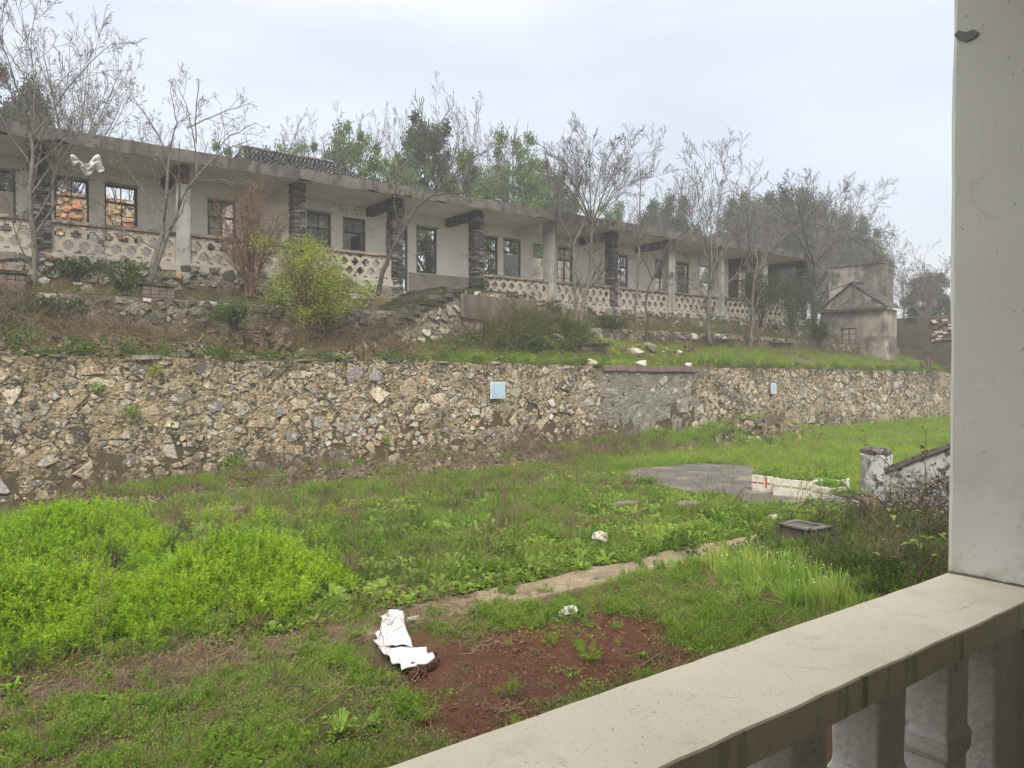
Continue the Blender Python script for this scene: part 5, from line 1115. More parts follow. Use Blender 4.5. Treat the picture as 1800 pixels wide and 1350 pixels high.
b.add(V, tris=[(0, 1 + j, 1 + (j + 1) % 12) for j in range(12)], quads=[(1 + k * 12 + j, 1 + (k + 1) * 12 + j, 1 + (k + 1) * 12 + (j + 1) % 12, 1 + k * 12 + (j + 1) % 12) for k in range(3) for j in range(12)])
tag(b.build('wood_stump', 'wood', smooth=True), 'round dark stump leaning at the foot of the white post', 'stump')
b = MB(); b.box(10.2, 10.65, 6.25, 6.8, -.1, .30, jit=.01); o = b.build('body', 'cistern'); ci = thing('water_cistern', (10.4, 6.5, 0), 'low dark cement box with pale worn rim at the end of the footpath', 'cistern'); o.parent = ci; o.matrix_parent_inverse = ci.matrix_basis.inverted()
b = MB()
for (a, c, d, e) in ((10.17, 10.68, 6.22, 6.30), (10.17, 10.68, 6.75, 6.83), (10.17, 10.26, 6.302, 6.748), (10.59, 10.68, 6.302, 6.748)): b.box(a, c, d, e, .303, .33, jit=.004)
b.build('rim', 'coping', ci)

# ------------------------------------------------------------------ foam boxes used as planters
def foam_box(x, y, lx, ly, h, rz, label, tape=None, lid=False):
    t = thing('foam_box', (x, y, Hs(x, y) + .03), label, 'foam box', 'white foam planter boxes beside the asphalt pad'); w_ = .035; b = MB()
    def L_(mb, a, c, d, e, f, g, j=0): mb.box(a, c, d, e, f, g, jit=j)
    L_(b, -lx / 2, lx / 2, -ly / 2, -ly / 2 + w_, 0, h, .004); L_(b, -lx / 2, lx / 2, ly / 2 - w_, ly / 2, 0, h, .004); L_(b, -lx / 2, -lx / 2 + w_, -ly / 2 + w_, ly / 2 - w_, 0, h, .004); L_(b, lx / 2 - w_, lx / 2, -ly / 2 + w_, ly / 2 - w_, 0, h, .004)
    def loc(mb, nm, mt, bev=0):
        o = mb.build(nm, mt, bevel=bev); o.parent = t; o.matrix_parent_inverse.identity(); return o
    loc(b, 'shell', 'foam', .01)
    b = MB(); V = []; 
    for i in range(7):
        for j in range(7): V.append((-lx / 2 + w_ + (lx - 2 * w_) * i / 6, -ly / 2 + w_ + (ly - 2 * w_) * j / 6, h - .05 + .04 * float(vn(i * .9 + x, j * .9, 3))))
    b.add(V, quads=[(i * 7 + j, (i + 1) * 7 + j, (i + 1) * 7 + j + 1, i * 7 + j + 1) for i in range(6) for j in range(6)]); loc(b, 'earth_fill', 'soil')
    r_ = np.random.default_rng(int(x * 100 + y * 10)); b = MB(); n = 700; C = np.stack([r_.uniform(-lx / 2, lx / 2, n), r_.uniform(-ly / 2, ly / 2, n), h + r_.gamma(1.5, .04, n)], 1); quads_at(b, C, .025, r_, np.array((1, 1, 1))); loc(b, 'weeds', 'leaf_mid')
    b = MB(); V = []
    if tape:
        zt = h * .52; th_ = .03; b.box(-lx / 2 - .004, -lx / 2 - .0008, -ly / 2, ly / 2, zt, zt + th_)
        if tape == 'tape_red': b.box(-lx / 2 - .0075, -lx / 2 - .0045, -.05, .02, h * .3, h * .95)
        loc(b, 'packing_tape', tape)
    b = MB()
    for q in range(3): s = -ly / 2 + ly * (q + 1) / 4; b.box(-lx / 2 - .012, -lx / 2 - .0085, s - .012, s + .012, .02, h - .03)
    loc(b, 'moulded_rib', 'foam'); t.rotation_euler[2] = rz; return t
foam_box(14.38, 9.83, .46, .60, .36, R(10), 'leftmost white foam box with red tape, planted with weeds', 'tape_red')
foam_box(14.25, 9.10, .46, .80, .36, R(8), 'long white foam box with faded yellow tape next to the red-taped box', 'tape_yellow')
foam_box(14.35, 8.42, .46, .46, .30, R(-6), 'weathered untaped white foam box between the yellow-taped box and the white post')
foam_box(14.15, 7.92, .46, .62, .17, R(-16), 'flattest white foam box lying nearest the white post')
foam_box(15.05, 9.55, .46, .62, .34, R(8), 'rear white foam box standing behind the red-taped box')
foam_box(15.1, 8.85, .46, .62, .34, R(5), 'rear white foam box overgrown behind the yellow-taped box')

# ------------------------------------------------------------------ sack, plastic and scraps
def cloth(name, corners, nu, nv, amp, mat, label, cat, lift=.05, seed=1, parent=None):
    c = [np.array(p) for p in corners]; V = []
    for i in range(nu + 1):
        for j in range(nv + 1):
            s, t_ = i / nu, j / nv; p = (c[0] * (1 - s) + c[1] * s) * (1 - t_) + (c[3] * (1 - s) + c[2] * s) * t_
            x = p[0] + .05 * (float(vn(s * 4, t_ * 5, seed)) - .5); y = p[1] + .05 * (float(vn(s * 4, t_ * 5, seed + 9)) - .5)
            V.append((x, y, Hs(x, y) + lift + amp * (float(fbm(x * 5, y * 5, seed, 3)) - .35) + amp * .5 * abs(math.sin(t_ * 9 + s * 3 + seed))))
    b = MB(); b.add(V, quads=[(i * (nv + 1) + j, (i + 1) * (nv + 1) + j, (i + 1) * (nv + 1) + j + 1, i * (nv + 1) + j + 1) for i in range(nu) for j in range(nv)])
    o = b.build(name, mat, parent, smooth=True, fixn=False); s_ = o.modifiers.new('thick', 'SOLIDIFY'); s_.thickness = .012
    if label: tag(o, label, cat)
    return o
sk = thing('woven_sack', (3.6, 6.5, 0), 'empty white woven plastic sack folded at an angle beside the red earth', 'sack')
g = lambda px, py: onZ(px, py, .02)
cloth('sack_body', [g(669, 1090), g(704, 1082), g(722, 1140), g(674, 1140)], 12, 24, .06, 'sack', None, None, lift=.07, seed=3, parent=sk)
cloth('sack_flap', [g(664, 1108), g(680, 1104), g(678, 1143), g(659, 1130)], 6, 12, .04, 'sack', None, None, lift=.045, seed=5, parent=sk)
cloth('sack_mouth', [g(667, 1142), g(744, 1139), g(764, 1161), g(711, 1186)], 20, 16, .05, 'sackdirty' if 'sackdirty' in M else 'sack', None, None, lift=.06, seed=7, parent=sk)
b = MB(); a_ = g(715, 1178); c_ = g(762, 1156)
for k in range(220):
    s = rng.uniform(0, 1); p = g(722 + 42 * s + rng.normal(0, 4), 1184 - 26 * s + rng.normal(-4, 5)); q = rng.uniform(.005, .016); z = Hs(p[0], p[1]) + .06
    b.box(p[0] - q, p[0] + q, p[1] - q, p[1] + q, z - .03, z + q * rng.uniform(.6, 1.4), jit=q * .4)
o = b.build('spilled_earth', 'soil', sk, kind='stuff')
def lump(name, p, s, mat, label, cat, seed, sq=.6, group=None):
    r_ = np.random.default_rng(seed); b = MB(); n, m = 9, 14; V = []
    for i in range(n + 1):
        for j in range(m):
            a = math.pi * i / n; c = 2 * math.pi * j / m; r = s * .85 * (1 + 1.7 * (float(fbm(math.cos(c) * 3 + 5, math.sin(c) * 3 + i * .9, seed, 3)) - .5))
            V.append((p[0] + r * math.sin(a) * math.cos(c) * 1.2, p[1] + r * math.sin(a) * math.sin(c), p[2] + r * sq * math.cos(a)))
    b.add(V, quads=[(i * m + j, (i + 1) * m + j, (i + 1) * m + (j + 1) % m, i * m + (j + 1) % m) for i in range(n) for j in range(m)], col=(.5, .46, .38)); o = b.build(name, mat); tag(o, label, cat, group); return o
def gp(px, py, up=.0): p = onZ(px, py, 0); p[2] = Hs(p[0], p[1]) + up; return p
lump('foam_scrap', gp(1054, 966, .16), .13, 'white', 'crumpled cream foam scrap lying in weeds above the footpath', 'scrap', 5, .8)
lump('plastic_scrap', gp(1000, 1086, .06), .095, 'bag', 'small crumpled pale plastic scrap at the edge of the red earth', 'scrap', 6)
lump('paper_scrap', gp(1361, 920, .10), .12, 'white', 'small white crumpled scrap in weeds left of the dark cistern', 'scrap', 7, .6)
lump('bottle_scrap', gp(832, 1018, .06), .04, 'white', 'tiny white scrap on the far edge of the footpath', 'scrap', 8, .8)
b = MB(); p = g(726, 1093); b.box(p[0] - .08, p[0] + .06, p[1] - .02, p[1] + .025, .04, .07, jit=.008); tag(b.build('wood_chip', 'white'), 'pale wood offcut lying on the path by the top of the sack', 'wood offcut')
for i, (px, py, s, lab) in enumerate([(1098, 893, .30, 'flat brown stone slab half hidden in weeds left of the other slab'), (1212, 899, .34, 'flat brown stone slab in weeds nearest the asphalt pad'), (375, 905, .55, 'long mossy stone slab in the ditch below the left of the wall'), (1060, 815, .42, 'thick grey stone slab among dead stalks at the foot of the wall'), (490, 853, .30, 'stacked flat stone slab in the rubble below the wall'), (1218, 805, .5, 'big mossy boulder slab at the foot of the rubble heap')]):
    p = gp(px, py, .06); b = MB(); n = 8; P = [(p[0] + math.cos(a) * s * rng.uniform(.8, 1.2), p[1] + math.sin(a) * s * .6 * rng.uniform(.8, 1.2)) for a in np.linspace(0, 2 * math.pi, n, endpoint=False)]
    b.prism(P, 'z', p[2] - .12, p[2] + .07, col=(.20, .165, .12)); tag(b.build('stone_slab', 'slate', bevel=.02), lab, 'stone slab')
# torn plastic bag caught in the twigs
def bagm():
    Yb_ = 21.9; outl = [(124, 272), (136, 272), (139, 284), (150, 287), (160, 280), (166, 272), (175, 273), (177, 283), (174, 293), (182, 297), (180, 306), (171, 305), (165, 300), (156, 309), (152, 312), (146, 302), (140, 290), (135, 289), (131, 299), (128, 288)]
    cols = [(124, 272, 276), (127, 271, 292), (130, 273, 299), (134, 276, 290), (138, 281, 290), (145, 287, 300), (151, 288, 308), (156, 286, 312), (161, 281, 305), (166, 274, 299), (171, 271, 302), (175, 273, 307), (177, 280, 304), (179, 292, 303), (183, 297, 300)]
    xs = np.linspace(124, 183, 34); tp = np.interp(xs, [c[0] for c in cols], [c[1] for c in cols]); bt = np.interp(xs, [c[0] for c in cols], [c[2] for c in cols]); V = []; K = 12; n = len(xs)
    for i in range(n):
        for k in range(K):
            q = onY(xs[i], tp[i] + (bt[i] - tp[i]) * k / (K - 1) + 1.5 * (float(vn(i * .9, k * .4, 3)) - .5), Yb_); q[1] += .22 * (float(fbm(i * .35, k * .5, 3, 3)) - .5) - .05 * math.sin(k / (K - 1) * 3.1); V.append(q)
    b = MB(); b.add(V, quads=[(i * K + k, (i + 1) * K + k, (i + 1) * K + k + 1, i * K + k + 1) for i in range(n - 1) for k in range(K - 1) if not (rng.uniform() < .06 and 0 < k < K - 2)])
    o = b.build('plastic_bag', 'bag', smooth=True, fixn=False); o.modifiers.new('s', 'SOLIDIFY').thickness = .01
    tag(o, 'torn pale plastic bag caught in twigs in front of the left windows', 'plastic bag')
bagm()

# ------------------------------------------------------------------ rubble, stumps, terrace debris
def stump(px, py, Y, hs, seed, label):
    p = onY(px, py, Y); p[2] = Hs(p[0], Y) ; r_ = np.random.default_rng(seed); st = []
    for h, dx, r in hs: st.append(([(p[0] + dx * .4, Y, p[2] - .1), (p[0] + dx * .8, Y + r_.normal(0, .05), p[2] + h * .6), (p[0] + dx, Y + r_.normal(0, .1), p[2] + h)], r, r * .65))
    tb, cb = twiggy(st, seed, [(5, .0, .7, 1.1, .6, -.05, .25, 4), (2, .3, 1, .8, .5, 0, .2, 3)], minr=.01)
    t = thing('tree_stump', p, label, 'stump'); tb.build('stump_wood', 'wood', t, fixn=False); cb.build('dead_shoots', 'twig', t, fixn=False, kind='stuff')
stump(462, 612, 18.95, [(.75, -.05, .09), (.7, .2, .085), (.35, .5, .08), (.4, -.5, .07), (.3, .8, .06)], 61, 'cluster of broken pale tree stumps on the edge of the left terrace')
stump(400, 612, 19.1, [(.5, 0, .05), (.4, .25, .05), (.3, -.3, .05)], 62, 'small splintered stump with upright shoots left of the stump cluster')
stump(645, 612, 19.1, [(.4, 0, .07), (.35, .25, .06), (.3, -.25, .06), (.45, .1, .04)], 63, 'dark dead stump below the left foot of the stairway')
stump(1630, 640, 18.7, [(.7, 0, .08), (.55, .5, .07), (.45, -.5, .06)], 64, 'dark stump with shoots on the grass at the far right of the terrace')
stump(1205, 612, 20.2, [(.4, 0, .10), (.3, .3, .08)], 65, 'low dark rotten stump between two loose boulders on the terrace')
for i, (px, py, Y, s, col, lab) in enumerate([(1128, 634, 18.5, .27, (.60, .58, .52), 'white triangular boulder sitting on the row of cement blocks'), (1118, 616, 19.4, .33, (.42, .39, .32), 'pale flat boulder left of the mossy upright boulder'), (1140, 612, 19.5, .36, (.20, .21, .12), 'mossy upright boulder in the middle of the terrace rubble'),
        (1168, 605, 19.9, .28, (.45, .40, .30), 'rounded tan boulder right of the mossy upright boulder'), (1190, 612, 19.8, .25, (.58, .57, .54), 'whitish boulder at the right end of the terrace rubble'), (1040, 640, 18.5, .28, (.50, .46, .38), 'rough pale boulder on the wall top just left of the cement blocks'),
        (975, 618, 19.6, .35, (.16, .17, .10), 'round mossy boulder at the foot of the green mound'), (880, 605, 20.0, .3, (.34, .32, .26), 'grey boulder on the left flank of the green mound'), (1210, 645, 18.45, .2, (.50, .49, .45), 'small white stone just right of the cement blocks'), (875, 640, 18.9, .2, (.35, .32, .26), 'small brown stone at the grass edge in front of the green mound'),
        (1330, 788, 17.4, .16, (.55, .5, .42), 'pale stone at the right end of the rubble heap by the wall')]):
    p = onY(px, py, Y); P = np.array([p[0], Y, Hs(p[0], Y) + s * .25]); r_ = np.random.default_rng(400 + i); b = MB(); v = r_.normal(size=(14, 3)); v /= np.linalg.norm(v, axis=1, keepdims=True)
    import bmesh
    bm = bmesh.new(); [bm.verts.new(P + q * np.array((1.2, .8, .6)) * s * r_.uniform(.8, 1.1)) for q in v]; bmesh.ops.convex_hull(bm, input=bm.verts)
    me = bpy.data.meshes.new('boulder'); bm.to_mesh(me); bm.free(); ca = me.color_attributes.new('col', 'FLOAT_COLOR', 'POINT'); ca.data.foreach_set('color', np.tile((*col, 1), len(me.vertices)).astype(np.float32)); me.materials.append(M['slate'])
    o = bpy.data.objects.new('boulder', me); COL.objects.link(o); tag(o, lab, 'boulder')
for i, (px, py, Y, lx, h, lab) in enumerate([(1038, 620, 19.4, 1.3, .28, 'stacked flat brown slabs like a low bench right of the green mound'), (1265, 590, 21.2, 1.6, .3, 'mossy stone bench beside the trunk of the budding tree'), (1375, 596, 21.2, 1.5, .3, 'mossy stone bench behind the thin spreading tree'), (277, 512, 22.0, .95, .35, 'brick tree planter at the foot of the forked tree'), (10, 500, 22.0, .9, .4, 'brick planter at the far left edge of the ledge')]):
    p = onY(px, py, Y); z = Hs(p[0], Y); t = thing('stone_bench', (p[0], Y, z), lab, 'bench' if 'bench' in lab else 'planter')
    if 'planter' in lab: t.name = 'brick_planter'
    b = MB(); b.box(p[0] - lx / 2, p[0] + lx / 2, Y - .22, Y + .22, z + h, z + h + .08, jit=.02); b.build('top_slab', 'step', t)
    for q in range(3):
        nb_ = 4; 
        for k in range(nb_): b = MB(); x0 = p[0] - lx / 2 + .08 + (lx - .16) * k / nb_; b.box(x0 + .008, x0 + (lx - .16) / nb_ - .008, Y - .17, Y + .17, z + h * q / 3 - .03 * (q == 0), z + h * (q + 1) / 3 - .01, jit=.008); b.build('brick', 'block' if 'brick' in lab else 'step', t)
# concrete post leaning at the ledge edge near left; dead branches on the ground
for i, (a, c, Z, r, lab) in enumerate([((505, 1288), (622, 1206), .0, .010, 'dark dead stalk leaning left of the red earth, the longer of a crossing pair'), ((650, 1262), (622, 1206), 0, .008, 'thin dead stalk meeting the longer stalk at its tip'), ((60, 632), (120, 622), 3, .05, 'fallen log lying along the wall top at far left'), ((1100, 1190), (1160, 1150), 0, .010, 'dry twig lying across the red earth nearest the rail')]):
    if Z == 0:
        A = onZ(*a, .0); 
        if i < 2: A[2] = Hs(A[0], A[1]); B = A + np.array((.55, .25, .42)) if i == 0 else None; B = onY(*c, A[1] + .15)
        else: B = onZ(*c, .0); A[2] = Hs(A[0], A[1]) + .03; B[2] = Hs(B[0], B[1]) + .03
    else: A = onY(*a, 18.7); B = onY(*c, 18.8)
    pole(A, B, r, 'wood', 'dead_stalk' if Z == 0 else 'fallen_log', lab, 'twig' if Z == 0 else 'log', n=5)

# ------------------------------------------------------------------ ground cover: small clump meshes strewn by geometry nodes
def proto_obj(mb, mat, name):
    return bpy.data.objects.new(name, mb.data(name, mat))
def blades(mb, n, h, spread, w_, r_, lean=.5, seg=3, col=(1, 1, 1), rad=.05):
    """thin tapering blades from a common foot"""
    a = r_.uniform(0, 2 * math.pi, n); l = np.abs(r_.normal(lean, lean * .5, n)); hh = h * r_.uniform(.5, 1.1, n); b0 = np.stack([np.cos(a), np.sin(a)], 1) * r_.uniform(0, rad, n)[:, None]
    fa = r_.uniform(0, 2 * math.pi, n); V = []; Q = []
    for k in range(seg + 1):
        t = k / seg; r = b0 + np.stack([np.cos(a), np.sin(a)], 1) * (l * hh * t ** 1.7)[:, None] * spread; z = hh * t * (1 - .25 * l * t); ww = w_ * (1 - t * .85)
        d = np.stack([np.cos(fa), np.sin(fa)], 1) * ww
        V += [np.concatenate([r - d, z[:, None]], 1), np.concatenate([r + d, z[:, None]], 1)]
    V = np.stack(V, 1); K = V.shape[1]; base = (np.arange(n) * K)[:, None]
    for k in range(seg): Q.append(base + np.array([2 * k, 2 * k + 1, 2 * k + 3, 2 * k + 2]))
    mb.add(V.reshape(-1, 3), quads=np.concatenate(Q), col=col)
def feathery(seed, h=.32):
    r_ = np.random.default_rng(seed); mb = MB(); n = 16
    for i in range(n):
        a = r_.uniform(0, 2 * math.pi); rr = r_.uniform(0, .13); l = r_.uniform(.05, .35); hh = h * r_.uniform(.55, 1.1); K = 5
        P = np.array([[math.cos(a) * (rr + l * hh * (k / (K - 1)) ** 1.5), math.sin(a) * (rr + l * hh * (k / (K - 1)) ** 1.5), hh * k / (K - 1)] for k in range(K)])
        tubes(mb, P[None], np.full((1, K), .0022), 3)
        m = 26; t = r_.uniform(.25, 1, m) ** .8; f = t * (K - 1); q = np.minimum(f.astype(int), K - 2); g = (f - q)[:, None]; C = P[q] * (1 - g) + P[q + 1] * g
        D = r_.normal(size=(m, 3)); D[:, 2] = np.abs(D[:, 2]) * .8 + .2; D /= np.linalg.norm(D, axis=1, keepdims=True); ln = (.035 * (1.25 - t) + .012)[:, None] * 1.4
        S = np.cross(D, r_.normal(size=(m, 3))); S /= np.linalg.norm(S, axis=1, keepdims=True); S *= .0042
        V = np.stack([C, C + D * ln * .55 + S, C + D * ln, C + D * ln * .55 - S], 1).reshape(-1, 3); mb.add(V, quads=np.arange(4 * m).reshape(-1, 4))
    return mb
def rosette(seed, n=13, L_=.11, w_=.022, rise=.5):
    r_ = np.random.default_rng(seed); mb = MB()
    for i in range(n):
        a = 2 * math.pi * i / n + r_.uniform(-.3, .3); l = L_ * r_.uniform(.6, 1.15); up = r_.uniform(.15, rise) + .5 * (i % 3 == 0); d = np.array((math.cos(a), math.sin(a), 0)); s = np.array((-math.sin(a), math.cos(a), 0)); V = []
        for k, (t, ww) in enumerate(((0, .15), (.35, .8), (.7, 1.0), (1.0, .12))):
            c = d * l * t + np.array((0, 0, l * up * math.sin(t * 1.9))); V += [c - s * w_ * ww + (0, 0, .006 * ww), c + (0, 0, -.002), c + s * w_ * ww + (0, 0, .006 * ww)]
        Q = []
        for k in range(3): Q += [(3 * k, 3 * k + 1, 3 * k + 4, 3 * k + 3), (3 * k + 1, 3 * k + 2, 3 * k + 5, 3 * k + 4)]
        mb.add(V, quads=Q)
    return mb
def clover(seed, n=90, R_=.17, h=.06, s=.009):
    r_ = np.random.default_rng(seed); mb = MB(); rr = R_ * np.sqrt(r_.uniform(0, 1, n)); a = r_.uniform(0, 6.283, n); C = np.stack([rr * np.cos(a), rr * np.sin(a), h * r_.uniform(.1, 1, n) * (1 - .5 * rr / R_)], 1); quads_at(mb, C, s, r_, np.array((1., 1, 1)), flat=-.8, asp=.75)
    return mb
def stalks(seed, n=5, h=.6, r=.0028):
    r_ = np.random.default_rng(seed); st = []
    for i in range(n):
        a = r_.uniform(0, 6.283); l = r_.uniform(.05, .5) * h; hh = h * r_.uniform(.6, 1.1); x, y = r_.normal(0, .04, 2); st.append(([(x, y, 0), (x + math.cos(a) * l * .4, y + math.sin(a) * l * .4, hh * .6), (x + math.cos(a) * l, y + math.sin(a) * l, hh)], r, r * .6))
    tb, cb = twiggy(st, seed, [(4, .45, 1, .6, .22, .05, .15, 3)], minr=.0018, trunk_n=3); mb = MB(); mb.add(np.concatenate(tb.v), quads=np.concatenate(tb.q)); return mb
def litter(seed, n=26, R_=.25):
    r_ = np.random.default_rng(seed); mb = MB()
    for i in range(n):
        a = r_.uniform(0, 6.283); l = r_.uniform(.04, .2); c = r_.normal(0, R_ * .5, 2); K = 3; dz = r_.uniform(0, .07)
        P = np.array([[c[0] + math.cos(a + .4 * k) * l * k / 2, c[1] + math.sin(a + .4 * k) * l * k / 2, .012 + dz * k / 2] for k in range(K)]); tubes(mb, P[None], np.full((1, K), .0024), 3)
    return mb
def chip(seed, flat=.4, s=.05):
    r_ = np.random.default_rng(seed); import bmesh
    bm = bmesh.new(); v = r_.normal(size=(10, 3)); v /= np.linalg.norm(v, axis=1, keepdims=True); [bm.verts.new(q * np.array((1.2, .85, flat)) * s * r_.uniform(.8, 1.1)) for q in v]; bmesh.ops.convex_hull(bm, input=bm.verts); me = bpy.data.meshes.new('chip'); bm.to_mesh(me); bm.free(); return me
def chip_mat(name, cols):
    m, t, N, L = newmat(name); oi = N('ShaderNodeObjectInfo'); cr = N('ShaderNodeValToRGB'); cr.color_ramp.interpolation = 'CONSTANT'; L(oi.outputs['Random'], cr.inputs[0]); e = cr.color_ramp.elements
    for i, c in enumerate(cols):
        x = e[i] if i < 2 else e.new(i / len(cols))
        x.position = i / len(cols); x.color = c4(c)
    col = mixc(t, .5, cr.outputs[0], mixc(t, rng_(t, nzn(t, 30, 5), .3, .7), (.35, .35, .32), (1.2, 1.2, 1.2)), 'MULTIPLY')
    b = N('ShaderNodeBsdfPrincipled'); L(col, b.inputs['Base Color']); b.inputs['Roughness'].default_value = .9; o = N('ShaderNodeOutputMaterial'); L(b.outputs[0], o.inputs[0]); return m
M['chips'] = chip_mat('rubble_chips', [(.14, .11, .07), (.20, .15, .09), (.09, .08, .06), (.11, .075, .045), (.42, .36, .26), (.16, .15, .13), (.12, .10, .07), (.50, .47, .40)])
M['palechip'] = chip_mat('pale_limestone_chips', [(.50, .46, .36), (.40, .35, .26), (.58, .55, .46), (.30, .26, .19), (.46, .41, .31), (.20, .17, .12)])
M['slates'] = chip_mat('slate_shards', [(.14, .105, .07), (.21, .16, .10), (.10, .08, .06), (.27, .21, .14), (.17, .14, .10), (.09, .08, .065)])
M['clods'] = chip_mat('red_clods', [(.10, .042, .024), (.13, .055, .031), (.07, .03, .018), (.155, .07, .042), (.085, .037, .022), (.11, .047, .028)])

def scatter(name, protos, pts, scale, kind='stuff', tilt=.15, parent=None, zs=None, sink=.0, label=None):
    pts = np.asarray(pts, float); n = len(pts)
    if n == 0: return
    V = np.column_stack([pts, H(pts[:, 0], pts[:, 1]) - sink]) if pts.shape[1] == 2 else pts
    me = bpy.data.meshes.new(name); me.vertices.add(n); me.vertices.foreach_set('co', V.ravel().astype(np.float32))
    rot = np.column_stack([rng.normal(0, tilt, n), rng.normal(0, tilt, n), rng.uniform(0, 6.283, n)]); scl = np.broadcast_to(np.asarray(scale, float).reshape(-1, 1) if np.ndim(scale) else scale, (n, 1)) * rng.uniform(.7, 1.3, (n, 1)); scl = np.repeat(scl, 3, 1)
    for nm, tp, dat in (('rot', 'FLOAT_VECTOR', rot), ('scl', 'FLOAT_VECTOR', scl)):
        a = me.attributes.new(nm, tp, 'POINT'); a.data.foreach_set('vector', dat.ravel().astype(np.float32))
    a = me.attributes.new('idx', 'INT', 'POINT'); a.data.foreach_set('value', rng.integers(0, len(protos), n).astype(np.int32))
    o = bpy.data.objects.new(name, me); COL.objects.link(o); o['kind'] = kind
    if label: o['label'] = label
    ng = bpy.data.node_groups.new('strew_' + name, 'GeometryNodeTree'); ng.interface.new_socket('Geometry', in_out='INPUT', socket_type='NodeSocketGeometry'); ng.interface.new_socket('Geometry', in_out='OUTPUT', socket_type='NodeSocketGeometry')
    N = ng.nodes.new; L = ng.links.new; gi = N('NodeGroupInput'); go = N('NodeGroupOutput'); jn = N('GeometryNodeJoinGeometry')
    def na(nm, t): x = N('GeometryNodeInputNamedAttribute'); x.data_type = t; x.inputs[0].default_value = nm; return x.outputs[0]
    ar = na('rot', 'FLOAT_VECTOR'); as_ = na('scl', 'FLOAT_VECTOR'); ai = na('idx', 'INT')
    for k, p in enumerate(protos):
        oi = N('GeometryNodeObjectInfo'); oi.inputs[0].default_value = p; oi.inputs['As Instance'].default_value = True
        ip = N('GeometryNodeInstanceOnPoints'); cmp = N('FunctionNodeCompare'); cmp.data_type = 'INT'; cmp.operation = 'EQUAL'; L(ai, cmp.inputs[2]); cmp.inputs[3].default_value = k
        L(gi.outputs[0], ip.inputs['Points']); L(cmp.outputs[0], ip.inputs['Selection']); L(oi.outputs['Geometry'], ip.inputs['Instance']); L(ar, ip.inputs['Rotation']); L(as_, ip.inputs['Scale']); L(ip.outputs[0], jn.inputs[0])
    L(jn.outputs[0], go.inputs[0]); md = o.modifiers.new('strew', 'NODES'); md.node_group = ng
    return o
def sample(x0, x1, y0, y1, n, dens):
    """n tries, kept with probability dens(X,Y)"""
    if x0 <= 0: n = int(n * (x1 - x0 + 3) / (x1 - x0)); x0 -= 3
    X = rng.uniform(x0, x1, n); Y = rng.uniform(y0, y1, n); k = rng.uniform(0, 1, n) < dens(X, Y); return np.stack([X[k], Y[k]], 1)
def onpath(X, Y): return (Y > 6.80 + .05 * np.sin(X * 3)) & (Y < 7.46 + .10 * np.sin(X * 2.3) + .05 * np.sin(X * 7.1) - .12 * (X < 4)) & (X < 9.9)
from mathutils.geometry import intersect_point_tri_2d
PADP = np.array([(14.6, 14.4), (17.3, 14.0), (18.0, 12.4), (17.0, 11.3), (15.6, 9.6), (14.0, 8.0), (12.9, 8.5), (12.9, 10.6), (13.3, 12.3), (13.9, 13.8)])
def onpad(X, Y):
    ins = np.zeros(np.shape(X), bool); n = len(PADP)
    for i in range(n):
        a = PADP[i]; b = PADP[(i + 1) % n]; c = ((a[1] > Y) != (b[1] > Y)) & (X < (b[0] - a[0]) * (Y - a[1]) / (b[1] - a[1] + 1e-9) + a[0]); ins ^= c
    return ins
def vis(X, Y):
    # keep to the ground the photograph's neighbourhood can see
    D = X * FW[0] + Y * FW[1]; r = (X * RT[0] + Y * RT[1]) / np.maximum(D, .1); return (r < .80) & (r > -1.15) & (D > 2.6)
def sackzone(X, Y): return np.hypot((X - 3.55) / .5, (Y - 6.5) / .85) < 1
def hard(X, Y): return onpad(X + 1.1 * (fbm(X * 1.3, Y * 1.3, 88) - .5), Y + 1.1 * (fbm(X * 1.3, Y * 1.3, 89) - .5)) | ((X > 10.15) & (X < 10.7) & (Y > 6.2) & (Y < 6.85)) | sackzone(X, Y) | ((X > 13.9) & (X < 14.9) & (Y > 7.2) & (Y < 10.2)) | ((X > 14.4) & (X < 14.8) & (Y < 7.9))

FE = [proto_obj(feathery(i, h), 'leaf_bright', 'feathery_weed') for i, h in ((1, .30), (2, .36), (3, .26))]
FEM = [proto_obj(feathery(i, h), 'leaf_mid', 'weed') for i, h in ((4, .22), (5, .18))]
RO = [proto_obj(rosette(i, n_, l_, w2), 'leaf_mid', 'rosette') for i, n_, l_, w2 in ((1, 12, .11, .020), (2, 15, .09, .016), (3, 10, .13, .026))]
CL = [proto_obj(clover(i), 'leaf_dull', 'clover') for i in (1, 2, 3)]
CLM = [proto_obj(clover(i, 70, .15, .08, .011), 'leaf_mid', 'clover') for i in (4, 5)]
DK = [proto_obj(clover(i, 110, .2, .24, .022), 'leaf_dark', 'undergrowth') for i in (6, 7)] + [proto_obj(feathery(8, .35), 'leaf_dark', 'undergrowth')]
def tuft(i, n_, h_, m_, w2=.0028, lean=.5): mb = MB(); blades(mb, n_, h_, 1.0, w2, np.random.default_rng(i), lean); return proto_obj(mb, m_, 'tuft')
GR = [tuft(1, 46, .16, 'grass'), tuft(2, 40, .22, 'grass'), tuft(3, 50, .12, 'grass', .0032)]
GB = [tuft(4, 40, .20, 'leaf_bright', .0035), tuft(5, 36, .26, 'leaf_bright', .003)]
DRY = [tuft(6, 30, .24, 'dry', .002, .7), tuft(7, 26, .32, 'dry', .0018, .5)]
ST = [proto_obj(stalks(i, 5, h), 'wood', 'stalk') for i, h in ((1, .55), (2, .75), (3, .45))]
LI = [proto_obj(litter(i), 'dry', 'litter') for i in (1, 2, 3)]
def cob(i, f, s, m_): o = bpy.data.objects.new('chip', chip(i, f, s)); o.data.materials.append(M[m_]); return o
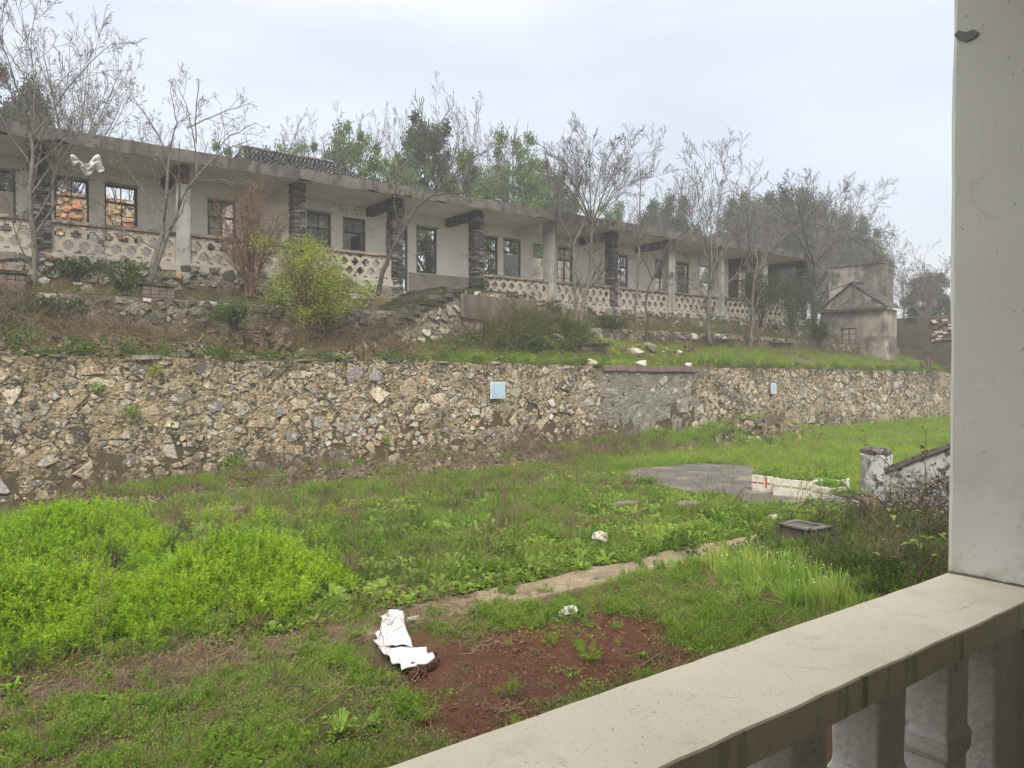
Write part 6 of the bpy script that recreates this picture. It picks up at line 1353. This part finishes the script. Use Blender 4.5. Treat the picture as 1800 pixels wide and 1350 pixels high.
CH = [cob(i, .6, .05, 'chips') for i in range(4)]; SLT = [cob(10 + i, .14, .10, 'slates') for i in range(4)]; CD = [cob(20 + i, .75, .03, 'clods') for i in range(4)]

fz = lambda X, Y, s, f: fbm(X * f, Y * f, s)
# tall bright feathery growth: two big drifts on the left, thinning to the right
def d_feather(X, Y):
    a = 1.3 * bump2(X, Y, 1.2, 12.0, 1.9, 1.25) + 1.2 * bump2(X, Y, .4, 8.8, 1.5, .75) + 1.2 * bump2(X, Y, 2.6, 8.9, .9, .6)
    a = a * (1 - .9 * bump2(X, Y, 1.2, 10.35, 3.0, .42))
    return np.clip(a * 1.5 * sstep(.36, .52, fz(X, Y, 5, 1.1)), 0, 1) * (~onpath(X, Y)) * (Y > 7.45) * vis(X, Y)
p = sample(-2, 7, 7.6, 15.5, 9000, d_feather); scatter('feathery_weeds', FE, p, .40 + 1.2 * fz(p[:, 0], p[:, 1], 91, 1.6), tilt=.25)
# mid meadow
def d_mid(X, Y): return (1 - .9 * bump2(X, Y, 23.8, 16.7, 2.6, .8)) * np.clip(.06 + 1.2 * sstep(.38, .62, fz(X, Y, 6, .7)), 0, 1) * (~onpath(X, Y)) * (~hard(X, Y)) * vis(X, Y) * (1 - .85 * sstep(15.8, 16.8, Y) * (X < 24)) * (1 - .75 * soilmask(X, Y) * 1.3)
p = sample(-1, 15, 7.55, 16.5, 17000, lambda X, Y: d_mid(X, Y) * np.clip(1.1 - d_feather(X, Y), 0, 1)); scatter('meadow_clover', CLM + CLM + CL[:1], p, .75 + .8 * fz(p[:, 0], p[:, 1], 96, 1.4))
p = sample(-1, 12, 7.6, 16, 2600, lambda X, Y: (~onpath(X, Y)) * (~hard(X, Y)) * vis(X, Y) * np.clip(1.6 * bump2(X, Y, 1.5, 10.35, 2.6, .5) + bump2(X, Y, 4.6, 10.2, 1.2, 1.6) + .15 * sstep(.52, .62, fz(X, Y, 97, .8)), 0, .7)); scatter('dark_meadow_weeds', DK, p, .75, tilt=.3)
p = sample(1, 15, 7.55, 16, 7000, lambda X, Y: d_mid(X, Y) * (.35 + .6 * (X < 7)) * sstep(.40, .55, fz(X, Y, 8, .9))); scatter('meadow_weeds', FEM + CLM[:1], p, .45 + .95 * fz(p[:, 0], p[:, 1], 92, 1.2), tilt=.25)
p = sample(2, 14, 7.5, 14, 9000, lambda X, Y: (~onpath(X, Y)) * (~hard(X, Y)) * vis(X, Y) * np.clip(bump2(X, Y, 8.5, 8.2, 5, .9) * 1.2 + .7 * sstep(.42, .55, fz(X, Y, 12, 1.2)), 0, 1)); scatter('leafy_rosettes', RO, p, .7 + .9 * fz(p[:, 0], p[:, 1], 93, 1.5), tilt=.25)
p = sample(-1, 16, 7.6, 16.5, 5000, lambda X, Y: (~onpath(X, Y)) * (~hard(X, Y)) * vis(X, Y) * sstep(.42, .62, fz(X, Y, 14, .8))); scatter('meadow_grass', GR, p, 1.15, tilt=.2)
# brown patches of last year's growth
dd = lambda X, Y: np.clip(bump2(X, Y, 3.2, 13.2, 1.7, 1.4) + bump2(X, Y, 7.2, 12.6, 1.6, 1.2) + bump2(X, Y, 10.5, 13.8, 2.0, 1.5) + bump2(X, Y, 8.2, 9.8, 1.2, .8) + bump2(X, Y, 5, 9.2, 1.0, .8) + .08, 0, .55)
p = sample(-1, 15, 7.6, 17, 5200, lambda X, Y: dd(X, Y) * (~onpath(X, Y)) * (~hard(X, Y)) * vis(X, Y)); scatter('dry_grass', DRY + LI[:1], p, 1.1, tilt=.3)
p = sample(-1, 15, 7.6, 17, 520, lambda X, Y: (.25 + dd(X, Y)) * (~onpath(X, Y)) * (~hard(X, Y)) * vis(X, Y)); scatter('dead_stalks', ST, p, 1.15, tilt=.25)
# near side: thin low weeds, dry litter, red earth showing
near = lambda X, Y: (~onpath(X, Y)) * (~hard(X, Y)) * vis(X, Y) * (1 - .95 * np.clip(soilmask(X, Y) * 1.15 - .12, 0, 1)) * (Y < 6.82)
p = sample(0, 12, 3.2, 6.85, 9000, lambda X, Y: near(X, Y) * np.clip(.35 + 1.3 * sstep(.38, .55, fz(X, Y, 17, 1.3)), 0, 1)); scatter('low_weeds', CL + CLM[:1], p, .85)
p = sample(0, 12, 3.2, 6.85, 3600, lambda X, Y: near(X, Y) * sstep(.42, .6, fz(X, Y, 19, 1.2)) * .9); scatter('near_weeds', FEM, p, .62, tilt=.3)
p = sample(0, 12, 3.2, 6.85, 4200, lambda X, Y: near(X, Y) * sstep(.35, .6, fz(X, Y, 22, 1.0)) * .8); scatter('near_grass', GR, p, .7, tilt=.4)
p = sample(-.5, 9, 3.2, 8.2, 1900, lambda X, Y: near(X, Y) * .5 + .8 * (bump2(X, Y, 1.6, 7.4, 2.0, .6)) * (X < 4)); scatter('dry_litter', LI + DRY[1:], p, .8, tilt=.25)
p = sample(0, 4.5, 3.4, 6.6, 90, lambda X, Y: near(X, Y) * .9); scatter('near_stalks', ST, p, .7, tilt=.35)
p = sample(-.5, 5, 6.8, 8.1, 900, lambda X, Y: vis(X, Y) * (.35 + .6 * bump2(X, Y, 2, 7.8, 3, .25))); scatter('stem_litter', LI, p, .9, tilt=.3)
p = sample(-.5, 12, 6.78, 7.55, 900, lambda X, Y: vis(X, Y) * np.clip(sstep(.5, .62, fz(X, Y, 95, 2.2)) + .7 * (X < 3) * sstep(.40, .5, fz(X, Y, 90, 1.6)), 0, 1)); scatter('path_weeds', CL + GR[2:] + FEM[:1], p, .6, tilt=.3)
p = sample(0, 12, 6.75, 7.6, 420, lambda X, Y: vis(X, Y) * .8); scatter('path_litter', LI + CH[:2], p, .45)
# broad leafy clumps in the foreground
big = [proto_obj(rosette(31, 30, .15, .030, 1.1), 'leaf_mid', 'leafy'), proto_obj(rosette(32, 34, .13, .027, 1.2), 'leaf_mid', 'leafy')]
for i, (px, py, lab, s) in enumerate([(598, 1302, 'broad-leaved green plant in the weeds nearest the rail', 1.0), (655, 1282, 'broad-leaved green plant touching the edge of the red earth', .85), (202, 1250, 'large pale-leaved plant alone in the weeds at lower left', .8), (1130, 1150, 'small leafy plant standing alone in the red earth', .45), (20, 1222, 'yellow-green sprout at the left edge of the path', .7)]):
    pt = gp(px, py, .0); o = big[i % 2].copy(); o.data = o.data.copy(); o.name = 'leafy_plant'; COL.objects.link(o); o.location = tuple(pt); o.rotation_euler[2] = i; o.scale = (s * .8,) * 3; tag(o, lab, 'plant')
# red earth clods
p = sample(1.8, 7, 3.4, 7, 9000, lambda X, Y: np.clip(soilmask(X, Y), 0, 1) * .8 + .05 * (X > 5)); p = p[~sackzone(p[:, 0], p[:, 1])]; scatter('earth_clods', CD, p, .35 + 1.1 * fz(p[:, 0], p[:, 1], 84, 4.) ** 2, tilt=1)
p = sample(1.8, 7, 3.4, 7, 150, lambda X, Y: np.clip(soilmask(X, Y), 0, 1)); scatter('straw_bits', LI, p, .35)
# snowflake-like bulbs: tall blades with white nodding tips, each clump a plant
def bulb(seed):
    r_ = np.random.default_rng(seed); mb = MB(); blades(mb, 95, .40, .55, .0095, r_, .32, 4, rad=.11); o = proto_obj(mb, 'leaf_bulb', 'blades'); fb = MB(); n = 9; a = r_.uniform(0, 6.28, n); rr = r_.uniform(0, .17, n); C = np.stack([rr * np.cos(a), rr * np.sin(a), r_.uniform(.27, .42, n)], 1)[:6]; n = 6
    for c in C: tubes(fb, np.array([[c * (.3, .3, .0), c * (.7, .7, .6), c]]), np.full((1, 3), .0018), 3)
    s_ = proto_obj(fb, 'leaf_mid', 'flower_stems'); f = MB(); quads_at(f, np.repeat(C, 3, 0) + r_.normal(0, .004, (n * 3, 3)), .0062, r_, np.array((1, 1, 1)), asp=.8); return [o, s_, proto_obj(f, 'petal', 'flowers')]
M['leaf_bulb'] = leaf_mat('strap_leaf_green', (.22, .38, .06), (.29, .44, .085), (.45, .50, .13), tr=.3)
BU = [bulb(1), bulb(2), bulb(3)]; k = 0
desc = ['farthest left', 'second from the left', 'third from the left', 'fourth from the left', 'fifth from the left', 'sixth from the left']
rowsb = [('back row by the path', [(1258, 1010), (1285, 1003), (1312, 1000), (1342, 1005), (1372, 1008), (1402, 1012)]), ('middle row', [(1275, 1028), (1305, 1030), (1338, 1028), (1368, 1035), (1398, 1040), (1425, 1040)]), ('front row nearest the rail', [(1392, 1070), (1425, 1074), (1452, 1076), (1478, 1072), (1440, 1058), (1470, 1052)])]
for rn, L2 in rowsb:
    for j, (px, py) in enumerate(L2):
        pt = gp(px, py); t = thing('flowering_bulb_clump', pt, 'white-tipped green bulb clump in the %s, %s' % (rn, desc[j]), 'flowering plant', 'white-flowered bulb clumps beside the path'); t.rotation_euler[2] = k * 1.7; t.scale = (rng.uniform(.85, 1.15),) * 3
        for q in BU[k % 3]: o = q.copy(); COL.objects.link(o); o.parent = t
        k += 1
p = sample(7.0, 10.2, 4.0, 7.0, 380, lambda X, Y: np.clip(bump2(X, Y, 8.4, 5.4, 1.0, 1.0), 0, 1) * .8); scatter('bulb_foliage', [tuft(41, 40, .26, 'leaf_bulb', .005, .5), tuft(42, 30, .22, 'leaf_bulb', .005, .8)], p, 1.0, tilt=.25)
# dark damp undergrowth right of the bulbs, under the brambles
dk = lambda X, Y: vis(X, Y) * (~hard(X, Y)) * np.clip(bump2(X, Y, 11.6, 5.4, 2.2, 1.3) * 1.5 + bump2(X, Y, 9.6, 4.6, 1.2, .9), 0, 1) * (X > 8.6)
p = sample(8.5, 14.4, 3.0, 7.4, 4600, dk); scatter('dark_undergrowth', DK + FEM + CLM[:1] + ST[:1] + LI[:1], p, .55 + .8 * fz(p[:, 0], p[:, 1], 86, 1.5), tilt=.35)
p = sample(9.0, 14.4, 3.0, 7.2, 420, dk); scatter('undergrowth_rosettes', RO, p, 1.1, tilt=.5)
# short bright grass beyond the pad, and along the far foot of the wall
gr = lambda X, Y: (1 - np.clip(1.3 * bump2(X, Y, 23.8, 16.8, 2.7, .8), 0, 1)) * vis(X, Y) * (~hard(X, Y)) * np.clip(.55 + .9 * sstep(.35, .55, fz(X, Y, 25, .6)), 0, 1)
p = sample(14.5, 44, 6, 18.0, 26000, gr); scatter('short_grass', GR + GB[:1] + CL[:1], p, 1.0 + .8 * fz(p[:, 0], p[:, 1], 98, .7), tilt=.2)
p = sample(14.5, 44, 8, 18.0, 1500, lambda X, Y: vis(X, Y) * (~hard(X, Y)) * sstep(.5, .6, fz(X, Y, 99, .5))); scatter('far_dry_grass', DRY, p, 1.4, tilt=.3)
p = sample(16, 26, 15.5, 18.2, 900, lambda X, Y: bump2(X, Y, 20.5, 17.4, 1.8, .9)); scatter('bank_weeds', FEM + GB, p, 1.6, tilt=.3)
p = sample(2, 13, 16.4, 18.1, 1600, lambda X, Y: np.clip(bump2(X, Y, 3.9, 17.5, .9, .6) + .25 * sstep(.5, .6, fz(X, Y, 26, 1.)), 0, 1)); scatter('wall_foot_weeds', FEM + GB, p, 1.0, tilt=.3)
# rubble along the wall foot and heap at its right part
rb = lambda X, Y: np.clip(sstep(16.2, 17.2, Y) * (X > 2.5) * (X < 17) * (.35 + .8 * fz(X, Y, 27, .8)), 0, 1)
p = sample(0, 18, 16, 18.2, 4200, rb); scatter('wall_foot_rubble', CH[:3] + SLT + SLT, p, 1.7, tilt=.5, sink=.0)
p = sample(2.5, 14, 16.2, 18.2, 2200, lambda X, Y: .3 + .8 * fz(X, Y, 87, 1.2)); scatter('foot_chips', [cob(60 + i, .6, .04, 'palechip') for i in range(3)], p, 1.1, tilt=.6)
p = sample(0, 20, 16.0, 18.2, 1000, lambda X, Y: .8 * (X > 2)); scatter('wall_foot_litter', LI + DRY + ST[2:], p, 1.3, tilt=.4)
p = sample(19, 30, 15.5, 18.2, 5200, lambda X, Y: np.clip(bump2(X, Y, 23.8, 16.9, 2.8, .8), 0, 1)); scatter('rubble_heap', CH[:3] + SLT, p, 2.6, tilt=.7)
p = sample(13, 18, 15.5, 18.2, 260, lambda X, Y: .9 + 0 * X); scatter('bare_brush', ST + LI, p, 1.2, tilt=.5)
# terrace: debris and moss at the left, bright strip of grass at the right
p = sample(-1.5, 11.5, 18.4, 21.5, 7000, lambda X, Y: .9 * (.4 + fz(X, Y, 31, 1.2))); scatter('terrace_rubble', CH[:2] + SLT + SLT, p, 1.0, tilt=.5)
p = sample(5.0, 11.8, 18.4, 19.9, 1300, lambda X, Y: .9 + 0 * X); scatter('pale_chips', [cob(50 + i, .6, .04, 'palechip') for i in range(3)] if 'palechip' in M else CH[:2], p, .9, tilt=.6)
p = sample(-1.5, 11.5, 19.6, 21.5, 1500, lambda X, Y: .35 + .6 * fz(X, Y, 94, 1.)); scatter('bank_brushwood', LI + ST + SLT + DRY, p, 1.5, tilt=.6)
p = sample(-1.5, 13, 18.4, 21.5, 1500, lambda X, Y: .9 * sstep(.35, .6, fz(X, Y, 33, .8))); scatter('terrace_weeds', CL + DK[:1] + DRY[:1], p, 1.0, tilt=.3)
p = sample(-1.5, 40, 21.6, 23.9, 4200, lambda X, Y: .9 * sstep(.3, .55, fz(X, Y, 34, .7)) * (1 - (X > 10) * (X < 19.5))); scatter('ledge_scrub', DK[:1] + CL[:1] + LI + ST[:1] + DRY, p, 1.0, tilt=.3)
p = sample(-1.5, 40, 18.7, 21.4, 2600, lambda X, Y: .5 + 0 * X); scatter('terrace_litter', LI + DRY, p, 1.2, tilt=.3)
p = sample(11, 46, 18.45, 21.4, 17000, lambda X, Y: np.clip((sstep(.30, .50, fz(X, Y, 35, .6)) * .9 + .6 * (Y < 19.3)) * (X > 11.6), 0, 1) * np.clip(1 - 1.3 * bump2(X, Y, 15.6, 20.4, 2.6, 1.0) - .6 * bump2(X, Y, 20.5, 19.9, 2.2, .5), 0, 1)); scatter('terrace_grass', GR + GB[:1] + CL[:1], p, .95, tilt=.2)
p = sample(12.4, 18.6, 19.3, 21.1, 5200, lambda X, Y: np.clip(bump2(X, Y, 15.6, 20.2, 2.0, .7), 0, 1)); scatter('mound_growth', DK + CL[:1] + LI + SLT + SLT[:2] + ST[1:], p, 1.35, tilt=.5)
p = sample(17, 24, 19.2, 21.1, 900, lambda X, Y: .8 + 0 * X); scatter('terrace_stones', CH + SLT, p, 1.5, tilt=.5)
p = sample(22, 40, 20.9, 21.5, 900, lambda X, Y: .8 + 0 * X); scatter('bank_brush', ST + LI, p, 1.0, tilt=.4)
p = sample(-1, 44, 18.28, 18.75, 1500, lambda X, Y: (.5 + .4 * (X > 20)) * (1 - .8 * ((X > 17.4) & (X < 22.4)))); scatter('wall_top_growth', CL + DK + LI + SLT[:2] + CH[:1], np.column_stack([p, ztop(p[:, 0]) + .02]), .8, tilt=.4)
# little plants rooted in the wall face
for i, (px, py, s, lab) in enumerate([(415, 812, .33, 'green plant growing from a dark hollow in the left part of the wall'), (232, 722, .2, 'sparse yellow-green sprig on a grey stone in the upper left of the wall'), (928, 785, .34, 'leafy green plant at the foot of the wall under the larger blue plate'), (172, 680, .14, 'small green tuft near the top of the wall at far left'), (272, 650, .16, 'mossy tuft hanging from the wall top at left'), (680, 775, .12, 'tiny green sprig in the middle of the wall')]):
    pt = onY(px, py, YW - .12); r_ = np.random.default_rng(500 + i); mb = MB(); n = int(260 * s / .3); C = pt + r_.normal(size=(n, 3)) * np.array((s * .45, .06, s * .4)); quads_at(mb, C, .028, r_, np.array((1, 1, 1))); tb, cb = twiggy([([tuple(pt + (0, .1, -s * .5)), tuple(pt), tuple(pt + (r_.normal(0, .1), -.05, s * .6))], .008, .003)], 500 + i, [(8, .2, 1, .8, .6, .05, .2, 3)], minr=.003, trunk_n=3)
    t = thing('wall_plant', pt, lab, 'plant'); mb.build('leaves', 'leaf_mid', t, fixn=False); cb.build('stems', 'redtwig', t, fixn=False)

# ------------------------------------------------------------------ brambles heaped against the side wall
def brambles():
    r_ = np.random.default_rng(77)
    t = thing('bramble_thicket', (12.6, 5.6, 0), 'tangled dead brown bramble stems heaped against the white sloping wall', 'brambles'); st = []
    for i in range(115):                                          # arching canes
        x = r_.uniform(11.3, 14.3); y = r_.uniform(3.4, 6.9); a = r_.uniform(0, 6.283); l = r_.uniform(.6, 2.0); h = r_.uniform(.3, .95) * (.45 + .75 * float(bump2(x, y, 13.3, 5.0, 1.5, 1.5))) * 1.12; dx, dy = math.cos(a) * l, math.sin(a) * l * .7
        x2, y2 = min(x + dx, 14.4), y + dy
        st.append(([(x, y, .0), (x + (x2 - x) * .3, y + dy * .3, h * .9), (x + (x2 - x) * .65, y + dy * .65, h), (x2, y2, h * r_.uniform(.2, .9))], r_.uniform(.007, .014), .004))
    tb, cb = twiggy(st, 77, [(5, .2, 1, .9, .3, -.02, .2, 4), (2, .2, 1, .9, .5, -.02, .25, 3)], minr=.0035, trunk_n=4); tb.build('canes', 'darkbark', t, fixn=False); cb.build('side_shoots', 'twig', t, fixn=False)
    lb = MB(); n = 1500; C = np.stack([r_.uniform(11, 14.2, n), r_.uniform(3.6, 6.6, n), r_.uniform(.1, .9, n)], 1); quads_at(lb, C, .026, r_, np.array((1, 1, 1))); lb.build('withered_leaves', 'dry', t, fixn=False)
    # two tall thin canes rising in front of the wall, with a few broad pale leaves lower down
    for i, (L3, lab) in enumerate([([(1622, 945), (1628, 870), (1624, 800), (1633, 755)], 'tall upright dead cane in front of the white side wall'), ([(1650, 930), (1600, 850), (1560, 815), (1508, 768)], 'long cane slanting left across the side wall and post'), ([(1668, 880), (1645, 890), (1610, 905), (1560, 900)], 'short dead cane sloping low across the base of the side wall'), ([(1600, 925), (1615, 880), (1640, 850), (1668, 838)], 'dead cane leaning right against the side wall')]):
        P = [tuple(onX(x, y, 13.4 - .1 * i)) for x, y in L3]; tb, cb = twiggy([(P, .014, .005)], 600 + i, [(9, .2, 1, .8, .14, .02, .2, 4)], minr=.004, leaf=(26, .04, (.5, .35, .25))); t2 = thing('dead_cane', P[0], lab, 'cane', 'dead canes before the white side wall'); tb.build('stem', 'twig', t2, fixn=False); cb.build('side_shoots', 'twigleaf', t2, fixn=False)
    pl = onX(1620, 1000, 9.4); tb, cb = twiggy([([(pl[0], pl[1], .1), (pl[0], pl[1] + .05, .8), tuple(onX(1610, 935, 9.4))], .012, .005)], 650, [(6, .4, 1, .9, .35, .05, .15, 4)], minr=.004)
    lb = MB(); q = onX(1612, 945, 9.4); n = 22; C = q + r_.normal(size=(n, 3)) * np.array((.22, .28, .17)); 
    for c in C:
        d = r_.normal(size=3); d[2] *= .3; d /= np.linalg.norm(d); s_ = np.cross(d, (0, 0, 1)); s_ /= np.linalg.norm(s_); l = r_.uniform(.05, .10); V = []
        for k_, ww in enumerate((.05, .75, 1.0, .8, .35, .03)): q_ = c + d * l * (k_ / 2.5 - 1) - np.array((0, 0, .012 * (k_ - 2.5) ** 2 * .3)); V += [q_ - s_ * ww * l * .42 + (0, 0, .01 * ww), q_, q_ + s_ * ww * l * .42 + (0, 0, .01 * ww)]
        lb.add(V, quads=[(3 * k_ + j_, 3 * k_ + j_ + 1, 3 * k_ + j_ + 4, 3 * k_ + j_ + 3) for k_ in range(5) for j_ in range(2)], col=(.8, .85, 1.1))
    t3 = thing('broad_leaved_sapling', (pl[0], pl[1], 0), 'sapling with a few large pale yellow-green leaves in front of the brambles', 'sapling'); tb.build('stem', 'twig', t3, fixn=False); cb.build('twigs', 'twig', t3, fixn=False); lb.build('leaves', 'yellowgreen', t3, fixn=False)
brambles()

# ------------------------------------------------------------------ damp hazy air
def haze():
    m, t, N, L = newmat('haze_air'); v = N('ShaderNodeVolumePrincipled'); v.inputs['Color'].default_value = (.98, .98, 1, 1); v.inputs['Density'].default_value = .0026; v.inputs['Anisotropy'].default_value = .2
    o = N('ShaderNodeOutputMaterial'); L(v.outputs[0], o.inputs['Volume']); b = MB(); b.box(-705, 705, -705, 705, -1.5, 19); h = b.build('haze', m); h['kind'] = 'stuff'
haze()
